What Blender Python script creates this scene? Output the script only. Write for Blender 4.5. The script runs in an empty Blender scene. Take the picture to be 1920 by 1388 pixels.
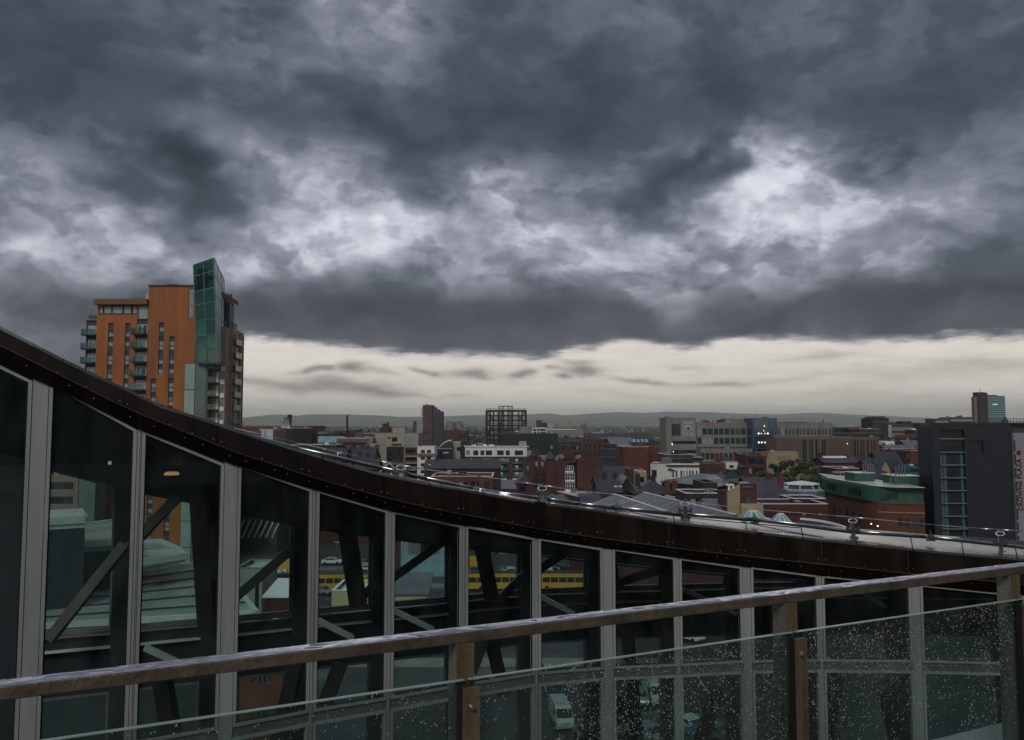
import bpy, bmesh, math, random
from mathutils import Vector, Matrix
random.seed(7)
R = math.radians
scene = bpy.context.scene
col = scene.collection

# ------------------------------------------------------------ camera
EYE = 30.0
F, CX, CY = 1500.0, 960.0, 694.0
PITCH = math.atan(101.0 / F)
cam_d = bpy.data.cameras.new("camera")
cam_d.sensor_width = 36.0
cam_d.lens = 36.0 * F / 1920.0
cam_d.clip_start = 0.05
cam_d.clip_end = 60000.0
cam = bpy.data.objects.new("camera", cam_d)
col.objects.link(cam)
cam.location = (0, 0, EYE)
cam.rotation_euler = (R(90) + PITCH, 0, 0)
scene.camera = cam

# ------------------------------------------------------------ render / view
scene.render.engine = 'CYCLES'
cy = scene.cycles
cy.use_denoising = True
try:
    cy.denoiser = 'OPENIMAGEDENOISE'
    cy.denoising_prefilter = 'ACCURATE'
except Exception:
    pass
cy.max_bounces = 8
cy.diffuse_bounces = 2
cy.glossy_bounces = 3
cy.transmission_bounces = 6
cy.transparent_max_bounces = 16
cy.volume_bounces = 3
cy.caustics_reflective = False
cy.caustics_refractive = False
cy.sample_clamp_indirect = 4.0
scene.render.resolution_x = 1024
scene.render.resolution_y = 740
scene.view_settings.view_transform = 'Standard'
scene.view_settings.look = 'None'
scene.view_settings.exposure = 0.3
scene.view_settings.gamma = 1.0
scene.view_settings.use_curve_mapping = False

# ------------------------------------------------------------ pixel helpers (photo pixels -> places)
_cp, _sp = math.cos(PITCH), math.sin(PITCH)
def ray(px, py):
    rx, ry = (px - CX) / F, (CY - py) / F
    return Vector((rx, _cp - ry * _sp, _sp + ry * _cp))
def P(px, py, d):
    r = ray(px, py)
    k = d / r.y
    return Vector((r.x * k, d, EYE + r.z * k))
def G(px, py, z=0.0):
    r = ray(px, py)
    k = (z - EYE) / r.z
    return Vector((r.x * k, r.y * k, z))
def interp(tab, x):
    if x <= tab[0][0]:
        (x0, y0), (x1, y1) = tab[0], tab[1]
    elif x >= tab[-1][0]:
        (x0, y0), (x1, y1) = tab[-2], tab[-1]
    else:
        for i in range(len(tab) - 1):
            if tab[i][0] <= x <= tab[i + 1][0]:
                (x0, y0), (x1, y1) = tab[i], tab[i + 1]
                break
    return y0 + (y1 - y0) * (x - x0) / (x1 - x0)

# ------------------------------------------------------------ sky: Nishita behind a procedural overcast
SUN_EL, SUN_AZ = 40.0, 200.0
world = bpy.data.worlds.new("World")
scene.world = world
world.use_nodes = True
wt = world.node_tree
wt.nodes.clear()
def wn(kind, **kw):
    n = wt.nodes.new(kind)
    for k, v in kw.items():
        setattr(n, k, v)
    return n
def wl(a, b):
    wt.links.new(a, b)
def wmath(op, a, b=None, c=None, clamp=False):
    n = wn('ShaderNodeMath', operation=op, use_clamp=clamp)
    for i, v in enumerate((a, b, c)):
        if v is None:
            continue
        if hasattr(v, 'links'):
            wl(v, n.inputs[i])
        else:
            n.inputs[i].default_value = v
    return n.outputs[0]
def wvec(op, a, b=None):
    n = wn('ShaderNodeVectorMath', operation=op)
    for i, v in enumerate((a, b)):
        if v is None:
            continue
        if hasattr(v, 'links'):
            wl(v, n.inputs[i])
        else:
            n.inputs[i].default_value = v
    return n.outputs['Value'] if op in ('DOT_PRODUCT', 'LENGTH') else n.outputs['Vector']
tc = wn('ShaderNodeTexCoord')
D = tc.outputs['Generated']
sep = wn('ShaderNodeSeparateXYZ'); wl(D, sep.inputs[0])
az = wmath('ARCTAN2', sep.outputs[0], sep.outputs[1])
zc = wmath('MAXIMUM', sep.outputs[2], -0.05)
el = wmath('ARCSINE', zc)
def wcomb(x, y, z=0.0):
    n = wn('ShaderNodeCombineXYZ')
    for i, v in enumerate((x, y, z)):
        if hasattr(v, 'links'):
            wl(v, n.inputs[i])
        else:
            n.inputs[i].default_value = v
    return n.outputs[0]
def wnoise(vec, scale, detail=6.0, rough=0.55, dist=0.0, lac=2.0):
    n = wn('ShaderNodeTexNoise')
    n.inputs['Scale'].default_value = scale
    n.inputs['Detail'].default_value = detail
    n.inputs['Roughness'].default_value = rough
    n.inputs['Distortion'].default_value = dist
    n.inputs['Lacunarity'].default_value = lac
    wl(vec, n.inputs['Vector'])
    return n
def wmap(v, a, b, c, d, smooth=True):
    n = wn('ShaderNodeMapRange')
    n.interpolation_type = 'SMOOTHSTEP' if smooth else 'LINEAR'
    wl(v, n.inputs['Value'])
    for k, x in zip(('From Min', 'From Max', 'To Min', 'To Max'), (a, b, c, d)):
        n.inputs[k].default_value = x
    return n.outputs['Result']
# wrap the azimuth on a circle so that the noise has no seam, squash it near the horizon
flat = wvec('MULTIPLY', D, (1.0, 1.0, 1.5))
warpA = wnoise(flat, 3.2, 3.0, 0.5, 0.4)
wv = wvec('SUBTRACT', warpA.outputs['Color'], (0.5, 0.5, 0.5))
warpB = wnoise(flat, 11.0, 3.5, 0.5, 0.2)
wv2 = wvec('SUBTRACT', warpB.outputs['Color'], (0.5, 0.5, 0.5))
pos = wcomb(az, el)
pw = wvec('ADD', pos, wvec('MULTIPLY', wv, (0.26, 0.17, 0.0)))
pw = wvec('ADD', pw, wvec('MULTIPLY', wv2, (0.13, 0.10, 0.0)))
pw2 = wvec('ADD', pos, wvec('MULTIPLY', wv2, (0.11, 0.035, 0.0)))   # lighter warp for the small clouds low down
def azel(px, py):
    r = ray(px, py).normalized()
    return math.atan2(r.x, r.y), math.asin(r.z)
def blob(vec, px, py, rx, ry, amp, acc):
    a, e = azel(px, py)
    q = wvec('SUBTRACT', vec, (a, e, 0))
    q = wvec('MULTIPLY', q, (F / rx, F / ry, 0.0))
    q = wvec('DOT_PRODUCT', q, q)
    g = wmath('POWER', 0.40, q)
    return wmath('MULTIPLY_ADD', g, amp, acc)
#SKYBLOBS
def ely(py):
    return azel(960, py)[1]
# brightness (display values) against elevation, for the cloud deck
ramp = wn('ShaderNodeFloatCurve')
wl(wmap(el, 0.0, 1.0, 0.0, 1.0, False), ramp.inputs['Value'])
cv = ramp.mapping.curves[0]
stops = [(665, .32), (625, .275), (590, .27), (552, .40), (508, .50), (440, .52), (370, .47), (300, .36), (235, .27), (150, .265), (80, .28), (0, .29), (-300, .34)]
pts = [(max(0.0, ely(y)), v) for y, v in stops] + [(1.0, .44)]
pts[0] = (pts[0][0], pts[0][1])
cv.points[0].location = (0.0, 0.33)
cv.points[1].location = pts[-1]
for p in pts[:-1]:
    cv.points.new(*p)
ramp.mapping.update()
acc = ramp.outputs[0]
BLOBS = [
 (640, 50, 150, 75, .13), (600, 110, 190, 60, .08), (430, 90, 60, 50, .07), (700, 20, 60, 30, .12),
 (360, 250, 150, 45, .12), (470, 300, 130, 45, .05), (80, 320, 120, 60, .01), (60, 400, 90, 60, .0), (210, 385, 45, 35, .10),
 (620, 300, 90, 45, .07), (590, 410, 100, 60, .0), (320, 340, 100, 75, -.24), (235, 300, 60, 40, -.10), (300, 410, 60, 50, -.12), (100, 450, 160, 55, -.05),
 (330, 450, 90, 50, .07), (700, 440, 190, 60, .03), (705, 452, 22, 16, .14), (540, 480, 90, 40, .10), (780, 400, 70, 60, .05),
 (835, 340, 45, 60, -.14), (900, 470, 100, 30, -.06), (1010, 350, 110, 50, .12), (1100, 400, 100, 50, .10),
 (1300, 335, 60, 45, -.20), (1235, 415, 55, 65, -.26), (1190, 360, 60, 50, -.06), (1390, 310, 60, 36, .27), (1440, 360, 90, 55, .20),
 (1400, 430, 110, 40, .14), (1520, 420, 130, 55, .11), (1300, 480, 90, 35, .08), (1640, 400, 90, 60, .05), (1240, 530, 150, 30, .08), (1650, 500, 150, 28, .10),
 (1780, 470, 90, 30, -.10), (1850, 350, 170, 130, -.12), (1900, 540, 120, 40, -.06), (1450, 520, 120, 30, -.02),
 (560, 560, 130, 30, -.12), (1290, 545, 120, 14, .07), (1600, 560, 200, 16, .08), (1080, 500, 120, 40, .05), (860, 600, 260, 34, -.06), (1150, 575, 220, 34, -.03), (560, 520, 60, 30, -.05), (1700, 590, 220, 26, -.06),
 (80, 560, 140, 60, .10), (60, 640, 140, 50, .12), (300, 500, 150, 50, .06), (40, 200, 130, 80, -.03), (250, 180, 160, 50, -.05),
 (760, 240, 200, 50, -.04), (1000, 220, 250, 60, -.05), (1500, 60, 400, 110, .03), (1250, 120, 300, 60, .02), (900, 60, 60, 50, -.05), (1850, 100, 200, 90, .02),
]
for b in BLOBS:
    acc = blob(pw, *b, acc)
# cloud texture: rolling folds, stronger where the deck is bright
plane = wvec('MULTIPLY', D, (1.0, 1.0, 1.7))
n1 = wnoise(plane, 6.0, 8.0, 0.52, 0.25)
n2 = wnoise(plane, 17.0, 7.0, 0.54, 0.2)
n5 = wnoise(plane, 7.5, 7.0, 0.54, 0.3)
t1 = wmath('SUBTRACT', n1.outputs['Fac'], 0.5)
t2 = wmath('SUBTRACT', n2.outputs['Fac'], 0.5)
# rounded folds with dark creases between them
fold = wmath('SUBTRACT', wmap(n5.outputs['Fac'], 0.46, 0.54, 0.0, 1.0), 0.5)
tex = wmath('MULTIPLY_ADD', t2, 0.50, t1)
tex = wmath('MULTIPLY_ADD', fold, 0.13, tex)
n7 = wnoise(plane, 13.0, 7.0, 0.55, 0.2)
tex = wmath('MULTIPLY_ADD', wmath('SUBTRACT', wmap(n7.outputs['Fac'], 0.46, 0.54, 0.0, 1.0), 0.5), 0.12, tex)
n6 = wnoise(plane, 48.0, 6.0, 0.58, 0.1)
tex = wmath('MULTIPLY_ADD', wmath('SUBTRACT', n6.outputs['Fac'], 0.5), 0.20, tex)
gain = wmath('MULTIPLY_ADD', acc, 1.9, -0.30)
gain = wmath('MINIMUM', wmath('MAXIMUM', gain, 0.16), 0.85)
deck = wmath('MULTIPLY_ADD', tex, gain, acc)
# pale strip between the cloud base and the horizon
strip = wn('ShaderNodeFloatCurve')
wl(wmap(el, 0.0, 0.15, 0.0, 1.0, False), strip.inputs['Value'])
c2 = strip.mapping.curves[0]
sp2 = [(max(0.0, ely(y)) / 0.15, v) for y, v in [(792, .88), (775, .88), (750, .86), (710, .83), (670, .83), (640, .80)]]
c2.points[0].location = (0.0, .87)
c2.points[1].location = (1.0, .76)
for p in sp2:
    if 0.003 < p[0] < 1:
        c2.points.new(*p)
strip.mapping.update()
sacc = strip.outputs[0]
LOW = [
 (575, 696, 24, 7, -.22), (612, 697, 16, 7, -.20), (664, 693, 28, 10, -.26), (700, 705, 40, 5, -.1), (790, 694, 22, 5, -.18), (815, 700, 14, 5, -.15), (880, 697, 40, 9, -.24),
 (915, 705, 20, 5, -.12), (972, 702, 18, 8, -.22), (1022, 696, 16, 5, -.15), (1047, 714, 14, 5, -.2), (1095, 700, 48, 11, -.26), (1080, 684, 45, 6, -.14), (1215, 711, 40, 5, -.17),
 (1330, 713, 55, 6, -.15), (1460, 708, 60, 5, -.06), (590, 728, 80, 13, -.20), (700, 738, 60, 10, -.20), (480, 716, 50, 8, -.12), (790, 740, 40, 4, -.1), (868, 740, 34, 4, -.1),
 (1150, 740, 90, 5, -.06), (1290, 682, 30, 6, -.08), (1700, 700, 150, 14, -.07), (1850, 680, 100, 10, -.06), (1600, 740, 200, 10, -.05), (1550, 668, 80, 8, -.1), (500, 760, 200, 10, -.04), (1800, 760, 160, 20, -.05), (990, 755, 120, 6, -.03),
]
for b in LOW:
    sacc = blob(pw2, *b[:4], b[4] * 1.35, sacc)
str_v = wvec('MULTIPLY', D, (1.0, 1.0, 6.0))
n3 = wnoise(str_v, 9.0, 8.0, 0.6, 0.3)
n4 = wnoise(str_v, 34.0, 7.0, 0.62, 0.3)
low_tex = wmath('ADD', wmath('MULTIPLY', wmath('SUBTRACT', n3.outputs['Fac'], 0.5), 0.18), wmath('MULTIPLY', wmath('SUBTRACT', n4.outputs['Fac'], 0.5), 0.16))
slum = wmath('ADD', sacc, low_tex)
# wavy, fairly crisp lower edge of the deck
base_c = wn('ShaderNodeFloatCurve')
wl(wmap(az, -0.8, 0.8, 0.0, 1.0, False), base_c.inputs['Value'])
c3 = base_c.mapping.curves[0]
bs = [(-100, 712), (60, 708), (220, 700), (330, 680), (420, 650), (480, 636), (560, 640), (640, 650), (740, 662), (830, 664), (920, 666), (1010, 668), (1070, 660), (1120, 648), (1200, 642), (1290, 652), (1380, 642), (1500, 636), (1620, 640), (1750, 636), (1900, 634)]
c3.points[0].location = (0.0, ely(715))
c3.points[1].location = (1.0, ely(640))
for x, y in bs:
    a, e = azel(x, y)
    c3.points.new((a + 0.8) / 1.6, e)
base_c.mapping.update()
edge_n = wmath('ADD', wmath('MULTIPLY', t2, 0.028), wmath('MULTIPLY', wmath('SUBTRACT', n4.outputs['Fac'], 0.5), 0.014))
edge = wmath('SUBTRACT', wmath('SUBTRACT', el, base_c.outputs[0]), edge_n)
deckmask = wmap(edge, -0.006, 0.010, 0.0, 1.0)
# darker right under the base of the deck
V = wn('ShaderNodeMix'); V.data_type = 'FLOAT'
wl(deckmask, V.inputs['Factor']); wl(slum, V.inputs[2]); wl(deck, V.inputs[3])
val = V.outputs[0]
def wramp(v, stops):
    n = wn('ShaderNodeValToRGB')
    wl(v, n.inputs[0])
    e = n.color_ramp.elements
    def lin(c):
        return tuple(((x / 255.0) / 12.92 if x / 255.0 < .04045 else ((x / 255.0 + .055) / 1.055) ** 2.4) for x in c) + (1,)
    e[0].position, e[0].color = stops[0][0], lin(stops[0][1])
    e[1].position, e[1].color = stops[-1][0], lin(stops[-1][1])
    for p, c in stops[1:-1]:
        k = e.new(p); k.color = lin(c)
    return n.outputs['Color']
coldeckN = wramp(val, [(0.10, (40, 41, 46)), (0.20, (56, 57, 63)), (0.28, (72, 74, 80)), (0.36, (92, 94, 102)), (0.46, (116, 118, 127)), (0.58, (148, 149, 160)), (0.72, (186, 186, 196)), (0.88, (222, 221, 228)), (1.0, (242, 241, 244))])
coldeckB = wramp(val, [(0.10, (35, 40, 47)), (0.20, (51, 57, 66)), (0.28, (66, 75, 85)), (0.36, (88, 96, 106)), (0.46, (114, 118, 130)), (0.58, (148, 150, 163)), (0.72, (188, 190, 201)), (0.88, (218, 219, 228)), (1.0, (240, 240, 244))])
colstrip = wramp(val, [(0.20, (60, 62, 66)), (0.40, (108, 108, 108)), (0.52, (138, 136, 131)), (0.62, (166, 160, 152)), (0.72, (194, 187, 177)), (0.82, (217, 210, 200)), (1.0, (238, 234, 226))])
cm = wn('ShaderNodeMix'); cm.data_type = 'RGBA'          # the lowest deck is neutral grey, higher up it turns slate blue
wl(wmap(el, ely(650), ely(430), 0.0, 1.0), cm.inputs['Factor']); wl(coldeckN, cm.inputs[6]); wl(coldeckB, cm.inputs[7])
coldeck = cm.outputs[2]
mx = wn('ShaderNodeMix'); mx.data_type = 'RGBA'
wl(deckmask, mx.inputs['Factor']); wl(colstrip, mx.inputs[6]); wl(coldeck, mx.inputs[7])
sky = wn('ShaderNodeTexSky')
sky.sky_type = 'NISHITA'
sky.sun_disc = False
sky.sun_elevation = R(SUN_EL)
sky.sun_rotation = R(SUN_AZ)
nish = wvec('SCALE', sky.outputs[0]); nish.node.inputs['Scale'].default_value = 0.06
mx2 = wn('ShaderNodeMix'); mx2.data_type = 'RGBA'
mx2.inputs['Factor'].default_value = 0.97          # cloud cover
wl(nish, mx2.inputs[6]); wl(mx.outputs[2], mx2.inputs[7])
bg = wn('ShaderNodeBackground')
bg.inputs['Strength'].default_value = 1.0
wl(mx2.outputs[2], bg.inputs['Color'])
wo = wn('ShaderNodeOutputWorld')
wl(bg.outputs[0], wo.inputs['Surface'])
world.cycles.sampling_method = 'MANUAL'
world.cycles.sample_map_resolution = 512

# ------------------------------------------------------------ veiled sun
sd = bpy.data.lights.new("sun", 'SUN')
sd.energy = 1.0
sd.angle = R(25)
sd.color = (1.0, 0.95, 0.88)
sun = bpy.data.objects.new("sun", sd)
col.objects.link(sun)
sun.location = (0, 0, 300)
_sdir = Vector((math.sin(R(SUN_AZ)) * math.cos(R(SUN_EL)), math.cos(R(SUN_AZ)) * math.cos(R(SUN_EL)), math.sin(R(SUN_EL))))
sun.rotation_euler = _sdir.to_track_quat('Z', 'Y').to_euler()

# ============================================================ materials
MATS = {}
def mat(name, color, rough=0.7, metal=0.0, var=0.25, nscale=1.0, bump=0.0, bscale=20.0, streak=False, color2=None, spec=0.5, emit=None, estr=0.0, coat=0.0, bands=None, rvar=0.0):
    if name in MATS:
        return MATS[name]
    m = bpy.data.materials.new(name)
    m.use_nodes = True
    t = m.node_tree
    b = t.nodes['Principled BSDF']
    N = lambda k, **kw: _nn(t, k, **kw)
    tcn = N('ShaderNodeTexCoord')
    c1 = tuple(color) + (1,)
    if color2 is None:
        c2 = tuple(max(0.0, x * (1 - var)) for x in color) + (1,)
        c1 = tuple(min(1.0, x * (1 + var * 0.6)) for x in color) + (1,)
    else:
        c2 = tuple(color2) + (1,)
    mp = N('ShaderNodeMapping')
    t.links.new(tcn.outputs['Object'], mp.inputs['Vector'])
    if streak:
        mp.inputs['Scale'].default_value = (1.0, 1.0, 0.12)
    nz = N('ShaderNodeTexNoise')
    nz.inputs['Scale'].default_value = nscale
    nz.inputs['Detail'].default_value = 6
    nz.inputs['Roughness'].default_value = 0.65
    t.links.new(mp.outputs[0], nz.inputs['Vector'])
    mr = N('ShaderNodeMapRange')
    mr.inputs['From Min'].default_value = 0.3
    mr.inputs['From Max'].default_value = 0.7
    t.links.new(nz.outputs['Fac'], mr.inputs['Value'])
    mx = N('ShaderNodeMix'); mx.data_type = 'RGBA'
    t.links.new(mr.outputs[0], mx.inputs['Factor'])
    mx.inputs[6].default_value = c2
    mx.inputs[7].default_value = c1
    out = mx.outputs[2]
    if bands:                       # fine courses or ribs in colour
        axis, freq, amt = bands
        wv_ = N('ShaderNodeTexWave'); wv_.bands_direction = axis
        wv_.inputs['Scale'].default_value = freq
        wv_.inputs['Distortion'].default_value = 0.0
        t.links.new(tcn.outputs['Object'], wv_.inputs['Vector'])
        m2 = N('ShaderNodeMix'); m2.data_type = 'RGBA'; m2.blend_type = 'MULTIPLY'
        m2.inputs['Factor'].default_value = amt
        t.links.new(out, m2.inputs[6]); t.links.new(wv_.outputs['Color'], m2.inputs[7])
        out = m2.outputs[2]
    t.links.new(out, b.inputs['Base Color'])
    b.inputs['Roughness'].default_value = rough
    if rvar:
        mr2 = N('ShaderNodeMapRange')
        mr2.inputs['From Min'].default_value = 0.35; mr2.inputs['From Max'].default_value = 0.65
        mr2.inputs['To Min'].default_value = max(0.03, rough - rvar); mr2.inputs['To Max'].default_value = min(1.0, rough + rvar)
        n3 = N('ShaderNodeTexNoise'); n3.inputs['Scale'].default_value = nscale * 0.7; n3.inputs['Detail'].default_value = 4
        t.links.new(tcn.outputs['Object'], n3.inputs['Vector'])
        t.links.new(n3.outputs['Fac'], mr2.inputs['Value'])
        t.links.new(mr2.outputs[0], b.inputs['Roughness'])
    b.inputs['Metallic'].default_value = metal
    b.inputs['Specular IOR Level'].default_value = spec
    if coat:
        b.inputs['Coat Weight'].default_value = coat
        b.inputs['Coat Roughness'].default_value = 0.08
    if bump:
        bn = N('ShaderNodeBump'); bn.inputs['Strength'].default_value = bump; bn.inputs['Distance'].default_value = 0.02
        n2 = N('ShaderNodeTexNoise'); n2.inputs['Scale'].default_value = bscale; n2.inputs['Detail'].default_value = 4
        t.links.new(tcn.outputs['Object'], n2.inputs['Vector'])
        t.links.new(n2.outputs['Fac'], bn.inputs['Height'])
        t.links.new(bn.outputs[0], b.inputs['Normal'])
    if emit:
        b.inputs['Emission Color'].default_value = tuple(emit) + (1,)
        b.inputs['Emission Strength'].default_value = estr
    MATS[name] = m
    return m
def _nn(t, k, **kw):
    n = t.nodes.new(k)
    for a, v in kw.items():
        setattr(n, a, v)
    return n
def glass_mat(name, tint, refl_rough=0.0, dirt=0.0, fr=1.5):
    """thin architectural glass: tinted see-through plus a fresnel reflection"""
    m = bpy.data.materials.new(name); m.use_nodes = True
    t = m.node_tree; t.nodes.clear()
    o = _nn(t, 'ShaderNodeOutputMaterial')
    tr = _nn(t, 'ShaderNodeBsdfTransparent'); tr.inputs[0].default_value = tuple(tint) + (1,)
    gl = _nn(t, 'ShaderNodeBsdfGlossy'); gl.inputs['Roughness'].default_value = refl_rough
    gl.inputs['Color'].default_value = (1, 1, 1, 1)
    f = _nn(t, 'ShaderNodeFresnel'); f.inputs['IOR'].default_value = fr
    mx = _nn(t, 'ShaderNodeMixShader')
    ge = _nn(t, 'ShaderNodeNewGeometry'); fm_ = _nn(t, 'ShaderNodeMath', operation='SUBTRACT'); fm_.inputs[0].default_value = 1.0
    t.links.new(ge.outputs['Backfacing'], fm_.inputs[1])
    ff = _nn(t, 'ShaderNodeMath', operation='MULTIPLY'); t.links.new(f.outputs[0], ff.inputs[0]); t.links.new(fm_.outputs[0], ff.inputs[1])
    t.links.new(ff.outputs[0], mx.inputs[0]); t.links.new(tr.outputs[0], mx.inputs[1]); t.links.new(gl.outputs[0], mx.inputs[2])
    last = mx.outputs[0]
    if dirt:
        df = _nn(t, 'ShaderNodeBsdfDiffuse'); df.inputs[0].default_value = (0.35, 0.42, 0.40, 1)
        tcn = _nn(t, 'ShaderNodeTexCoord'); mp = _nn(t, 'ShaderNodeMapping'); mp.inputs['Scale'].default_value = (1, 1, 0.35)
        nz = _nn(t, 'ShaderNodeTexNoise'); nz.inputs['Scale'].default_value = 3.0; nz.inputs['Detail'].default_value = 8
        mr = _nn(t, 'ShaderNodeMapRange'); mr.inputs['From Min'].default_value = 0.3; mr.inputs['From Max'].default_value = 0.75
        mr.inputs['To Max'].default_value = dirt
        m2 = _nn(t, 'ShaderNodeMixShader')
        t.links.new(tcn.outputs['Object'], mp.inputs[0]); t.links.new(mp.outputs[0], nz.inputs['Vector'])
        t.links.new(nz.outputs['Fac'], mr.inputs['Value']); t.links.new(mr.outputs[0], m2.inputs[0])
        t.links.new(last, m2.inputs[1]); t.links.new(df.outputs[0], m2.inputs[2])
        last = m2.outputs[0]
    t.links.new(last, o.inputs['Surface'])
    MATS[name] = m
    return m

M_ALU = mat('painted_aluminium', (0.47, 0.50, 0.49), 0.45, 0.3, 0.25, 2.0, streak=True, bump=0.15, bscale=60)
M_ALU2 = mat('grey_aluminium', (0.24, 0.25, 0.26), 0.4, 0.4, 0.3, 3.0)
M_BRONZE = mat('weathered_bronze_sheet', (0.027, 0.018, 0.013), 0.40, 0.5, 0.65, 2.6, streak=True, rvar=0.12, bump=0.08, bscale=9)
M_SEAM = mat('seam_strip', (0.17, 0.135, 0.105), 0.5, 0.4)
M_RIVET = mat('rivet_steel', (0.75, 0.75, 0.75), 0.25, 0.9, 0.05)
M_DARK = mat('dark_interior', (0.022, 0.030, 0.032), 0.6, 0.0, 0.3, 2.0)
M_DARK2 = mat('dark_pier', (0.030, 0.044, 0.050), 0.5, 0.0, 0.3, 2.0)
M_STEEL = mat('dark_steelwork', (0.07, 0.075, 0.075), 0.45, 0.2, 0.3, 2.0)
M_PALE = mat('pale_steelwork', (0.74, 0.80, 0.78), 0.4, 0.2, 0.2, 2.0)
M_ROOFWET = mat('wet_sheet_roof', (0.74, 0.74, 0.74), 0.16, 0.9, 0.25, 0.8, rvar=0.08)
M_RUBBER = mat('black_gasket', (0.012, 0.012, 0.012), 0.6)
M_GLASS = glass_mat('facade_glass', (0.89, 0.95, 0.935), 0.0, 0.03)
M_GLASS2 = glass_mat('rear_facade_glass', (0.90, 0.96, 0.945), 0.0, 0.02)
M_BALGLASS = glass_mat('balustrade_glass', (0.68, 0.755, 0.735), 0.0, 0.10)
M_BALC = glass_mat('balcony_glass', (0.45, 0.72, 0.66), 0.05, 0.25)
M_RAIL = mat('wet_bronze_rail', (0.21, 0.165, 0.125), 0.38, 0.45, 0.45, 14.0, bump=0.25, bscale=90, rvar=0.14)
M_POST = mat('post_bronze', (0.26, 0.185, 0.115), 0.42, 0.4, 0.55, 22.0, bump=0.25, bscale=70, streak=True, rvar=0.12)
M_POST2 = mat('lit_grey_bronze_post', (0.27, 0.25, 0.21), 0.42, 0.4, 0.45, 18.0, bump=0.25, bscale=70, streak=True, rvar=0.12)  # bronze greyed to carry the light on the posts' left faces
M_WIN = mat('window_glass', (0.020, 0.030, 0.034), 0.06, 0.0, 0.4, 0.4, spec=0.8)
M_WINB = mat('window_glass_blue', (0.030, 0.060, 0.075), 0.06, 0.0, 0.4, 0.3, spec=0.9)
M_WINT = mat('window_glass_teal', (0.028, 0.070, 0.068), 0.07, 0.0, 0.4, 0.3, spec=0.9)
M_WINL = mat('window_with_blinds', (0.30, 0.33, 0.33), 0.25, 0.0, 0.4, 2.0)
M_FRAME = mat('window_frame_grey', (0.10, 0.11, 0.12), 0.5)
M_WHITE = mat('white_render', (0.74, 0.74, 0.70), 0.6, 0, 0.12, 0.3, streak=True)
M_WFRAME = mat('white_window_frame', (0.80, 0.81, 0.80), 0.5, 0, 0.08)
M_CREAM = mat('cream_stone', (0.357, 0.3315, 0.2635), 0.7, 0, 0.18, 0.3, streak=True, bands=('Z', 1.6, 0.12))
M_TAN = mat('tan_stone', (0.27, 0.2025, 0.1275), 0.75, 0, 0.35, 0.35)
M_TANP = mat('pale_tan_stone', (0.345, 0.285, 0.18), 0.75, 0, 0.2, 0.35)
M_CONC = mat('concrete', (0.2214, 0.2132, 0.1927), 0.8, 0, 0.2, 0.3, streak=True)
M_CONC2 = mat('brown_concrete_fins', (0.15, 0.1162, 0.0938), 0.8, 0, 0.25, 0.25, streak=True)
M_BRICK = mat('red_brick', (0.1271, 0.0434, 0.0279), 0.8, 0, 0.35, 0.35, bands=('Z', 2.2, 0.12))
M_BRICK2 = mat('dark_red_brick', (0.0744, 0.0279, 0.0217), 0.8, 0, 0.4, 0.35)
M_BRICK3 = mat('brown_brick', (0.0813, 0.0488, 0.0377), 0.8, 0, 0.35, 0.3)
M_BRICK4 = mat('orange_red_brick', (0.1625, 0.0618, 0.0358), 0.8, 0, 0.3, 0.3)
M_BRICKD = mat('blackened_brick', (0.035, 0.0238, 0.0238), 0.8, 0, 0.4, 0.3)
M_SLATE = mat('wet_slate', (0.0455, 0.0481, 0.0572), 0.42, 0.0, 0.35, 0.5, rvar=0.14, bands=('Z', 3.0, 0.15))
M_SLATE2 = mat('purple_slate', (0.0595, 0.0525, 0.0665), 0.45, 0.0, 0.25, 0.3, rvar=0.1)
M_SHEET = mat('wet_grey_sheeting', (0.17, 0.1785, 0.1997), 0.28, 0.1, 0.25, 0.2, rvar=0.14, bands=('X', 0.9, 0.12))
M_SHEETB = mat('pale_blue_sheeting', (0.26, 0.40, 0.46), 0.30, 0.1, 0.25, 0.4, rvar=0.1)
M_FLAT = mat('wet_flat_roof', (0.18, 0.185, 0.195), 0.15, 0.0, 0.3, 0.25, rvar=0.12, spec=0.7)
M_FLATW = mat('white_flat_roof', (0.84, 0.85, 0.86), 0.2, 0.0, 0.15, 0.3, rvar=0.1)
M_BLACKB = mat('black_cladding', (0.018, 0.026, 0.030), 0.35, 0.0, 0.3, 0.3, spec=0.6)
M_DKGREY = mat('dark_grey_cladding', (0.0413, 0.0465, 0.0562), 0.55, 0.1, 0.2, 0.2, bands=('Z', 0.9, 0.1))
M_GREEN = mat('green_copper', (0.031, 0.1023, 0.0651), 0.55, 0.1, 0.3, 0.4, streak=True)
M_TEAL = mat('teal_sheet', (0.018, 0.12, 0.12), 0.4, 0.1, 0.25, 0.4)
M_RUST = mat('orange_timber_cladding', (0.40, 0.135, 0.028), 0.65, 0.0, 0.35, 0.42, streak=True, color2=(0.20, 0.062, 0.018), bands=('Z', 0.5, 0.07))
M_RUST2 = mat('brown_timber_cladding', (0.17, 0.075, 0.03), 0.65, 0.0, 0.3, 0.3)
M_LOUV = mat('green_grey_louvre', (0.36, 0.50, 0.45), 0.45, 0.3, 0.2, 0.3, bands=('Z', 1.6, 0.45))
M_LOUVD = mat('dark_green_louvre', (0.17, 0.23, 0.22), 0.45, 0.3, 0.2, 0.3, bands=('Z', 1.6, 0.4))
M_PINKCL = mat('pink_brown_cladding', (0.23, 0.16, 0.13), 0.6, 0, 0.25, 0.3, streak=True)
M_PINKCONC = mat('pale_grey_panels', (0.38, 0.36, 0.36), 0.7, 0, 0.2, 0.3)
M_ASPHALT = mat('wet_asphalt', (0.045, 0.047, 0.050), 0.42, 0.0, 0.4, 0.12, rvar=0.2)
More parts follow.
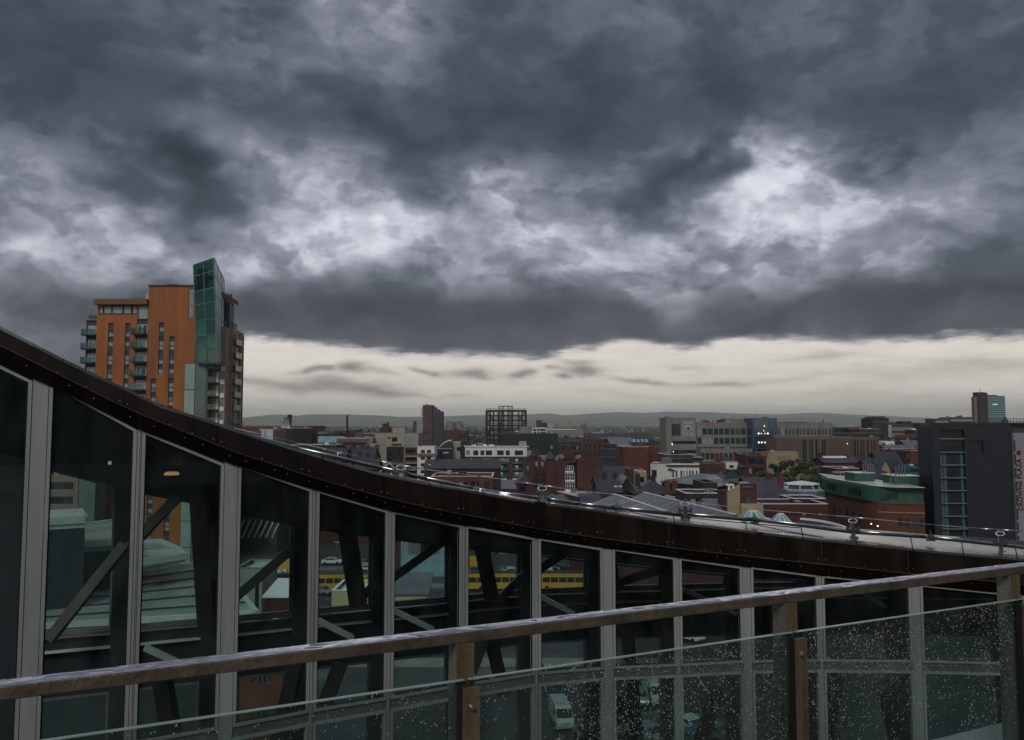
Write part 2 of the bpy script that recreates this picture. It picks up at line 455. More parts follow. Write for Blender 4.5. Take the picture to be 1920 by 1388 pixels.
M_GROUND = mat('far_ground', (0.055, 0.065, 0.045), 0.8, 0.0, 0.4, 0.004)
M_PAVE = mat('pale_paving', (0.22, 0.22, 0.21), 0.35, 0.0, 0.3, 0.3, rvar=0.15)
M_PAINTW = mat('road_paint', (0.6, 0.6, 0.58), 0.5, 0, 0.3, 2.0)
M_LEAF = mat('leaves_dark', (0.036, 0.060, 0.022), 0.6, 0, 0.5, 0.5)
M_LEAF2 = mat('leaves_mid', (0.060, 0.085, 0.030), 0.6, 0, 0.5, 0.5)
M_LEAF3 = mat('leaves_olive', (0.085, 0.085, 0.030), 0.6, 0, 0.5, 0.5)
M_BARK = mat('bark', (0.05, 0.04, 0.03), 0.9)
M_LAMP = mat('lit_lamp', (0.9, 0.7, 0.4), 0.5, emit=(1.0, 0.62, 0.25), estr=0.22)
M_LAMPW = mat('lit_window_lamp', (0.9, 0.85, 0.6), 0.5, emit=(1.0, 0.88, 0.62), estr=1.1)
M_YELLOW = mat('yellow_paint', (0.60, 0.34, 0.045), 0.35, 0, 0.15, 0.5, coat=0.4)
M_BLUE = mat('blue_paint', (0.03, 0.13, 0.38), 0.4, 0, 0.15)
M_REDP = mat('red_paint', (0.55, 0.03, 0.02), 0.4)
M_BLACK = mat('black_paint', (0.015, 0.015, 0.015), 0.4)
M_OLIVE = mat('pale_olive_render', (0.46, 0.45, 0.26), 0.7, 0, 0.15, 0.3)
M_POD = mat('grey_green_membrane', (0.27, 0.33, 0.30), 0.30, 0.0, 0.25, 0.25, rvar=0.14)
M_PODE = mat('pale_green_edge', (0.50, 0.58, 0.54), 0.35, 0.1, 0.2, 0.3)
M_SIGNRED = mat('sign_maroon', (0.085, 0.010, 0.02), 0.5)
M_BANNER = mat('pale_grey_banner_wall', (0.25, 0.26, 0.28), 0.6, 0, 0.1, 0.3)

# ============================================================ mesh + object helpers
class MB:
    def __init__(self):
        self.v = []; self.f = []
    def add(self, vs, fs):
        n = len(self.v)
        self.v += [tuple(v) for v in vs]
        self.f += [tuple(i + n for i in f) for f in fs]
        return self
    def box(self, x0, x1, y0, y1, z0, z1):
        if x0 > x1: x0, x1 = x1, x0
        if y0 > y1: y0, y1 = y1, y0
        if z0 > z1: z0, z1 = z1, z0
        return self.add([(x0, y0, z0), (x1, y0, z0), (x1, y1, z0), (x0, y1, z0), (x0, y0, z1), (x1, y0, z1), (x1, y1, z1), (x0, y1, z1)],
                        [(0, 3, 2, 1), (4, 5, 6, 7), (0, 1, 5, 4), (1, 2, 6, 5), (2, 3, 7, 6), (3, 0, 4, 7)])
    def hexa(self, p):      # 8 points: bottom 4 (ccw from above), top 4
        return self.add(p, [(0, 3, 2, 1), (4, 5, 6, 7), (0, 1, 5, 4), (1, 2, 6, 5), (2, 3, 7, 6), (3, 0, 4, 7)])
    def beam(self, a, b, w, h=None, up=(0, 0, 1)):
        a = Vector(a); b = Vector(b); h = h or w
        d = (b - a).normalized(); up = Vector(up)
        if abs(d.dot(up)) > 0.98: up = Vector((0, 1, 0))
        s = d.cross(up).normalized() * (w / 2); u = s.cross(d).normalized() * (h / 2)
        return self.hexa([a - s - u, a + s - u, b + s - u, b - s - u, a - s + u, a + s + u, b + s + u, b - s + u])
    def tube(self, a, b, r, r2=None, n=8, caps=True):
        a = Vector(a); b = Vector(b); r2 = r if r2 is None else r2
        d = (b - a).normalized()
        s = d.orthogonal().normalized(); t = d.cross(s)
        vs = []
        for c, rr in ((a, r), (b, r2)):
            for i in range(n):
                g = 2 * math.pi * i / n
                vs.append(c + s * (math.cos(g) * rr) + t * (math.sin(g) * rr))
        fs = [(i, (i + 1) % n, n + (i + 1) % n, n + i) for i in range(n)]
        if caps:
            fs += [tuple(range(n - 1, -1, -1)), tuple(range(n, 2 * n))]
        return self.add(vs, fs)
    def path(self, pts, r, n=6):
        for i in range(len(pts) - 1):
            self.tube(pts[i], pts[i + 1], r, r, n)
        return self
    def prism(self, poly, z0, z1):      # poly ccw in xy
        n = len(poly)
        vs = [(x, y, z0) for x, y in poly] + [(x, y, z1) for x, y in poly]
        fs = [tuple(range(n - 1, -1, -1)), tuple(range(n, 2 * n))] + [(i, (i + 1) % n, n + (i + 1) % n, n + i) for i in range(n)]
        return self.add(vs, fs)
    def lathe(self, prof, n=12, cx=0, cy=0):
        vs = []
        for r, z in prof:
            for i in range(n):
                g = 2 * math.pi * i / n
                vs.append((cx + r * math.cos(g), cy + r * math.sin(g), z))
        fs = []
        for k in range(len(prof) - 1):
            for i in range(n):
                fs.append((k * n + i, k * n + (i + 1) % n, (k + 1) * n + (i + 1) % n, (k + 1) * n + i))
        fs += [tuple(range(n - 1, -1, -1)), tuple((len(prof) - 1) * n + i for i in range(n))]
        return self.add(vs, fs)
    def shift(self, off):
        ox, oy, oz = off
        self.v = [(x - ox, y - oy, z - oz) for x, y, z in self.v]
        return self
    def mesh(self, name, m, smooth=False):
        me = bpy.data.meshes.new(name)
        me.from_pydata(self.v, [], self.f)
        me.validate(); me.update()
        me.materials.append(m)
        if smooth:
            me.polygons.foreach_set('use_smooth', [True] * len(me.polygons))
        return me
def props(o, label=None, cat=None, group=None, kind=None):
    if label: o['label'] = label
    if cat: o['category'] = cat
    if group: o['group'] = group
    if kind: o['kind'] = kind
    return o
def obj(name, me, parent=None, loc=(0, 0, 0), rz=0.0, kind=None, label=None):
    o = bpy.data.objects.new(name, me)
    col.objects.link(o)
    if parent is not None: o.parent = parent
    o.location = loc
    o.rotation_euler = (0, 0, rz)
    if kind: o['kind'] = kind
    if label: o['label'] = label
    return o
def part(name, mb, m, parent, kind=None, smooth=False, label=None):
    return obj(name, mb.mesh(name, m, smooth), parent, kind=kind, label=label)
def thing(name, label, cat, loc=(0, 0, 0), rz=0.0, group=None):
    o = obj(name, None, None, loc, rz)
    o.empty_display_size = 0.5
    return props(o, label, cat, group)
def copy_tree(o, parent=None):
    c = o.copy(); col.objects.link(c)
    if parent is not None: c.parent = parent
    for ch in o.children:
        copy_tree(ch, c)
    return c

# wall slab in the xz plane with real openings; outer face at y=y0, thickness t going +y
def holed_wall(mb, x0, x1, z0, z1, holes, y0=0.0, t=0.3):
    xs = sorted({x0, x1} | {min(max(h[k], x0), x1) for h in holes for k in (0, 1)})
    zs = sorted({z0, z1} | {min(max(h[k], z0), z1) for h in holes for k in (2, 3)})
    hs = set()
    for i in range(len(xs) - 1):
        for j in range(len(zs) - 1):
            cx_, cz_ = (xs[i] + xs[i + 1]) / 2, (zs[j] + zs[j + 1]) / 2
            if any(h[0] < cx_ < h[1] and h[2] < cz_ < h[3] for h in holes):
                hs.add((i, j))
    idx = {}
    def vid(i, j, k):
        key = (i, j, k)
        if key not in idx:
            idx[key] = len(mb.v); mb.v.append((xs[i], y0 + (t if k else 0), zs[j]))
        return idx[key]
    nx, nz = len(xs) - 1, len(zs) - 1
    solid = lambda i, j: 0 <= i < nx and 0 <= j < nz and (i, j) not in hs
    for i in range(nx):
        for j in range(nz):
            if not solid(i, j): continue
            mb.f.append((vid(i, j, 0), vid(i + 1, j, 0), vid(i + 1, j + 1, 0), vid(i, j + 1, 0)))
            if not solid(i - 1, j): mb.f.append((vid(i, j, 1), vid(i, j, 0), vid(i, j + 1, 0), vid(i, j + 1, 1)))
            if not solid(i + 1, j): mb.f.append((vid(i + 1, j, 0), vid(i + 1, j, 1), vid(i + 1, j + 1, 1), vid(i + 1, j + 1, 0)))
            if not solid(i, j - 1): mb.f.append((vid(i, j, 1), vid(i + 1, j, 1), vid(i + 1, j, 0), vid(i, j, 0)))
            if not solid(i, j + 1): mb.f.append((vid(i, j + 1, 0), vid(i + 1, j + 1, 0), vid(i + 1, j + 1, 1), vid(i, j + 1, 1)))
_wcache = {}
def window_at(parent, x, z, w, h, frame=M_FRAME, pane=M_WIN, depth=0.18, muntin=0, simple=False, side=None):
    """a framed window filling an opening whose outer face is y=0; side: (origin, rz) for walls other than the front"""
    key = (round(w, 2), round(h, 2), frame.name, pane.name, muntin, simple)
    if key not in _wcache:
        if simple:
            a = MB().box(0.0, w, 0, 0.05, 0.0, h).mesh('window', pane)
            _wcache[key] = (a, None)
        else:
            f = 0.09 if w > 0.8 else 0.06
            b = MB()
            b.box(0, f, 0, .1, 0, h).box(w - f, w, 0, .1, 0, h).box(f, w - f, 0, .1, 0, f).box(f, w - f, 0, .1, h - f, h)
            if muntin & 1: b.box(w / 2 - f / 2, w / 2 + f / 2, 0.01, .09, f, h - f)
            if muntin & 2: b.box(f, w - f, 0.012, .088, h * .5 - f / 2, h * .5 + f / 2)
            _wcache[key] = (b.mesh('window', frame), MB().box(f, w - f, 0.04, 0.06, f, h - f).mesh('pane', pane))
    a, p = _wcache[key]
    if side is None:
        o = obj('window', a, parent, (x, depth, z))
    else:
        org, rz = side
        c, s = math.cos(rz), math.sin(rz)
        o = obj('window', a, parent, (org[0] + x * c - depth * s, org[1] + x * s + depth * c, z), rz)
    if p is not None:
        obj('pane', p, o)
    return o
def grid(W, H, cols, rows, w, h, pitch=3.2, top=1.5, mx=1.0, x0=None, x1=None):
    """rows counted down from the top; returns openings (x0,x1,z0,z1)"""
    a = mx if x0 is None else x0
    b = W - mx if x1 is None else x1
    out = []
    for r in range(rows):
        zt = H - top - r * pitch
        if zt - h < 0.5: break
        for c in range(cols):
            xc = a + (b - a) * (c + 0.5) / cols
            out.append((xc - w / 2, xc + w / 2, zt - h, zt))
    return out
def frame_of(x0, x1, yt, d0, d1=None):
    d1 = d0 if d1 is None else d1
    ym = max(yt, 700)
    a = P(x0, ym, d0); b = P(x1, ym, d1)
    W = math.hypot(b.x - a.x, b.y - a.y)
    rz = math.atan2(b.y - a.y, b.x - a.x)
    H = P((x0 + x1) / 2, yt, (d0 + d1) / 2).z
    return a.x, a.y, rz, W, H
def building(label, x0, x1, yt, d0, d1=None, depth=14.0, wall=M_BRICK, roof='flat', roofm=None, win=None, left=None, right=None,
             wm=M_WIN, fm=M_FRAME, muntin=0, simple=True, name='building', cat='building', group=None, rise=None, par=0.5, lit=0, ridge='x', far=False, cop=None, clutter=True):
    if cop is None: cop = 'white' if int(x0 * 3 + yt) % 3 == 0 else True
    ax, ay, rz, W, H = frame_of(x0, x1, yt, d0, d1)
    z0 = 0.0
    t = thing(name, label, cat, (ax, ay, 0), rz, group)
    if roof in ('gable', 'hip', 'mono'):
        rise = rise or 2.5
        He = H - rise                      # eaves
    else:
        He = H
    holes = grid(W, He, *win) if isinstance(win, tuple) else (win(W, He) if callable(win) else (win or []))
    hl = grid(depth, He, *left) if isinstance(left, tuple) else (left or [])
    hr = grid(depth, He, *right) if isinstance(right, tuple) else (right or [])
    b = MB()
    if far:
        b.box(0, W, 0, depth, 0, He)
        holes_y = -0.03
    else:
        holed_wall(b, 0, W, 0, He, holes, 0, .3)
        # side and back walls, inner core
        n0 = len(b.v)
        sb = MB(); holed_wall(sb, 0, depth - .3, 0, He, [(h[0], h[1], h[2], h[3]) for h in hl], 0, .3)
        for (x, y, z) in sb.v: b.v.append((y, depth - x, z))
        b.f += [tuple(i + n0 for i in f) for f in sb.f]
        n0 = len(b.v)
        sb = MB(); holed_wall(sb, .3, depth, 0, He, hr, 0, .3)
        for (x, y, z) in sb.v: b.v.append((W - y, x, z))
        b.f += [tuple(i + n0 for i in f) for f in sb.f]
        b.box(.3, W - .3, depth - .3, depth, 0, He)
        b.box(.35, W - .35, .35, depth - .35, 0, He - (par if roof == 'flat' else .1) - .12)
    if roof in ('gable',):
        if ridge == 'x':
            for xx in (0.0, W - .3):
                b.add([(xx, 0, He), (xx + .3, 0, He), (xx + .3, depth, He), (xx, depth, He), (xx, depth / 2, H - .05), (xx + .3, depth / 2, H - .05)],
                      [(0, 4, 5, 1), (1, 5, 2), (2, 5, 4, 3), (3, 4, 0), (0, 1, 2, 3)])
        else:
            for yy in (0.0, depth - .3):
                b.add([(0, yy, He), (W, yy, He), (W, yy + .3, He), (0, yy + .3, He), (W / 2, yy, H - .05), (W / 2, yy + .3, H - .05)],
                      [(0, 1, 4), (1, 2, 5, 4), (2, 3, 5), (3, 0, 4, 5), (0, 3, 2, 1)])
    part('wall', b, wall, t)
    rm = roofm or (M_FLAT if roof == 'flat' else M_SLATE)
    rb = MB()
    if roof == 'flat':
        if far:
            rb.box(-.15, W + .15, -.15, depth + .15, He, He + .35)
            rf = part('roof', rb, rm, t)
        else:
            rb.box(.3, W - .3, .3, depth - .3, He - par - .1, He - par)
            rf = part('roof', rb, rm, t)
            if cop:
                cb = MB()
                cb.box(-.06, W + .06, -.06, .36, He, He + .1).box(-.06, W + .06, depth - .36, depth + .06, He, He + .1)
                cb.box(-.06, .36, .36, depth - .36, He, He + .1).box(W - .36, W + .06, .36, depth - .36, He, He + .1)
                part('coping', cb, M_FLATW if cop == 'white' else M_CONC, t)
    elif roof == 'gable':
        o = .35; k = .22
        if ridge == 'x':
            sl = (H - He) / (depth / 2)
            for s in (0, 1):
                y_e = -o if s == 0 else depth + o
                ze = He - o * sl
                rb.hexa([(-o, y_e, ze), (W + o, y_e, ze), (W + o, depth / 2, H), (-o, depth / 2, H), (-o, y_e, ze + k), (W + o, y_e, ze + k), (W + o, depth / 2, H + k), (-o, depth / 2, H + k)] if s == 0 else
                        [(-o, depth / 2, H), (W + o, depth / 2, H), (W + o, y_e, ze), (-o, y_e, ze), (-o, depth / 2, H + k), (W + o, depth / 2, H + k), (W + o, y_e, ze + k), (-o, y_e, ze + k)])
        else:
            sl = (H - He) / (W / 2)
            ze = He - o * sl
            rb.hexa([(-o, -o, ze), (W / 2, -o, H), (W / 2, depth + o, H), (-o, depth + o, ze), (-o, -o, ze + k), (W / 2, -o, H + k), (W / 2, depth + o, H + k), (-o, depth + o, ze + k)])
            rb.hexa([(W / 2, -o, H), (W + o, -o, ze), (W + o, depth + o, ze), (W / 2, depth + o, H), (W / 2, -o, H + k), (W + o, -o, ze + k), (W + o, depth + o, ze + k), (W / 2, depth + o, H + k)])
        rf = part('roof', rb, rm, t)
    elif roof == 'mono':
        rb.hexa([(-.3, -.3, He), (W + .3, -.3, He), (W + .3, depth + .3, H), (-.3, depth + .3, H), (-.3, -.3, He + .25), (W + .3, -.3, He + .25), (W + .3, depth + .3, H + .25), (-.3, depth + .3, H + .25)])
        rf = part('roof', rb, rm, t)
        part('end_wall', MB().add([(0, 0, He), (W, 0, He), (W, depth, He), (0, depth, He), (W, depth, H), (0, depth, H)], [(0, 5, 3), (1, 2, 4), (3, 5, 4, 2), (0, 1, 4, 5)]), wall, t)
    else:
        o = .4
        ins = min(W, depth) / 2
        if W >= depth:
            r0, r1 = (ins, depth / 2), (W - ins, depth / 2)
        else:
            r0, r1 = (W / 2, ins), (W / 2, depth - ins)
        vs = [(-o, -o, He), (W + o, -o, He), (W + o, depth + o, He), (-o, depth + o, He), (-o, -o, He + .15), (W + o, -o, He + .15), (W + o, depth + o, He + .15), (-o, depth + o, He + .15), (r0[0], r0[1], H), (r1[0], r1[1], H)]
        if W >= depth:
            fs = [(3, 2, 1, 0), (0, 1, 5, 4), (1, 2, 6, 5), (2, 3, 7, 6), (3, 0, 4, 7), (4, 5, 9, 8), (5, 6, 9), (6, 7, 8, 9), (7, 4, 8)]
        else:
            fs = [(3, 2, 1, 0), (0, 1, 5, 4), (1, 2, 6, 5), (2, 3, 7, 6), (3, 0, 4, 7), (4, 5, 8), (5, 6, 9, 8), (6, 7, 9), (7, 4, 8, 9)]
        rb.add(vs, fs)
        rf = part('roof', rb, rm, t)
    rnd = random.Random(int(x0 * 7 + yt))
    if W > 7 and depth > 7 and clutter:
        if roof == 'flat':
            zb_ = He + (.35 if far else -par)
            for q in range(rnd.randint(1, 4)):
                xa = rnd.uniform(.6, W - 3.2); ya = rnd.uniform(.8, depth - 3.5); sz = rnd.uniform(.8, 2.4)
                part('roof_plant', MB().box(xa, xa + sz, ya, ya + rnd.uniform(.8, 2.2), zb_, zb_ + rnd.uniform(.5, 1.5)), rnd.choice([M_PINKCONC, M_STEEL, M_BLACKB, M_SHEET, M_FLATW]), rf)
            if rnd.random() < .4:
                xa = rnd.uniform(1, W - 1)
                part('aerial', MB().tube((xa, 2, zb_), (xa, 2, zb_ + rnd.uniform(2, 3.4)), .05, .03, 5), M_STEEL, rf)
        elif roof in ('gable', 'hip') and ridge == 'x' and H - He < 6:
            for q in range(rnd.randint(1, 3)):
                xa = rnd.uniform(depth / 2 if roof == 'hip' and W > depth else .8, max(depth / 2 + .1, W - (depth / 2 if roof == 'hip' and W > depth else .8)))
                chimney_on(rf, min(xa, W - .8), depth / 2 + rnd.uniform(-.6, .6), H - .3, rnd.uniform(.8, 1.5), .7, rnd.uniform(.8, 1.6), rnd.choice([M_BRICK2, M_BRICK, M_BRICKD]), rnd.choice([2, 3]))
    if far:
        if holes:
            wb = MB()
            for h in holes: wb.box(h[0], h[1], -.03, .05, h[2], h[3])
            part('window', wb, wm, t, kind='stuff')
    else:
        for k, h in enumerate(holes):
            m_ = wm
            q = rnd.random()
            if q < .12: m_ = M_WINL
            elif q < .3: m_ = M_WINB
            if lit and rnd.random() < lit: m_ = M_LAMPW
            window_at(t, h[0], h[2], h[1] - h[0], h[3] - h[2], fm, m_, .14, muntin, simple)
        for h in hl:
            window_at(t, depth - h[1] , h[2], h[1] - h[0], h[3] - h[2], fm, wm, .14, muntin, simple, side=((0, depth), -math.pi / 2)) if False else \
            window_at(t, h[0], h[2], h[1] - h[0], h[3] - h[2], fm, wm, .14, muntin, simple, side=((0, depth), -math.pi / 2))
        for h in hr:
            window_at(t, h[0], h[2], h[1] - h[0], h[3] - h[2], fm, wm, .14, muntin, simple, side=((W, 0), math.pi / 2))
    return t, W, H, He, rf
def chimney_on(roofobj, x, y, z, w=.9, d=.6, h=1.6, m=None, pots=2):
    b = MB().box(x - w / 2, x + w / 2, y - d / 2, y + d / 2, z - 1.2, z + h).box(x - w / 2 - .08, x + w / 2 + .08, y - d / 2 - .08, y + d / 2 + .08, z + h, z + h + .15)
    for k in range(pots):
        px_ = x - w / 2 + (k + .5) * w / pots
        b.tube((px_, y, z + h + .15), (px_, y, z + h + .6), .13, .1, 6)
    return part('chimney', b, m or M_BRICK2, roofobj)

# ============================================================ ground
def ground_sheet():
    b = MB()
    b.add([(-16000, -3000, -0.01), (16000, -3000, -0.01), (16000, 16000, -0.01), (-16000, 16000, -0.01)], [(0, 1, 2, 3)])
    o = part('ground', b, M_GROUND, None, kind='structure')
    b = MB()
    b.add([(-170, -60, 0.0), (110, -60, 0.0), (110, 172, 0.0), (-170, 172, 0.0)], [(0, 1, 2, 3)])
    part('road', b, M_ASPHALT, None, kind='structure')
    b = MB()
    b.add([(-900, -60, -0.005), (1500, -60, -0.005), (1500, 2600, -0.005), (-900, 2600, -0.005)], [(0, 1, 2, 3)])
    part('town_ground', b, mat('town_ground', (0.045, 0.045, 0.042), .8, 0, .5, .02), None, kind='structure')
ground_sheet()

# ============================================================ the glazed link building (curved in plan and in section)
ZT = EYE - 5.3                                        # height of its middle transom
TRANS = [(-220, 1503), (-80, 1475), (77, 1446), (262, 1412), (451, 1377), (590, 1349), (838, 1306), (905, 1291), (1011, 1276), (1148, 1265), (1275, 1260), (1425, 1252), (1534, 1251), (1712, 1253), (1920, 1258), (2150, 1268)]
def d_front(px):
    return G(px, interp(TRANS, px), ZT).y
# depth tables are smoothed through a few samples
TOP = [(-220, 500), (0, 613), (150, 690), (250, 735), (300, 760), (397, 790), (440, 806), (560, 844), (699, 884), (800, 905), (859, 915), (941, 930), (1000, 939), (1116, 954), (1257, 976), (1419, 996), (1599, 1016), (1760, 1032), (1920, 1046), (2150, 1066)]
SEAM = [(-220, 548), (0, 648), (244, 769), (443, 849), (593, 897), (723, 933), (800, 951), (1007, 990), (1145, 1010), (1283, 1028), (1419, 1043), (1683, 1071), (1920, 1093), (2150, 1114)]
HEAD = [(-220, 588), (0, 682), (77, 715), (261, 806), (434, 870), (590, 918), (728, 957), (870, 985), (1004, 1008), (1134, 1027), (1268, 1045), (1398, 1062), (1534, 1078), (1725, 1096), (1863, 1110), (2150, 1136)]
MULL = [(-95, .06), (77, .215), (262, .06), (434, .215), (590, .06), (732, .06), (870, .06), (1006, .06), (1139, .20), (1270, .06), (1399, .18), (1537, .06), (1716, .18), (1925, .06)]
FARDY = 4.0                                           # depth of the link
def fz(tab, px, dd=0.0):
    d = d_front(px) + dd
    return P(px, interp(tab, px), d)
link = thing('glazed_link_building', 'long curved glass walled link with a sagging brown bronze fascia and grey mullions', 'building', (fz(HEAD, 870).x, fz(HEAD, 870).y, 0))
LK = link.location.copy()
def lpart(name, b, m, parent=None, **kw):
    if parent is None:
        b.shift(LK); parent = link
    else:
        b.shift(LK)
    return part(name, b, m, parent, **kw)
# --- mullions
def dirs(px):
    a = fz(HEAD, px - 60); b = fz(HEAD, px + 60)
    u = Vector((b.x - a.x, b.y - a.y, 0)).normalized()
    return u, Vector((-u.y, u.x, 0))                 # along the wall, away from the camera
def obox(b, c, u, n, u0, u1, n0, n1, z0, z1):
    q = [c + u * u0 + n * n0, c + u * u1 + n * n0, c + u * u1 + n * n1, c + u * u0 + n * n1]
    b.hexa([(p.x, p.y, z0) for p in q] + [(p.x, p.y, z1) for p in q])
mpos = []
for px, w in MULL:
    p = fz(HEAD, px); u, n = dirs(px)
    mpos.append((px, w, Vector((p.x, p.y, 0)), p.z, u, n))
for px, w, c, zh, u, n in mpos:
    b = MB()
    obox(b, c, u, n, -w / 2, w / 2, 0.0, 0.16, 1.0, zh + 0.25)
    if w < .1:
        obox(b, c, u, n, -.006, .006, -0.010, 0.0, 1.0, zh + .2)
    lpart('mullion', b, M_ALU)
# --- framed panes, upper and lower storeys
def quad_frame(b, A, B, n, za0, za1, zb0, zb1, f, t0, t1):
    """frame of bar width f round the quad A(bottom za0, top za1) - B(zb0, zb1)"""
    u = (B - A).normalized(); L = (B - A).length
    def pt(s, z, nn): q = A + u * s + n * nn; return (q.x, q.y, z)
    tz = lambda s: za1 + (zb1 - za1) * s / L
    bz = lambda s: za0 + (zb0 - za0) * s / L
    def bar(s0, s1, lo, hi):
        b.hexa([pt(s0, lo(s0), t0), pt(s1, lo(s1), t0), pt(s1, lo(s1), t1), pt(s0, lo(s0), t1), pt(s0, hi(s0), t0), pt(s1, hi(s1), t0), pt(s1, hi(s1), t1), pt(s0, hi(s0), t1)])
    bar(0, f, bz, tz); bar(L - f, L, bz, tz)
    bar(f, L - f, bz, lambda s: bz(s) + f)
    bar(f, L - f, lambda s: tz(s) - f, tz)
def quad_pane(b, A, B, n, za0, za1, zb0, zb1, t0, t1, ins=0.0):
    u = (B - A).normalized(); L = (B - A).length
    def pt(s, z, nn): q = A + u * s + n * nn; return (q.x, q.y, z)
    k = (zb1 - za1) / L
    s0, s1 = ins, L - ins
    b.hexa([pt(s0, za0 + ins, t0), pt(s1, zb0 + ins, t0), pt(s1, zb0 + ins, t1), pt(s0, za0 + ins, t1), pt(s0, za1 + k * s0 - ins, t0), pt(s1, za1 + k * s1 - ins, t0), pt(s1, za1 + k * s1 - ins, t1), pt(s0, za1 + k * s0 - ins, t1)])
for i in range(len(mpos) - 1):
    pa, wa, ca, za, ua, na = mpos[i]; pb, wb, cb, zb, ub, nb = mpos[i + 1]
    u = (cb - ca).normalized(); n = Vector((-u.y, u.x, 0))
    A = ca + u * (wa / 2 + .01); B = cb - u * (wb / 2 + .01)
    fa = MB(); quad_frame(fa, A, B, n, ZT + .12, za, ZT + .12, zb, .052, -.01, .11)
    fr = lpart('window_frame', fa, M_ALU)
    g = MB(); quad_pane(g, A, B, n, ZT + .12, za, ZT + .12, zb, .05, .062, .045)
    lpart('glass_pane', g, M_GLASS, fr)
    gk = MB(); quad_frame(gk, A + u * .052, B - u * .052, n, ZT + .172, za - .052, ZT + .172, zb - .052, .022, .02, .045)
    lpart('gasket', gk, M_RUBBER, fr)
    tb = MB(); quad_pane(tb, ca + u * wa / 2, cb - u * wb / 2, n, ZT - .06, ZT + .118, ZT - .06, ZT + .118, .02, .15)
    lpart('transom', tb, M_ALU2)
    for (zl, zh_) in ((ZT - 4.2, ZT - .062), (ZT - 8.4, ZT - 4.4)):
        fa = MB(); quad_frame(fa, A, B, n, zl, zh_, zl, zh_, .052, -.01, .11)
        fr = lpart('window_frame', fa, M_ALU)
        g = MB(); quad_pane(g, A, B, n, zl, zh_, zl, zh_, .05, .062, .045)
        lpart('glass_pane', g, M_GLASS, fr)
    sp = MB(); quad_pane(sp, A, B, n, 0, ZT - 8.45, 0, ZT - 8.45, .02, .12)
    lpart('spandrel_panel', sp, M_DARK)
# --- fascia panels: tall upper row, slim lower row
def strip_panel(p0, p1, ta, tb, off0, off1, m, name, gap=4, nseg=3):
    b = MB()
    xs = [p0 + gap / 2 + (p1 - p0 - gap) * k / nseg for k in range(nseg + 1)]
    for k in range(nseg):
        P8 = []
        q = []
        for x in (xs[k], xs[k + 1]):
            d = d_front(x); u, n = dirs(x)
            base = P(x, interp(ta, x), d)
            q.append((x, d, u, n))
        def pt(i, tab, off, dz=0.0):
            x, d, u, n = q[i]
            p = P(x, interp(tab, x), d)
            p = p - n * off
            return (p.x, p.y, p.z + dz)
        lo, hi = tb, ta
        b.hexa([pt(0, lo, off1), pt(1, lo, off1), pt(1, lo, off1 - .03), pt(0, lo, off1 - .03), pt(0, hi, off0), pt(1, hi, off0), pt(1, hi, off0 - .03), pt(0, hi, off0 - .03)])
    return lpart(name, b, m)
up_j = [-190, -10, 232, 404, 568, 714, 856, 989, 1118, 1249, 1382, 1535, 1697, 1868, 2060]
lo_j = [-180, 20, 268, 443, 593, 736, 872, 1009, 1142, 1278, 1411, 1552, 1716, 1880, 2060]
def tabshift(tab, dy): return [(x, y + dy) for x, y in tab]
for a, b_ in zip(up_j[:-1], up_j[1:]):
    strip_panel(a, b_, TOP, tabshift(SEAM, -1.5), .16, .20, M_BRONZE, 'fascia_panel', 2.2)
for a, b_ in zip(lo_j[:-1], lo_j[1:]):
    strip_panel(a, b_, tabshift(SEAM, 1.2), HEAD, .17, .04, M_BRONZE, 'lower_fascia_panel', 2.2)
# seam strip and backing behind the joints
def ribbon(tab, off, dz0, dz1, th, m, name, x0=-190, x1=2060, step=50, kind=None, dn=0.0):
    b = MB(); prev = None
    x = x0
    while x <= x1:
        d = d_front(x); u, n = dirs(x)
        p = P(x, interp(tab, x), d) - n * off
        cur = [(p.x, p.y, p.z + dz0), (p.x + n.x * th, p.y + n.y * th, p.z + dz0), (p.x + n.x * th, p.y + n.y * th, p.z + dz1), (p.x, p.y, p.z + dz1)]
        if prev:
            b.hexa([prev[0], cur[0], cur[1], prev[1], prev[3], cur[3], cur[2], prev[2]])
        prev = cur; x += step
    return lpart(name, b, m, kind=kind)
ribbon(SEAM, .185, -.010, .010, .03, M_SEAM, 'seam_strip')
def backing():
    b = MB(); x = -190
    prev = None
    while x <= 2060:
        d = d_front(x); u, n = dirs(x)
        t = P(x, interp(TOP, x), d); h = P(x, interp(HEAD, x), d); s = P(x, interp(SEAM, x), d)
        t = t - n * .12; s = s - n * .14
        t.z -= .03
        cur = [h, h + n * .1, t + n * .1, t, s]
        if prev:
            A, B = prev, cur
            b.hexa([A[4], B[4], B[1], A[1], A[3], B[3], B[2], A[2]])
            b.hexa([A[0], B[0], B[1], A[1], A[4], B[4], B[4] + n * .05, A[4] + n * .05])
        prev = cur; x += 50
    lpart('fascia_backing', b, M_SEAM)
backing()
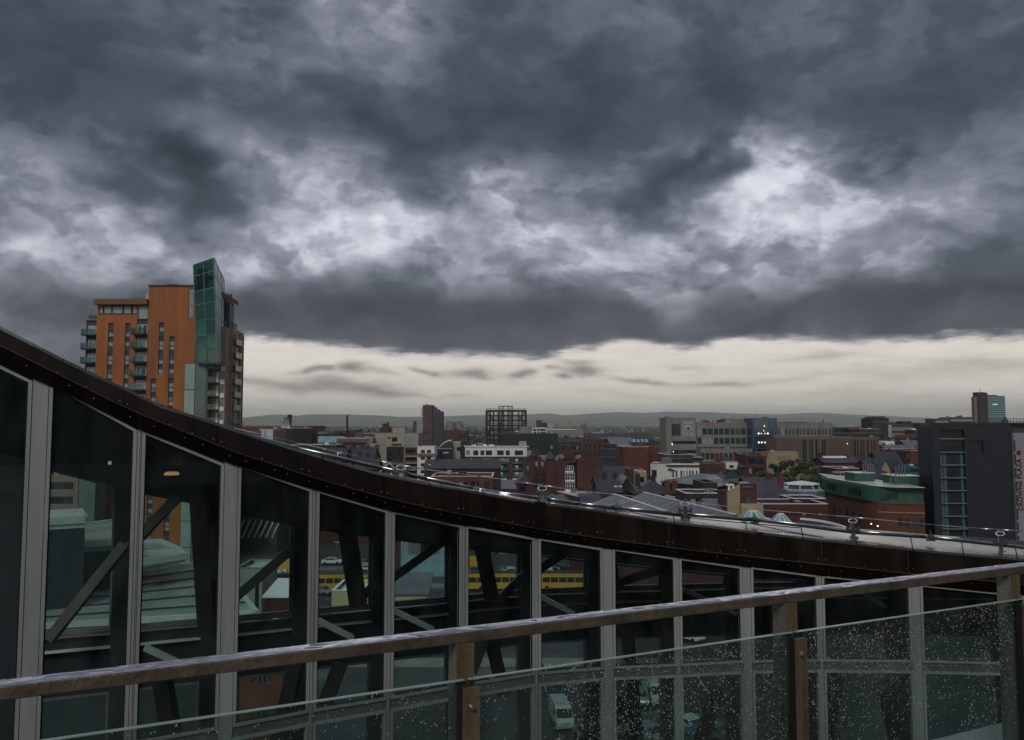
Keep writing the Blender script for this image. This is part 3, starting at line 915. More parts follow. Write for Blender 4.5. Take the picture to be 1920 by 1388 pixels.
# rivets, a few per panel (each about three pixels across)
rb_ = MB(); rr = random.Random(3)
def rivet(px, frac, tabA, tabB, offa, offb):
    d = d_front(px); u, n = dirs(px)
    y = interp(tabA, px) * (1 - frac) + interp(tabB, px) * frac
    off = offa * (1 - frac) + offb * frac
    p = P(px, y, d) - n * off
    rb_.tube(p, p - n * .014, .017, .011, 6)
for a, b_ in zip(up_j[:-1], up_j[1:]):
    for k, fr_ in ((.04, .80), (.50, .93), (.72, .95), (.96, .82)):
        rivet(a + (b_ - a) * k + rr.uniform(-2, 2), fr_, TOP, SEAM, .16, .20)
for a, b_ in zip(lo_j[:-1], lo_j[1:]):
    for k, fr_ in ((.12, .45), (.45, .40), (.62, .42), (.9, .45)):
        rivet(a + (b_ - a) * k + rr.uniform(-3, 3), fr_, SEAM, HEAD, .17, .04)
for x in list(range(960, 1925, 62)) + [1655, 1690, 1800]:   # studs along the roof edge
    d = d_front(x); u, n = dirs(x); p = P(x, interp(TOP, x), d) - n * .1
    rb_.tube(p, p + Vector((0, 0, .035)), .014, .012, 6)
lpart('rivet', rb_, M_RIVET, kind='stuff', smooth=False)
# --- roof: sheets from the fascia edge back to the ridge, then falling to the rear wall
RIDGE = [(-220, 540), (0, 650), (250, 765), (440, 822), (560, 852), (699, 888), (800, 906), (859, 914.5), (934, 922), (1090, 946), (1257, 961), (1419, 973), (1599, 991), (1760, 1004), (1920, 1016), (2150, 1032)]
SOFF = [(-220, 790), (95, 884), (212, 911), (275, 926), (376, 944), (451, 965), (547, 982), (598, 992), (695, 1004), (740, 1010), (838, 1022), (880, 1028), (972, 1036), (1015, 1040), (1098, 1050), (1155, 1056), (1240, 1066), (1400, 1080), (1920, 1120), (2150, 1140)]
def far_pt(px, y, dd=FARDY):
    return P(px, y, d_front(px) + dd)
rj = [-190, 120, 360, 600, 800, 900, 1005, 1130, 1260, 1395, 1500, 1600, 1705, 1800, 1900, 2060]
for a, b_ in zip(rj[:-1], rj[1:]):
    b = MB(); ns = 4
    xs = [a + 1 + (b_ - a - 2) * k / ns for k in range(ns + 1)]
    for k in range(ns):
        rows = []
        for x in (xs[k], xs[k + 1]):
            u, n = dirs(x)
            f0 = P(x, interp(TOP, x), d_front(x)) - n * .17
            rg = P(x, interp(RIDGE, x), d_front(x) + (2.0 if x < 700 else min(3.2, 2.0 + (x - 700) / 500)))
            s3 = (f0 * .45 + rg * .55) + Vector((0, 0, .035))
            ff = far_pt(x, interp(SOFF, x)); ff = Vector((ff.x, ff.y, ff.z + .35))
            rows.append([f0, s3, rg, ff])
        A, B = rows
        for j in range(3):
            t_ = Vector((0, 0, -.05))
            b.hexa([A[j] + t_, B[j] + t_, B[j + 1] + t_, A[j + 1] + t_, A[j], B[j], B[j + 1], A[j + 1]])
    lpart('roof_sheet', b, M_ROOFWET)
# ribbed decking laid on the roof at the far right end
for k in range(16):
    x0_ = 1795 + k * 11
    a = P(x0_, interp(RIDGE, x0_) + 1.0, d_front(x0_) + 3.0); c = P(x0_ + 34, interp(RIDGE, x0_ + 34) + 9, d_front(x0_ + 34) + 1.8)
    lpart('roof_batten', MB().beam(a + Vector((0, 0, .03)), c + Vector((0, 0, .03)), .035, .03), M_STEEL)
# --- soffit, rear wall, internal steel
def sheet_between(tabA, ddA, tabB, ddB, m, name, th=.05, x0=-190, x1=2060, step=50, dzA=0, dzB=0):
    b = MB(); prev = None; x = x0
    while x <= x1:
        A = P(x, interp(tabA, x), d_front(x) + ddA) + Vector((0, 0, dzA)); B = P(x, interp(tabB, x), d_front(x) + ddB) + Vector((0, 0, dzB))
        cur = [A, B, A + Vector((0, 0, th)), B + Vector((0, 0, th))]
        if prev: b.hexa([prev[0], cur[0], cur[1], prev[1], prev[2], cur[2], cur[3], prev[3]])
        prev = cur; x += step
    return lpart(name, b, m)
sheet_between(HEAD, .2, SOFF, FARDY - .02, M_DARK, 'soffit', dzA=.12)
SILL = EYE - 4.32
FAR = []
x = -190
while x <= 2060:
    p = far_pt(x, 1100); FAR.append((x, p.x, p.y)); x += 50
def far_xy(px): return Vector((interp([(a, b) for a, b, c in FAR], px), interp([(a, c) for a, b, c in FAR], px), 0))
def far_bar(z0, z1, n0, n1, m, name, x0=-190, x1=2060, step=50):
    b = MB(); prev = None; x = x0
    while x <= x1:
        c = far_xy(x); u, n = dirs(x)
        q0 = c + n * n0; q1 = c + n * n1
        cur = [(q0.x, q0.y, z0), (q1.x, q1.y, z0), (q0.x, q0.y, z1), (q1.x, q1.y, z1)]
        if prev: b.hexa([prev[0], cur[0], cur[1], prev[1], prev[2], cur[2], cur[3], prev[3]])
        prev = cur; x += step
    return lpart(name, b, m)
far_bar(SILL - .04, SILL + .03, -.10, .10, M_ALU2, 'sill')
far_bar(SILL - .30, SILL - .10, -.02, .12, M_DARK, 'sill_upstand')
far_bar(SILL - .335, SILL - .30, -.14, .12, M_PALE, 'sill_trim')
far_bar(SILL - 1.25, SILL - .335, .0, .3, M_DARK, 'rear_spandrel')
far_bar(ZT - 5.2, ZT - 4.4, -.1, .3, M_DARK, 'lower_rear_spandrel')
# rear piers, one right of each pane, and rear panes between them
piers = [(-30, 50), (212, 252), (378, 418), (547, 582), (695, 726), (838, 864), (973, 1001), (1098, 1127), (1238, 1264), (1360, 1390), (1500, 1532), (1660, 1700), (1860, 1900)]
for a, b_ in piers:
    A = far_xy(a); B = far_xy(b_); u = (B - A).normalized(); n = Vector((-u.y, u.x, 0))
    zt_ = min(far_pt(a, interp(SOFF, a)).z, far_pt(b_, interp(SOFF, b_)).z) + .3
    b = MB(); q = [A - n * .25, B - n * .25, B + n * .05, A + n * .05]
    b.hexa([(p.x, p.y, 1.0) for p in q] + [(p.x, p.y, zt_) for p in q])
    lpart('rear_pier', b, M_DARK2)
for (a0, a1), (b0, b1) in zip(piers[:-1], piers[1:]):
    A = far_xy(a1 + .5); B = far_xy(b0 - .5); u = (B - A).normalized(); n = Vector((-u.y, u.x, 0))
    za = far_pt(a1, interp(SOFF, a1)).z; zb = far_pt(b0, interp(SOFF, b0)).z
    f = MB(); quad_frame(f, A, B, n, SILL + .03, za, SILL + .03, zb, .05, -.03, .06)
    fr = lpart('rear_window_frame', f, M_ALU2)
    g = MB(); quad_pane(g, A, B, n, SILL + .03, za, SILL + .03, zb, .0, .012, .04)
    lpart('glass_pane', g, M_GLASS2, fr)
    z0, z1 = ZT - 4.4, SILL - 1.25
    f = MB(); quad_frame(f, A, B, n, z0, z1, z0, z1, .05, -.03, .06)
    fr = lpart('rear_window_frame', f, M_ALU2)
    g = MB(); quad_pane(g, A, B, n, z0, z1, z0, z1, .0, .012, .04)
    lpart('glass_pane', g, M_GLASS2, fr)
# sloping steel: endpoints are (pixel x, pixel y, distance behind the front glass)
def steel(name, a, b_, w, m, h=None):
    A = P(a[0], a[1], d_front(a[0]) + a[2]); B = P(b_[0], b_[1], d_front(b_[0]) + b_[2])
    lpart(name, MB().beam(A, B, w, h or w, up=(0, 1, 0)), m)
D3 = 3.3
for a, b_ in [((92, 1200, D3), (235, 1020, D3)), ((240, 1030, D3), (335, 930, D3)), ((440, 1122, D3), (562, 1018, D3)), ((672, 1128, D3), (705, 1092, D3)), ((728, 1090, D3), (842, 1008, D3)),
              ((938, 1122, D3), (985, 1076, D3)), ((1005, 1072, D3), (1060, 1036, D3)), ((1140, 1098, D3), (1240, 1068, D3))]:
    steel('brace', a, b_, .19, M_STEEL)
for a, b_ in [((376, 935, D3 - .2), (392, 1190, D3 - .2)), ((651, 995, D3 - .2), (672, 1135, D3 - .2)), ((903, 1025, D3 - .2), (923, 1125, D3 - .2)), ((1142, 1052, D3 - .2), (1150, 1108, D3 - .2))]:
    steel('raking_column', a, b_, .34, M_RUBBER)
for a, b_ in [((272, 1214, 2.6), (345, 1248, 2.6)), ((590, 1160, 2.6), (662, 1196, 2.6)), ((732, 1142, 2.6), (812, 1180, 2.6)), ((1006, 1115, 2.6), (1075, 1150, 2.6)), ((1280, 1105, 2.6), (1380, 1150, 2.6)), ((1600, 1100, 2.6), (1660, 1138, 2.6))]:
    steel('tie_rod', a, b_, .10, M_PALE, .12)
for a, b_ in [((640, 1240, 3.0), (600, 1345, 3.0)), ((917, 1185, 3.0), (945, 1300, 3.0)), ((905, 1200, 2.8), (882, 1260, 2.8)), ((1176, 1180, 3.0), (1197, 1420, 3.0)), ((1345, 1290, 3.0), (1305, 1420, 3.0)), ((1165, 1310, 3.0), (1078, 1420, 3.0)), ((560, 1220, 3.), (520, 1400, 3.)), ((300, 1250, 3.), (330, 1420, 3.)),
              ((1570, 1260, 3.), (1545, 1400, 3.)), ((1660, 1300, 3.), (1690, 1420, 3.))]:
    steel('raking_column', a, b_, .30, M_RUBBER)
# lit ceiling lamps seen through the second pane
for (x, y, r_) in ((322, 888, .13), (206, 868, .03)):
    p = P(x, y, d_front(x) + 1.7)
    b = MB().lathe([(r_, p.z - .03), (r_ * 1.05, p.z), (r_ * .8, p.z + .03)], 14, p.x, p.y)
    lpart('ceiling_lamp', b, M_LAMP)

# ============================================================ fall-arrest line on the roof: posts, wire, tube
WIRE = [(-150, 600), (200, 735), (440, 803), (560, 831), (715, 865), (795, 880), (900, 893), (1017, 910), (1090, 921), (1285, 940), (1400, 954), (1427, 956), (1600, 970), (1760, 985), (1839, 991), (1920, 996), (2100, 1010)]
PIPE = [(-150, 604), (200, 739), (440, 808), (560, 840), (715, 876), (800, 896), (893, 916), (934, 923), (1017, 933), (1090, 944), (1157, 951), (1280, 963), (1427, 974), (1598, 996), (1734, 1005), (1866, 1019), (1920, 1025), (2100, 1045)]
def linepts(tab, dd, dz=0.0):
    xs = [x for x, y in tab]
    return [P(x, interp(tab, x), d_front(x) + dd) + Vector((0, 0, dz)) for x in xs]
def free_thing(name, b, m, label, cat, smooth=True, group=None):
    c = Vector(b.v[0]); b.shift(c)
    o = part(name, b, m, None, smooth=smooth); o.location = c
    return props(o, label, cat, group)
free_thing('safety_wire', MB().path(linepts(WIRE, .9), .007, 5), M_ALU, 'thin steel safety wire strung post to post above the brown roof edge', 'wire')
# clamping sleeves where the wire passes a post
M_CHROME = mat('stainless_steel', (0.62, 0.64, 0.66), 0.22, 0.95, 0.15, 8.0)
def seg(tab, x0, x1, dd, r, m, label):
    xs = [x0, (x0 + x1) / 2, x1]
    return free_thing('wire_sleeve', MB().path([P(x, interp(tab, x), d_front(x) + dd) for x in xs], r, 6), m, label, 'wire sleeve')
for x0, x1, w_ in ((715, 800, 'gable roofed red house'), (980, 1062, 'turreted red brick building'), (1568, 1640, 'green roofed building'), (1839, 1916, 'tall dark grey hotel')):
    seg(WIRE, x0, x1, .9, .014, M_CHROME, 'bright steel sleeve on the safety wire in front of the ' + w_)
free_thing('roof_tube', MB().path(linepts(PIPE, .9), .026, 8), M_CHROME, 'polished steel tube running along the roof just behind the fascia', 'tube')
free_thing('roof_cable', MB().path(linepts([(x, y + 3.5) for x, y in PIPE], .86), .022, 6), M_RUBBER, 'thick black cable lying along the roof under the steel tube', 'cable')
for k, (x0, x1, y0, y1) in enumerate(((930, 1250, 935, 972), (1180, 1500, 958, 990), (1390, 1545, 978, 1008))):
    A = P(x0, y0, d_front(x0) + .9); B = P(x1, y1, d_front(x1) + .15); Mi = (A + B) / 2 - Vector((0, 0, .02))
    free_thing('loose_cable', MB().path([A, Mi, B], .011, 5), M_RUBBER, ('thin black cable slanting over the roof below the turreted red building', 'thin black cable slanting over the roof between two ring posts', 'short black cable crossing the pale roof sheet left of the middle ring post')[k], 'cable')
def ring_post(px, ytop, ybase, label, grp, s=1.0):
    d = d_front(px) + .75
    b0 = P(px, ybase, d); t0 = P(px, ytop, d)
    t = thing('ring_post', label, 'roof post', b0, 0, grp)
    h = t0.z - b0.z
    part('base_plate', MB().box(-.10, .10, -.08, .08, 0, .02), M_CHROME, t)
    for sx in (-1, 1):
        part('bolt', MB().lathe([(.035, .02), (.035, .07), (.02, .09)], 6, sx * .075, -.03), M_STEEL, t)
    part('stem', MB().box(-.045, .045, -.02, .02, .02, h - .10), M_CHROME, t)
    cl = MB().box(-.13, .13, -.05, .05, h * .42, h * .42 + .05).box(-.15, -.11, -.03, .03, h * .42 - .03, h * .42 + .10).box(.11, .15, -.03, .03, h * .42 - .03, h * .42 + .10)
    part('clamp', cl, M_STEEL, t)
    rg = MB(); n = 12
    pts = [Vector((math.cos(2 * math.pi * k / n) * .10, 0, h - .055 + math.sin(2 * math.pi * k / n) * .05)) for k in range(n + 1)]
    rg.path(pts, .017, 6)
    part('ring', rg, M_CHROME, t, smooth=True)
    part('wire_clip', MB().box(-.03, .03, -.02, .02, h - .005, h + .035), M_CHROME, t)
ring_post(752, 872, 898, 'steel ring post on the roof edge in front of the gable roofed red house', 'steel ring posts on the curved roof')
ring_post(1017, 911, 938, 'steel ring post on the roof edge in front of the turreted red brick building', 'steel ring posts on the curved roof')
ring_post(1285, 940, 974, 'steel ring post on the roof in front of the grey sheet roofed market sheds', 'steel ring posts on the curved roof')
ring_post(1600, 972, 1013, 'steel ring post on the roof in front of the green topped brick building', 'steel ring posts on the curved roof')
ring_post(1877, 996, 1040, 'steel ring post on the roof in front of the grey hotel, nearest the handrail', 'steel ring posts on the curved roof')
def tube_clamp(px, label):
    d = d_front(px) + .88; y = interp(PIPE, px)
    p = P(px, y, d)
    t = thing('tube_clamp', label, 'tube clamp', p - Vector((0, 0, .10)), 0, 'dark clamps holding the roof tube')
    part('foot', MB().box(-.09, .09, -.05, .05, 0, .03).box(-.02, .02, -.02, .02, .03, .08), M_STEEL, t)
    part('collar', MB().tube((-.06, 0, .10), (.06, 0, .10), .05, .05, 8), M_STEEL, t)
    part('pin', MB().tube((0, 0, .14), (0, 0, .24), .02, .008, 6), M_STEEL, t)
tube_clamp(893, 'dark clamp on the roof tube in front of the flat red brick building')
tube_clamp(1157, 'dark clamp on the roof tube left of the large grey sheet roof')
tube_clamp(1415, 'dark clamp on the roof tube below the glass pyramid roofs')
tube_clamp(1745, 'dark clamp on the roof tube below the left edge of the hotel')

# ============================================================ terrace and its balustrade
RD = Vector((0.906, 0.423, 0)).normalized(); RN = Vector((0.423, -0.906, 0)).normalized()   # along the rail, towards the terrace
R0 = Vector((-0.13, 2.09, 0))                     # under the first post in view
def rp(s, n, z): q = R0 + RD * s + RN * n; return (q.x, q.y, z)
def rbox(b, s0, s1, n0, n1, z0, z1):
    b.hexa([rp(s0, n1, z0), rp(s0, n0, z0), rp(s1, n0, z0), rp(s1, n1, z0), rp(s0, n1, z1), rp(s0, n0, z1), rp(s1, n0, z1), rp(s1, n1, z1)])
    return b
SP = 1.085
ZR = EYE - .540                                    # rail centre
bal = thing('glass_balustrade', 'wet bronze handrail with glass panels covered in raindrops along the terrace edge', 'balustrade', rp(0, 0, EYE - 1.6))
BL = Vector(bal.location)
def bpart(name, b, m, parent=None, **kw):
    b.shift(BL); return part(name, b, m, parent or bal, **kw)
# handrail in two lengths with a joint near the left edge, rounded arrises
def rail_len(s0, s1):
    b = MB(); w, h, c = .027, .0140, .0025
    prof = [(-w + c, -h), (w - c, -h), (w, -h + c), (w, h - c), (w - c, h), (-w + c, h), (-w, h - c), (-w, -h + c)]
    vs = [rp(s, n_, ZR + z_) for s in (s0, s1) for n_, z_ in prof]
    fs = [(i, (i + 1) % 8, 8 + (i + 1) % 8, 8 + i) for i in range(8)] + [tuple(range(7, -1, -1)), tuple(range(8, 16))]
    b.add(vs, fs)
    return b
SJ = -1.255
bpart('handrail', rail_len(-3.2, SJ - .002), M_RAIL)
bpart('handrail', rail_len(SJ + .002, 4.4), M_RAIL)
# water film lying on the rail: an uneven sheet of puddles
def film():
    b = MB(); rnd = random.Random(11)
    from mathutils import noise as mn
    s = -3.1; ds = .004; nw = 9
    rows = []
    while s < 4.3:
        row = []
        for k in range(nw):
            n_ = -.0262 + .0524 * k / (nw - 1)
            v = mn.noise(Vector((s * 9, n_ * 22, 1.7))) * .6 + mn.noise(Vector((s * 26, n_ * 60, 4.1))) * .4
            edge = 1 - abs(k - (nw - 1) / 2) / ((nw - 1) / 2)
            h = (v * .0042 + .0016) * min(1.0, edge * 3.0 + .12)
            row.append(rp(s, n_, ZR + .0140 + h))
        rows.append(row); s += ds if False else .008
    vs = [p for r_ in rows for p in r_]
    fs = []
    for i in range(len(rows) - 1):
        for k in range(nw - 1):
            a = i * nw + k
            fs.append((a, a + nw, a + nw + 1, a + 1))
    b.add(vs, fs)
    return b
M_WATER = mat('standing_water', (0.88, 0.86, 0.90), 0.14, 0.9, 0.15, 6.0, spec=1.0)
bpart('water_film', film(), M_WATER, kind='stuff', smooth=True)
for k in range(-3, 5):
    s = k * SP
    post = bpart('post', rbox(MB(), s - .024, s + .024, -.028, .026, EYE - 1.75, ZR - .0140), M_POST2)
    bpart('brown_face_skin', rbox(MB(), s - .022, s + .0245, .0262, .0285, EYE - 1.70, ZR - .0145), M_POST, post)  # added skin, colours the inboard face browner than the lit side face
    bar = bpart('clamp_bar', rbox(MB(), s - .020, s + .026, .050, .064, EYE - 1.62, EYE - .655), M_POST)
    bpart('gasket', rbox(MB(), s - .024, s - .0165, .040, .060, EYE - 1.62, EYE - .655), M_RUBBER, bar)
    for z_ in (-.70, -.985, -1.27, -1.54):
        c = Vector(rp(s + .003, .064, EYE + z_)); e = c + RN * .010
        bpart('bolt', MB().tube(c, e, .0085, .0055, 10), M_CHROME, bar, smooth=False)
drops_rnd = random.Random(5)
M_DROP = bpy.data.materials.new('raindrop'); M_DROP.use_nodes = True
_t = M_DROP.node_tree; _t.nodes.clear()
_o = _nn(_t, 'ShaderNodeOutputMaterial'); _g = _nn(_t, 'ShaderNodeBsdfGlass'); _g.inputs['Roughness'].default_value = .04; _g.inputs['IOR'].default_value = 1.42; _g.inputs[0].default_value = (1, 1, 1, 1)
_r = _nn(_t, 'ShaderNodeBsdfDiffuse'); _r.inputs[0].default_value = (.93, .95, .96, 1)  # white diffuse share stands in for bright sky glints in the drops
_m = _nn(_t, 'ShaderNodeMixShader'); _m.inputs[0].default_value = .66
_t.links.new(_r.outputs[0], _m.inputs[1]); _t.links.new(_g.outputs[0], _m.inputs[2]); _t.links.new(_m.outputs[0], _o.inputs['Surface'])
ZG = EYE - .642                                   # top of the glass
from mathutils import noise as _mn
for k in range(-3, 4):
    s0, s1 = k * SP + .006, (k + 1) * SP - .006
    gp = bpart('glass_panel', rbox(MB(), s0, s1, .030, .040, EYE - 1.58, ZG), M_BALGLASS)
    M_EDGE = mat('polished_glass_edge', (0.34, 0.46, 0.43), 0.15, 0, 0.2, 30)
    bpart('glass_edge', rbox(MB(), s0, s1, .0295, .0405, ZG, ZG + .0025), M_EDGE, gp)
    if k < -2: continue
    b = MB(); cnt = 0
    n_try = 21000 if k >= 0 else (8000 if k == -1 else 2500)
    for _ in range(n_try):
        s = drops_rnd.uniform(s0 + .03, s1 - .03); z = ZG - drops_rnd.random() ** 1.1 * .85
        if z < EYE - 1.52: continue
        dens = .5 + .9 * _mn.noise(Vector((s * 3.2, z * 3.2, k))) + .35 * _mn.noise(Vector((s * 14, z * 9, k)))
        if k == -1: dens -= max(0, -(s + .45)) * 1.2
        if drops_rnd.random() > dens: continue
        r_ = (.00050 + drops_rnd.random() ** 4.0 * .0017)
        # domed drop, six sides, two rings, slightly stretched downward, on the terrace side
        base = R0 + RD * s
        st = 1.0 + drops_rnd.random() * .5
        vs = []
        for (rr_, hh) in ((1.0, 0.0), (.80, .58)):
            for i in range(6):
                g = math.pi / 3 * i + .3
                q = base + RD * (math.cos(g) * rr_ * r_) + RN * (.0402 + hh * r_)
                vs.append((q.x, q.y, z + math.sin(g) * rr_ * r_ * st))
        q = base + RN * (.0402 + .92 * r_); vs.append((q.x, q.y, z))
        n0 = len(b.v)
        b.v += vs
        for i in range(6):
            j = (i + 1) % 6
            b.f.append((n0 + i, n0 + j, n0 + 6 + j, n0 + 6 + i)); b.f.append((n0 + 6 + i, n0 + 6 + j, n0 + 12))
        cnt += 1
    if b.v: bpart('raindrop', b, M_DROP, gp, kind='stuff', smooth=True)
# terrace slab, its kerb outside the glass, and the building it belongs to
M_TREAD = mat('wet_tread_ledge', (0.66, 0.67, 0.65), 0.4, 0.0, 0.25, 5.0, bump=0.5, bscale=60, rvar=.15)
ts = MB(); rbox(ts, -30, 30, .022, 6.2, EYE - 1.95, EYE - 1.65)
o = part('terrace_floor', ts, M_PAVE, None, kind='structure')
lg = MB(); rbox(lg, -12, 14, -.25, .022, EYE - 1.95, EYE - 1.22)
part('terrace_ledge', lg, M_TREAD, None, kind='structure')
tb = thing('terrace_building', 'dark walled building behind the terrace from which the view is taken', 'building', rp(0, 4, 0))
TBL = Vector(tb.location)
w = rbox(MB(), -30, 30, 6.2, 6.6, EYE - 1.65, EYE + 4.0); w.shift(TBL); part('upper_wall', w, mat('terrace_wall', (0.06, 0.06, 0.062), 0.7), tb)
w = rbox(MB(), -30, 30, -.20, 6.2, 0, EYE - 1.95); w.shift(TBL); part('lower_wall', w, MATS['terrace_wall'], tb)
M_FLANK = mat('pale_brown_cladding', (0.36, 0.27, 0.21), 0.6, 0, 0.25, 0.3, streak=True)

# ============================================================ the orange tower
def orange_tower():
    d = 173.0
    k = d / F
    X = lambda px: P(px, 650, d).x
    Z = lambda py: P(300, py, d).z
    x0 = X(155)
    t = thing('apartment_tower', 'tall orange clad apartment tower with a slanted green glass prism on its corner', 'building', (x0, d, 0))
    x = lambda px: X(px) - x0
    z = Z
    H1, H2 = z(572), z(537)
    # openings on the orange front
    holes = []; wins = []
    def strip(pa, pb, ytop, first):
        # dark strip with a two light window in every storey
        holes.append((x(pa), x(pb), 0.5, z(ytop)))
        wins.append((pa, pb, ytop, first))
    strip(202, 212, 606, 616); strip(234, 243, 606, 616)
    def front(mb, a, b_, zt, hs, y0=0.0):
        holed_wall(mb, x(a), x(b_), 0, zt, hs, y0, .35)
    body = MB()
    hsA = [(x(202), x(212), 0.5, z(606)), (x(234), x(243), .5, z(606)), (x(255.5), x(275.5), .5, z(599)), (x(183), x(255), z(590), z(573)), (x(256.5), x(275.5), z(598.6), z(573))]
    front(body, 180, 277, z(572), hsA)
    hsB = [(x(298), x(308), z(700), z(605)), (x(318.5), x(328.5), .5, z(631)), (x(286), x(296), .5, z(710)), (x(352), x(361), z(596), z(541))]
    front(body, 277, 370, H2, hsB, -.25)
    body.box(x(180), x(277), .36, 16, 0, z(572) - .02)
    body.box(x(277), x(372), .36, 12, 0, H2 - .02)
    part('wall', body, M_RUST, t)
    # left recessed bay, dark, with balconies
    lb = MB().box(x(155), x(180) - .01, 1.2, 15, 0, z(600))
    part('recessed_bay', lb, M_DKGREY, t)
    def balcony(a, b_, yb, y0, name='balcony'):
        s = part(name, MB().box(x(a), x(b_), y0 - 1.5, y0 - .01, z(yb) - .28, z(yb)), M_BLACKB, t)
        part('glass_screen', MB().box(x(a), x(b_), y0 - 1.5, y0 - 1.44, z(yb), z(yb) + 1.15).box(x(a), x(a) + .06, y0 - 1.43, y0 - .05, z(yb), z(yb) + 1.15), M_BALC, s)
    yy = 627.0
    for i in range(15):
        py = 627 + 26.1 * i
        balcony(152, 179, py, 1.2)
        # patio doors behind
        for (a, b_) in ((160, 168.5), (169.5, 178)):
            window_at(t, x(a), z(py), x(b_) - x(a), 1.45 * 1.35, M_WFRAME, M_WINL, 1.10, 0, False)
        balcony(250, 275, py - 1, 0)
        for (a, b_) in ((256.5, 264.5), (266, 274.5)):
            window_at(t, x(a), z(py - 1), x(b_) - x(a), 2.0, M_WFRAME, M_WINL if i % 3 else M_WINB, .12, 0, False)
        if z(py) < 3: break
    part('bay_backing', MB().box(x(255.5), x(275.5), .30, .355, .5, z(599)), M_DKGREY, t)
    part('roof', MB().box(x(155) - .3, x(180) - .02, .8, 15, z(600), z(598)), M_CONC, t)
    part('terrace_screen', MB().box(x(158), x(180), 1.4, 1.46, z(598), z(589)).box(x(158), x(158) + .06, 1.47, 8, z(598), z(589)), M_BALC, t)
    part('gantry', MB().path([(x(165), 4, z(598)), (x(166), 4, z(586)), (x(170), 4, z(582)), (x(174), 4, z(590)), (x(176), 4, z(598))], .09, 6), M_STEEL, t)
    def cells(pa, pb, ytop, ybot, dep, y0=0.0):
        part('strip_backing', MB().box(x(pa), x(pb), y0 + .30, y0 + .355, max(.5, z(ybot)), z(ytop)), M_DKGREY, t)
        py = ytop + 9
        while py < min(ybot, 1040):
            for q in (0, 1):
                ya = py + q * 8.6
                o = window_at(t, x(pa) + .08, z(ya + 8), x(pb) - x(pa) - .16, z(ya) - z(ya + 8), M_FRAME, M_WINL if (int(py) + q) % 3 else M_WINB, y0 + dep, 0, False)
            py += 26.1
    cells(202, 212, 606, 1050, .12); cells(234, 243, 606, 1050, .12)
    cells(298, 308, 605, 700, .12, -.25); cells(318.5, 328.5, 631, 1050, .12, -.25); cells(286, 296, 710, 1050, .12, -.25)
    # penthouse ribbon
    for a, b_, m in ((183.5, 190, M_PINKCONC), (192, 206, M_LOUV), (208, 227, M_LOUV), (229.5, 243, M_LOUV), (246, 254, M_PINKCONC)):
        window_at(t, x(a), z(588), x(b_) - x(a), z(574.5) - z(588), M_FRAME, m, .15, 0, False)
    window_at(t, x(257), z(598), x(275) - x(257), z(573.5) - z(598), M_FRAME, M_LOUV, .12, 0, False)
    part('ribbon_backing', MB().box(x(183), x(275.5), .32, .355, z(598.6), z(573)), M_DKGREY, t)
    part('roof_slab', MB().box(x(177), x(277) - .02, -1.0, 16.2, z(572), z(562)), M_RUST2, t)
    part('plant_room', MB().box(x(266), x(277) - .05, 1.0, 9, z(562), z(547)), M_PINKCONC, t)
    part('roof_railing', MB().path([(x(238), 1, z(556)), (x(266), 1, z(556))], .06, 5).path([(x(240), 1, z(558.5)), (x(266), 1, z(558.5))], .05, 5).path([(x(256), 1, z(562)), (x(256), 1, z(556))], .05, 5), M_STEEL, t)
    part('parapet_cap', MB().box(x(276), x(362), -.5, 12.1, H2, H2 + .22), M_BLACKB, t)
    part('plant_room', MB().hexa([(x(301), 2, H2 + .23), (x(327), 2, H2 + .23), (x(327), 8, H2 + .23), (x(301), 8, H2 + .23), (x(301), 2, z(530)), (x(322), 2, z(530)), (x(322), 8, z(530)), (x(301), 8, z(530))]), M_BLACKB, t)
    part('tall_window', MB().box(x(352) + .05, x(361) - .05, -.08, 0.0, z(596), z(541)), M_WINL, t)
    part('tall_window_surround', MB().box(x(352), x(361), .0, .09, z(596), z(541)), M_FRAME, t)
    # louvred shaft below the prism
    def panel(nm, a, b_, ya, yb, y, m):
        part(nm, MB().box(x(a) + .05, x(b_) - .05, y, y + .12, z(yb) + .05, z(ya) - .05), m, t)
    part('shaft', MB().box(x(350), x(394), -.8, -.26, 0, z(681)), M_FRAME, t)
    for i in range(8):
        ya = 683 + 49 * i
        panel('louvre_panel', 351, 370.5, ya, ya + 48, -.94, M_LOUV)
        panel('louvre_panel', 371.5, 391.5, ya - (4 if i else 0), ya + 45, -.94, M_LOUVD)
    # slanted glass prism
    D0, D1, D2 = -1.4, -4.6, 3.6          # depths of the left edge, the nose and the right rear edge
    def q(px, py, dd):
        p = P(px, py, d + dd); return (p.x - x0, p.y - d, p.z)
    TL, TN, TR = q(363, 497, D0), q(401, 484, D1), q(420, 524, D2)
    BL, BN, BR = q(370, 679, D0), q(407, 680, D1), q(418.5, 684, D2)
    back_t, back_b = q(380, 530, D2), q(384, 684, D2)
    m = MB()
    def lerp(a, b_, u): return tuple(a[i] + (b_[i] - a[i]) * u for i in range(3))
    prism = t
    def facet(A, B, C, D_, nu, nv, gm, fm, nm):    # A,B top; D,C bottom
        A, B, C, D_ = map(Vector, (A, B, C, D_))
        pt = lambda u, v: (A * (1 - u) + B * u) * (1 - v) + (D_ * (1 - u) + C * u) * v
        n = (B - A).cross(D_ - A).normalized()
        if n.y > 0: n = -n
        fr = MB()
        vs = nv if isinstance(nv, list) else [i / nv for i in range(nv + 1)]
        for i in range(nu + 1):
            fr.beam(pt(i / nu, 0), pt(i / nu, 1), .22, .22, up=n)
        for v in vs:
            fr.beam(pt(0, v), pt(1, v), .18, .18, up=n)
        f = part('prism_frame', fr, fm, t)
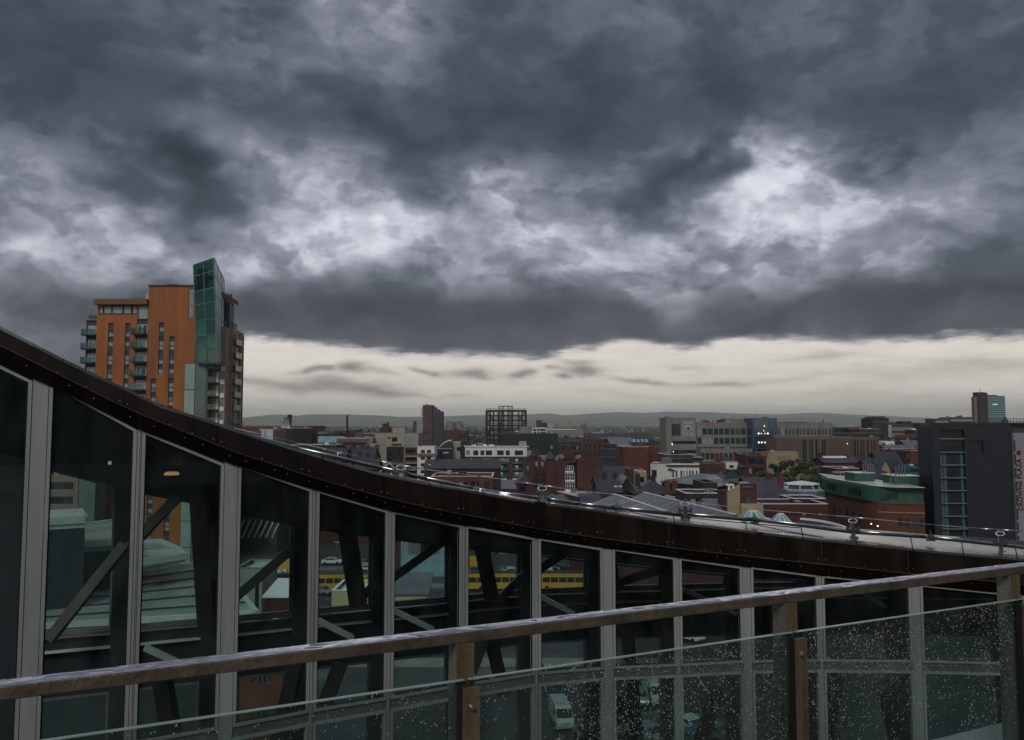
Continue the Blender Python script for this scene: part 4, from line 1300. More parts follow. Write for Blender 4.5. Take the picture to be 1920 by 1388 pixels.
        for i in range(nu):
            for j in range(len(vs) - 1):
                a, b_, c, e = pt((i + .04) / nu, vs[j] + .006), pt((i + .96) / nu, vs[j] + .006), pt((i + .96) / nu, vs[j + 1] - .006), pt((i + .04) / nu, vs[j + 1] - .006)
                g = MB().hexa([a - n * 0, b_, c, e, a - n * .06, b_ - n * .06, c - n * .06, e - n * .06])
                part(nm, g, gm(i, j), f)
    gt = glass_mat('prism_glass', (0.06, 0.30, 0.25), 0.03, 0.05)
    gdk = mat('prism_dark_glass', (0.012, 0.075, 0.062), 0.08, 0, .3, .3, spec=.8)
    gmid = mat('prism_mid_glass', (0.02, 0.14, 0.115), 0.08, 0, .3, .3, spec=.8)
    gp = mat('pale_teal_cladding', (0.66, 0.78, 0.75), 0.25, 0.1, 0.3, 0.15)
    facet(TL, TN, BN, BL, 2, [0, .12, .28, .42, .58, .735, .86, 1], lambda i, j: gt if j < 2 else (gdk if (i * 3 + j) % 4 else gmid), mat('prism_frame_teal', (0.10, 0.28, 0.25), 0.3, 0.3), 'prism_pane')
    facet(TN, TR, BR, BN, 3, [0, .16, .34, .52, .72, .86, 1], lambda i, j: gp, M_LOUVD, 'cladding_panel')
    # inside the prism: lift shaft and landings showing through the glass
    core = MB()
    c1, c2 = Vector(q(371, 560, .4)), Vector(q(402, 560, .4))
    core.box(c1.x, c1.x + 1.6, -.3, 1.5, z(679), z(505))
    for py in (520, 546, 572, 598, 624, 650, 676):
        core.box(c1.x, c2.x, -1.0, 1.6, z(py) - .25, z(py))
    core.beam((c1.x, -.5, z(512)), (c2.x, -.5, z(540)), .25).beam((c1.x + .5, -.5, z(545)), (c2.x, -.5, z(520)), .25)
    part('lift_core', core, M_DARK2, t)
    part('prism_floor', MB().add([BL, BN, BR, back_b, (BL[0], BL[1], BL[2] - .5), (BN[0], BN[1], BN[2] - .5), (BR[0], BR[1], BR[2] - .5), (back_b[0], back_b[1], back_b[2] - .5)], [(0, 1, 2, 3), (7, 6, 5, 4), (0, 4, 5, 1), (1, 5, 6, 2), (2, 6, 7, 3), (3, 7, 4, 0)]), M_BLACKB, t)
    # right hand side: pale brown flank with balconies
    xr = x(420)
    fl = MB()
    hr = []
    part('flank', fl.box(x(372) + .02, xr, 1.2, 7.8, 0, z(612)).box(xr + .01, xr + .55, 4, 8.0, 0, z(613)), M_FLANK, t)
    part('flank_end', MB().box(xr + .2, xr + 1.0, 8.05, 9.6, 0, z(616)), M_FLANK, t)
    for i in range(16):
        py = 641 + 25.3 * i
        if z(py) < 2: break
        # side bay balconies, seen in sharp foreshortening
        s = part('balcony', MB().box(xr + .56, xr + 1.3, 4.0, 7.9, z(py + 1) - .25, z(py + 1)), M_BLACKB, t)
        part('glass_screen', MB().box(xr + 1.24, xr + 1.3, 4.0, 7.9, z(py + 1), z(py + 1) + 1.1).box(xr + .56, xr + 1.23, 4.0, 4.06, z(py + 1), z(py + 1) + 1.1), M_BALC, s)
        part('window', MB().box(xr + .551, xr + .62, 4.5, 5.6, z(py), z(py) + 2.1), M_FRAME, t)
        part('window', MB().box(xr + .551, xr + .62, 6.2, 7.5, z(py), z(py) + 2.1), M_WINL, t)
        if py > 690:
            s = part('balcony', MB().box(x(394.5), x(409), -1.3, 1.19, z(py) - .25, z(py)), M_BLACKB, t)
            part('glass_screen', MB().box(x(394.5), x(409), -1.3, -1.24, z(py), z(py) + 1.1), M_BALC, s)
            for (a, b_) in ((396.5, 400.5), (403.5, 407.5), (411, 415.5)):
                part('window', MB().box(x(a), x(b_), 1.1, 1.19, z(py), z(py) + 2.2), (M_WFRAME, M_WINL, M_WFRAME)[int(b_) % 3], t)
            part('pale_infill', MB().box(x(412), x(419), .9, 1.19, z(py) - .4, z(py) + .6), M_WFRAME, t)
    part('vent_pipe', MB().tube((xr + 1.2, 9.0, 0), (xr + 1.2, 9.0, z(622)), .12, .12, 6), M_STEEL, t)
    # overhanging roof and open loggia at the top right
    part('loggia_roof', MB().hexa([q(419, 557, 2), q(447, 574, 9), q(447, 574, 9.5), q(419, 557, 9.5), q(419, 548, 2), q(447, 566, 9), q(447, 566, 9.5), q(419, 548, 9.5)]), M_RUST2, t)
    for px, dd in ((422, 4.5), (427, 6.0), (432, 7.5)):
        a = q(px, 600, dd); b_ = q(px, 560, dd)
        part('column', MB().beam(a, (a[0], a[1], b_[2] + 1), .35), M_BLACKB, t)
    part('loggia_back', MB().box(x(375), x(414), 5, 7.7, z(612) + .02, z(560)), M_FRAME, t)
    part('terrace_screen', MB().hexa([q(420, 612, 3.9), q(445, 619, 8), q(445, 619, 8.1), q(420, 612, 4.0), q(420, 600, 3.9), q(445, 608, 8), q(445, 608, 8.1), q(420, 600, 4.0)]), M_BALC, t)
orange_tower()

# ============================================================ dark grey hotel at the right edge
def hotel():
    d = 186.0
    x0 = P(1750, 900, d).x
    x = lambda px: P(px, 900, d).x - x0
    z = lambda py: P(1840, py, d).z
    t = thing('hotel', 'tall dark grey hotel block with a recessed glass stair strip and a lettered pale wall', 'hotel', (x0, d, 0))
    H = z(795)
    b = MB()
    xe = x(1900)
    holed_wall(b, 0, xe, 0, H, [(x(1764), x(1811), 1.0, z(806)), (x(1821), x(1846), z(852), z(826))], 0, .5)
    b.hexa([(0.02, .51, 0), (x(1764) - .05, .51, 0), (x(1764) - .05, 8, 0), (4.7, 8, 0), (0.02, .51, H - .6), (x(1764) - .05, .51, H - .6), (x(1764) - .05, 8, H - .6), (4.7, 8, H - .6)])
    b.box(x(1811) + .05, xe, .8, 12, 0, H - .6)
    b.box(x(1764) - .04, x(1811) + .04, 3.0, 10, 0, H - .6)
    M_HOT = mat('hotel_dark_cladding', (0.021, 0.026, 0.034), 0.5, 0.1, 0.3, 0.35, bands=('Z', 0.9, 0.18), rvar=.1)
    part('wall', b, M_HOT, t)
    part('roof', MB().hexa([(-.2, -.15, H + .01), (x(1990), -.15, H + .01), (x(1990), 16, H + .01), (8.6, 16, H + .01), (-.2, -.15, H + .3), (x(1990), -.15, H + .3), (x(1990), 16, H + .3), (8.6, 16, H + .3)]), M_BLACKB, t)
    part('recess_lining', MB().box(x(1821), x(1846), .5, .79, z(852), z(826)), M_BLACK, t)
    # glazed strip with transoms and teal mullions
    for k, py in enumerate([823, 848, 872, 896, 920, 944, 968, 992, 1016]):
        part('transom', MB().box(x(1764) + .02, x(1811) - .02, -.15, .15, z(py) - .11, z(py) + .11), M_ALU2, t)
        ya = py + 1.2; yb = py + 23
        if k == 0:
            part('pane', MB().box(x(1765), x(1810), .5, .56, z(822), z(807)), M_BLACK, t)
        w = part('window', MB().box(x(1765), x(1810), .55, .6, z(yb), z(ya)), M_WIN, t)
        if k > 0:
            for a, c in ((1766, 1770.5), (1772, 1777.5), (1804, 1809)):
                part('blind', MB().box(x(a), x(c), .46, .52, z(yb), z(ya)), mat('teal_curtain', (0.055, 0.12, 0.135), 0.6), w)
    # set back pale wall with lettering
    xs = x(1898)
    bw = thing_part = part('banner_wall', MB().box(xe + .02, x(1990), -.6, 12, 0, z(812)), M_BANNER, t)
    part('upper_wall', MB().box(xe + .02, x(1990), 1.0, 12, z(812), H), M_DKGREY, t)
    for k in range(9):
        ya = 826 + k * 25.5
        part('window', MB().box(x(1900.5), x(1903.2), -.66, -.59, z(ya + 20), z(ya)), M_BLACK, bw)
    part('emblem', MB().tube((x(1909), -.68, z(849)), (x(1909), -.60, z(849)), .56, .56, 20), mat('emblem_red', (0.16, 0.015, 0.015), 0.5), bw)
    # vertical name
    cu = bpy.data.curves.new('sign_lettering', 'FONT')
    cu.body = 'CROWNE PLAZA'
    cu.size = 1.25; cu.space_character = 1.10; cu.extrude = .04; cu.offset = .035
    tmp = bpy.data.objects.new('sign_lettering', cu)
    col.objects.link(tmp)
    bpy.context.view_layer.update()
    dg = bpy.context.evaluated_depsgraph_get()
    me = bpy.data.meshes.new_from_object(tmp.evaluated_get(dg))
    bpy.data.objects.remove(tmp)
    me.materials.clear(); me.materials.append(M_SIGNRED)
    xsx = [v.co.x for v in me.vertices]; L = max(xsx) - min(xsx)
    want = z(860) - z(957)
    s = want / L
    o = obj('sign_lettering', me, bw)
    o.rotation_euler = (R(90), R(-90), 0)
    # text runs upwards: x axis -> +z, y axis -> -x
    m = Matrix(((0, -1, 0), (0, 0, -1), (1, 0, 0))).transposed()
    M4 = Matrix(((0, -s * 1.05, 0, x(1912.6)), (0, 0, -1, -.66), (s, 0, 0, z(957)), (0, 0, 0, 1)))
    me.transform(M4)
    o.rotation_euler = (0, 0, 0)
    me.name = 'sign_lettering'
    # rail and dome on the roof
    rl = MB()
    for px in range(1888, 1960, 6):
        rl.beam((x(px), 6, H + .3), (x(px), 6, z(784.5)), .08)
    rl.beam((x(1886), 6, z(785)), (x(1960), 6, z(785)), .1).beam((x(1886), 6, z(789)), (x(1960), 6, z(789)), .07)
    part('roof_rail', rl, M_STEEL, t)
    part('roof_vent', MB().lathe([(.7, H + .3), (.7, H + .9), (.35, H + 1.2), (.3, H + 1.6), (.12, H + 1.75)], 12, x(1904), 3), M_STEEL, t)
hotel()

# ============================================================ the city
# generic small additions
def box_on(t, name, x0, x1, y0, y1, z0, z1, m, parent=None, kind=None):
    return part(name, MB().box(x0, x1, y0, y1, z0, z1), m, parent or t, kind)
B = building
# ---- left of the view
B('long red brick mill with a flat roof right of the tall tower', 454, 567, 799, 620, 600, 30, M_BRICK4, win=(18, 2, 2.2, 1.9, 3.8, 1.6), roofm=M_DKGREY)
B('narrow pinkish end block at the right end of the long red brick mill', 568.3, 576, 800.5, 596, 596, 20, M_PINKCL, win=(2, 3, 1.0, 1.4, 3.0, 1.0))
def white_block():
    t, W, H, He, rf = B('pale blue white panelled block with one tall dark doorway slot', 490.5, 512, 805, 330, 326, 14, mat('pale_blue_panels', (0.46, 0.56, 0.60), 0.5, 0, .15, .4), win=[(W_ * .36, W_ * .66, 15, 27.2) for W_ in (4.7,)])
white_block()
B('dull red brick block joined to the pale blue white block', 512.6, 537, 806.5, 326, 318, 14, M_BRICK3, win=None, roofm=M_SLATE2)
B('nearly black tower block beside the flared dark chimney', 537.4, 549.5, 803.5, 318, 316, 10, M_BLACKB)
def flared():
    p0 = P(536, 803, 330); k = 330 / F
    t = thing('flared_tower', 'dark flared kiln shaped roof tower with a flat top', 'tower', (p0.x, 331, 0))
    b = MB()
    zz = [P(536, y, 330).z for y in (806, 803, 797, 790, 784.5)]
    hw = [9 * k, 9 * k, 6.8 * k, 5.0 * k, 3.8 * k]
    vs = []; fs = []
    for z_, h_ in zip([0] + zz, [hw[0]] + hw):
        vs += [(-h_, -h_, z_), (h_, -h_, z_), (h_, h_, z_), (-h_, h_, z_)]
    for i in range(5):
        for j in range(4):
            fs.append((i * 4 + j, i * 4 + (j + 1) % 4, (i + 1) * 4 + (j + 1) % 4, (i + 1) * 4 + j))
    fs.append((20, 21, 22, 23))
    part('roof', b.add(vs, fs), M_SLATE, t)
    part('cap', MB().box(-hw[-1] - .12, hw[-1] + .12, -hw[-1] - .12, hw[-1] + .12, zz[-1], zz[-1] + .35), M_BLACKB, t)
flared()
def chimney(px, pyt, d, wpx, label, m=M_BRICK2, taper=.8, cap=True, n=12):
    p = P(px, pyt, d); r = wpx / 2 * d / F
    t = thing('mill_chimney', label, 'chimney', (p.x, p.y, 0))
    part('shaft', MB().tube((0, 0, 0), (0, 0, p.z - .5), r / taper, r, n), m, t)
    if cap:
        part('cap', MB().tube((0, 0, p.z - 1.6), (0, 0, p.z), r * 1.22, r * 1.22, n), m, t)
    return t
chimney(543.5, 777.5, 345, 6.8, 'stout dark chimney with a bulging cap behind the flared roof tower', M_BRICKD, 1.0)
chimney(651.2, 777, 450, 3.9, 'tall slender dark mill chimney standing alone on the left skyline', M_BRICKD, .85, False)
chimney(1096.5, 812, 430, 3.4, 'short red chimney on the brown brick warehouse roof', M_BRICK, .9, False)
chimney(1067, 785.5, 1500, 1.5, 'far thin chimney rising from the pale factories on the horizon', M_CONC, .8, False, 8)
chimney(1101, 789, 1700, 1.0, 'very thin far chimney right of the round water tower', M_CONC, .8, False, 8)
chimney(456.5, 791, 900, 1.0, 'small spike like chimney on the far skyline beside the tall tower', M_BRICKD, .8, False, 8)
B('dark low works building with a long dark roof behind the blue roofed shed', 550, 600, 813, 420, 420, 22, M_BLACKB, roofm=M_SLATE, win=(12, 1, 1.0, .8, 3, .6))
B('low mill with dark pitched roof and a row of bright rooflights', 572, 607, 808.5, 470, 470, 26, M_BRICK3, roof='gable', rise=5, win=(8, 1, 1, 1, 3, 1.0))
B('brown gable ended mill shed next to the row of rooflights', 603, 628, 809.5, 455, 455, 22, M_BRICK2, roof='gable', ridge='y', rise=4.0)
B('dark red mill range left of the slender chimney', 626, 650, 808.5, 462, 462, 20, M_BRICK2, win=(7, 2, 1.1, 1.3, 3.2, 1.5))
B('dark red mill block with a raised top directly right of the slender chimney', 654, 668, 806.5, 440, 440, 16, M_BRICK2, win=(4, 2, 1.1, 1.2, 3, 2))
B('long low dark red mill range below the far trees', 664, 716, 810.5, 430, 430, 20, M_BRICK2, roof='gable', rise=3.2, roofm=M_SLATE2, win=(14, 2, 1, 1.1, 3, .8))
B('dark red mill end left of the big cream block', 680, 704, 813, 400, 400, 16, M_BRICK2, win=(5, 2, 1, 1.1, 3, 1))
def cap_tower():
    t, W, H, He, rf = B('dark red tower with a stepped arched top behind the cream block', 712, 729.5, 802, 395, 395, 8, M_BRICK2, win=[(1.7, 3.0, 25.2, 26.6)], roofm=M_BRICKD)
    b = MB().lathe([(W * .44, H), (W * .44, H + .5), (W * .36, H + 1.1), (W * .36, H + 1.8), (W * .30, H + 2.0)], 8, W / 2, 4)
    part('lantern', b, M_BRICKD, t)
    box_on(t, 'stack', W - 1.3, W - .4, 1, 2, H, H + 2.6, M_BRICKD)
cap_tower()
B('long shed with a pale blue glazed roof slope', 548, 636, 819.5, 345, 345, 16, M_BLACKB, roof='gable', rise=2.4, roofm=M_SHEETB, win=(16, 1, 2.0, 1.0, 3, .4))
B('low dark teal windowed block below the pale blue glazed roof', 536, 632, 834.5, 300, 300, 12, M_BRICKD, roofm=M_SLATE2, win=(20, 2, 1.2, 1.0, 3, 1.0), wm=M_WINT)
B('dull grey brown brick block with two rows of small windows', 631.5, 690, 822.5, 330, 330, 16, mat('grey_brown_brick', (0.135, 0.115, 0.105), .8, 0, .2, .3), win=(9, 3, 1.1, 1.0, 4.2, 1.6), roofm=M_SLATE2, cop='white')
B('small pale pink end bay of the grey brown brick block', 690.5, 699.5, 822.5, 330, 330, 14, M_PINKCL, win=(1, 4, 1.2, .9, 3.2, 2.6))
# Victorian slate terraces below
def gabled_row(label, x0, x1, yt, d, n, depth, wall, rise=3.2, win=True, roofm=M_SLATE):
    t, W, H, He, rf = B(label, x0, x1, yt, d, d, depth, wall, roof='gable', rise=rise, roofm=roofm)
    g = W / n
    for i in range(n):
        c = g * (i + .5); w = g * .72
        gz0 = He - 1.0; gz1 = He + rise * .55
        b = MB().add([(c - w / 2, -1.0, 0.1), (c + w / 2, -1.0, 0.1), (c + w / 2, -1.0, gz0), (c, -1.0, gz1), (c - w / 2, -1.0, gz0),
                      (c - w / 2, 1.5, 0.1), (c + w / 2, 1.5, 0.1), (c + w / 2, 1.5, gz0), (c, 1.5, gz1), (c - w / 2, 1.5, gz0)],
                     [(0, 1, 2, 3, 4), (9, 8, 7, 6, 5), (1, 6, 7, 2), (4, 9, 5, 0)])
        f = part('gable_bay', b, wall, t)
        rb = MB()
        rb.hexa([(c - w / 2 - .3, -1.25, gz0 - .1), (c, -1.25, gz1), (c, depth / 2 - .3, gz1), (c - w / 2 - .3, 1.6, gz0 - .1), (c - w / 2 - .3, -1.25, gz0 + .1), (c, -1.25, gz1 + .22), (c, depth / 2 - .3, gz1 + .22), (c - w / 2 - .3, 1.6, gz0 + .1)])
        rb.hexa([(c, -1.25, gz1), (c + w / 2 + .3, -1.25, gz0 - .1), (c + w / 2 + .3, 1.6, gz0 - .1), (c, depth / 2 - .3, gz1), (c, -1.25, gz1 + .22), (c + w / 2 + .3, -1.25, gz0 + .1), (c + w / 2 + .3, 1.6, gz0 + .1), (c, depth / 2 - .3, gz1 + .22)])
        part('gable_roof', rb, roofm, f)
        window_at(t, c - .6, gz0 - 2.0, 1.2, 1.9, M_WFRAME, M_WINB if i % 2 else M_WINL, -1.06, 1, False)
    return t, W, H, He, rf
t, W, H, He, rf = gabled_row('slate roofed terrace with arched gables and a skylight above the brown fascia', 612, 646, 842, 245, 2, 12, M_BRICK3)
chimney_on(rf, W - 1.0, 6, H, m=M_BRICK2)
box_on(t, 'skylight', W * .55, W * .8, 1.2, 1.4, H - 2.1, H - .9, M_WFRAME, rf)
t, W, H, He, rf = gabled_row('longer slate roofed terrace with three gables left of the cream block', 647, 699, 841, 250, 3, 13, M_BRICK3)
chimney_on(rf, 1.0, 6.5, H, m=M_BRICK2)
B('brick row house end with slate roof lower down by the brown fascia', 664, 706, 862, 215, 215, 10, M_BRICK2, roof='gable', ridge='x', rise=2.5, win=(5, 2, 1.0, 1.3, 3.0, .5))
B('slim pale block squeezed against the left edge of the cream block', 692, 703, 834, 300, 300, 8, M_CONC, win=(1, 5, 1.0, 1.6, 3.2, 1.0))
# cream stone block
def cream_block():
    def wins(W, H):
        k = W / 81.0
        return [((735 - 703) * k, (745 - 703) * k, H - 3.6, H - 1.7), ((758 - 703) * k, (777.5 - 703) * k, H - 6.4, H - 1.7),
                ((725 - 703) * k, (757.5 - 703) * k, 1.0, H - 5.6)]
    t, W, H, He, rf = B('large cream stone clad block with a raised centre and a dark brick inset', 703, 784, 812.5, 335, 335, 18, M_CREAM, win=wins)
    k = W / 81.0
    # the generic fill leaves plain glass in the inset; cover with the brick face and its windows
    hs = []
    for r in range(6):
        for c in (730, 744):
            hs.append(((c - 703) * k, (c + 6 - 703) * k, H - 9.2 - r * 3.3, H - 7.6 - r * 3.3))
    b = MB(); holed_wall(b, (725 - 703) * k + .01, (757.5 - 703) * k - .01, 1.0, H - 5.62, hs, .10, .03)
    part('brick_inset', b, M_BLACKB, t)
    box_on(t, 'penthouse', (735.5 - 703) * k, (759 - 703) * k, 1.0, 9, H - .5, H + 2.1, M_CREAM)
    box_on(t, 'penthouse_roof', (737 - 703) * k, (757 - 703) * k, 1.4, 8.6, H + 2.1, H + 2.6, M_CONC)
    box_on(t, 'balcony_slab', (734 - 703) * k, (753 - 703) * k, -.8, -.02, H - 4.6, H - 4.35, M_STEEL)
    box_on(t, 'canopy', (727 - 703) * k, (733 - 703) * k, -.5, -.02, H - 1.9, H - 1.6, M_STEEL)
    box_on(t, 'handrail', (758 - 703) * k, (777.5 - 703) * k, -.25, -.15, H - 5.2, H - 5.05, M_STEEL)
    for i in range(9):
        box_on(t, 'stone_course', -.02, (725 - 703) * k, -.04, -.005, H - 2.5 - i * 2.6, H - 2.42 - i * 2.6, M_CONC)
cream_block()
def balcony_block():
    # brown balconied bay
    t, W, H, He, rf = B('tan and dark balconied flats between the cream block and the white flats', 759, 782, 838.5, 318, 318, 12, M_BRICK3, win=(2, 8, 1.9, 1.5, 2.62, .9), cop='white')
    for r in range(9):
        zb = H - 3.2 - r * 2.62
        s = box_on(t, 'balcony', W * .12 if r else 0, W, -1.2, -.01, zb - .75, zb, M_TAN)
    t, W, H, He, rf = B('white rendered flats with small dark windows behind the long dark brick range', 782.5, 815, 838, 314, 314, 12, M_WHITE, win=(2, 8, 1.6, 1.25, 2.62, 1.2), cop='white')
    box_on(t, 'balcony', 0.1, W, -1.1, -.01, H - 3.3, H - 2.5, M_TAN)
balcony_block()
def stepped_tower():
    d = 545; ax = P(790, 780, d).x
    x = lambda px: P(px, 790, d).x - ax
    z = lambda py: P(810, py, d).z
    t = thing('stepped_tower', 'dark slab tower with a stepped sloping top and balconies down its left edge', 'building', (ax, d, 0))
    b = MB()
    b.box(x(792.5), x(811), 0, 14, 0, z(759.5))
    for a, c, yt in ((811, 816.5, 763.5), (816.5, 822.5, 768), (822.5, 829, 771.5)):
        b.box(x(a) + .01, x(c), .6, 14, 0, z(yt))
    part('wall', b, mat('slab_tower_brick', (0.085, 0.052, 0.062), .7, 0, .15, .3), t)
    part('right_flank', MB().box(x(812), x(829), 0, .58, 0, z(774)), mat('slab_tower_grey', (0.050, 0.046, 0.065), .6, 0, .15, .3), t)
    box_on(t, 'roof_vent', x(798), x(800), 4, 6, z(759.5), z(757.5), M_BLACK)
    for i in range(14):
        py = 767 + i * 4.4
        part('balcony', MB().box(x(790), x(792.5) - .02, .5, 3.5, z(py) - .2, z(py) + .9), M_LAMPW if i in (0, 1, 2, 4) and False else M_PINKCONC, t)
    for i in range(13):
        py = 770 + i * 4.6
        for a in (794, 797.5, 802.5):
            if (i * 7 + int(a)) % 3 == 0: continue
            part('window', MB().box(x(a), x(a + 1.6), -.06, -.01, z(py + 2.4), z(py)), M_WINL if (i + int(a)) % 4 == 0 else M_WIN, t)
stepped_tower()
B('pale far tower block half hidden by the dark stepped tower', 781.5, 790, 788.5, 1150, 1150, 14, M_PINKCONC, far=True, win=(4, 8, .8, .9, 2.6, 1.5))
B('dark far slab next to the pale far tower block', 774.5, 781, 790, 1150, 1150, 14, M_DKGREY, far=True)
for px, lab in ((843.8, 'left of two far twin tower blocks with pyramid lift caps'), (859.8, 'right of two far twin tower blocks with pyramid lift caps')):
    t, W, H, He, rf = B(lab, px - 7.4, px + 7.4, 792.5, 1500, 1500, 16, mat('twin_tower_brick', (0.16, 0.125, 0.12), .8, 0, .2, .2), far=True, win=(6, 8, .9, 1.1, 2.8, 1.2), roofm=M_BRICKD, group='far twin tower blocks')
    part('lift_cap', MB().lathe([(3.6, H), (2.6, H + 1.3), (.9, H + 1.6), (.9, H + 2.8)], 8, W / 2, 8), M_BRICKD, t)
    box_on(t, 'pilaster', W * .32, W * .42, -.4, -.04, 0, H, M_PINKCONC); box_on(t, 'pilaster', W * .58, W * .68, -.4, -.04, 0, H, M_PINKCONC)
B('plain reddish brown flat roofed block right of the dark stepped tower', 829.5, 859.5, 806.5, 520, 520, 20, M_BRICK3, win=None, roofm=M_SLATE)
B('brown block with lit rooftop lights left of the dark tree clump', 860, 876, 808, 515, 515, 20, M_BRICK3, win=(3, 2, 2, 1.2, 4, 3.0), roofm=M_SLATE)
def long_flats():
    def wins(W, H):
        k = W / 116.0; out = []
        for a, c in ((874, 881), (887, 896), (900, 907), (909.5, 921), (930, 942), (946, 953), (962, 977), (984, 991.5)):
            out.append(((a - 872) * k, (c - 872) * k, H - 3.4, H - 1.4))
        for r in range(6):
            for a, c in ((875, 892), (902.5, 920), (932, 951), (961, 977)):
                out.append(((a - 872) * k, (c - 872) * k, H - 6.4 - 2.75 * r, H - 4.7 - 2.75 * r))
            out.append(((984 - 872) * k, (988.5 - 872) * k, H - 6.4 - 2.75 * r, H - 4.9 - 2.75 * r))
        return out
    t, W, H, He, rf = B('long dark brick apartment range with a white top storey and recessed balconies', 872, 992, 838.5, 333, 333, 15, M_BRICK3, win=wins, wm=M_WINT, cop='white')
    k = W / 120.0
    wt = MB(); holed_wall(wt, 0.02, W - .9, H - 3.9, H - .02, [((a - 872) * W / 116 , (c - 872) * W / 116, H - 3.4, H - 1.4) for a, c in ((874, 881), (887, 896), (900, 907), (909.5, 921), (930, 942), (946, 953), (962, 977))], -.25, .24)
    part('white_top_storey', wt, M_WHITE, t)
    box_on(t, 'roof_edge', -.3, W - .5, -.6, .5, H + .12, H + .5, M_FLATW)
    for r in range(5):
        for a, c in ((874, 893), (901.5, 921), (931, 952), (960, 978)):
            zz = H - 6.5 - 2.75 * r
            s = box_on(t, 'balcony', (a - 872) * k, (c - 872) * k, -1.0, -.01, zz - .22, zz, M_CONC)
            part('glass_screen', MB().box((a - 872) * k, (c - 872) * k, -1.0, -.95, zz, zz + .95), M_BALC, s)
            box_on(t, 'white_infill', (a + 6.5 - 872) * k, (a + 11.5 - 872) * k, -.04, .02, zz + .02, zz + 1.7, M_WHITE)
    for a, c, lab in ((937.5, 951, 'hanging'), (960.5, 978.5, 'x')):
        zz = H - 13.0
        s = box_on(t, 'sign_board', (a - 872) * k, (c - 872) * k, -.35, -.2, zz - 1.5, zz + 1.3, M_BLUE)
        box_on(t, 'sign_lettering_strip', (a + .7 - 872) * k, (c - .7 - 872) * k, -.40, -.36, zz - .5, zz + .15, M_WFRAME, s)
        box_on(t, 'sign_lettering_strip', (a + .7 - 872) * k, (c - .7 - 872) * k, -.40, -.36, zz + .75, zz + .95, M_WFRAME, s)
    # things lying on the roof
    for (a, c, h, m, nm) in ((883, 887, .9, M_FLATW, 'roof_cover'), (888, 892, 1.2, M_FLATW, 'roof_cover'), (893.5, 904.5, 1.7, M_CONC, 'plant_room'), (905, 913, 1.1, M_FLATW, 'roof_cover'), (916, 927, .9, M_FLATW, 'roof_cover'), (972.5, 987.5, 2.3, M_CREAM, 'plant_room')):
        b = MB().hexa([((a - 872) * k, 2, H + .1), ((c - 872) * k, 2, H + .1), ((c - 872) * k, 7, H + .1), ((a - 872) * k, 7, H + .1), ((a + .8 - 872) * k, 2.4, H + .1 + h), ((c - (2 if m is M_FLATW else .1) - 872) * k, 2.4, H + .1 + h * .8), ((c - 1 - 872) * k, 6.6, H + h), ((a + 1 - 872) * k, 6.6, H + h)])
        part(nm, b, m, rf)
long_flats()
def stair_tower():
    t, W, H, He, rf = B('cream stair tower with one dark square window', 847.5, 863, 829.5, 332, 332, 8, M_CREAM, win=[(2.0, 3.4, 18.8, 20.4)])
    t, W, H, He, rf = B('dark brick slice between the cream stair tower and the long flats', 863.4, 871.6, 837, 333, 333, 8, M_BRICKD)
    t, W, H, He, rf = B('green glazed link with a curved dark roof beside the cream stair tower', 815.5, 847, 841.5, 328, 328, 10, M_BLACKB, win=(3, 6, 1.8, 1.7, 2.7, .6), wm=M_WINT)
    b = MB()
    pts = [(W * .12, H - 1.5), (W * .3, H + .8), (W * .5, H + 2.2), (W * .72, H + 3.0), (W * .98, H + 3.2)]
    for (xa, za), (xb, zb) in zip(pts[:-1], pts[1:]):
        b.hexa([(xa, 1.0, za), (xb, 1.0, zb), (xb, 8, zb), (xa, 8, za), (xa, 1.0, za + .3), (xb, 1.0, zb + .3), (xb, 8, zb + .3), (xa, 8, za + .3)])
    part('curved_roof', b, M_FLATW, t)
    part('curved_wall', MB().hexa([(W * .3, 1.2, H - 1), (W * .98, 1.2, H - 1), (W * .98, 7.8, H - 1), (W * .3, 7.8, H - 1), (W * .3, 1.2, H + .7), (W * .98, 1.2, H + 3.1), (W * .98, 7.8, H + 3.1), (W * .3, 7.8, H + .7)]), M_DKGREY, t)
    box_on(t, 'stair_flight', W * .5, W * .8, -.5, -.05, H - 1.8, H - 1.5, M_FLATW)
stair_tower()
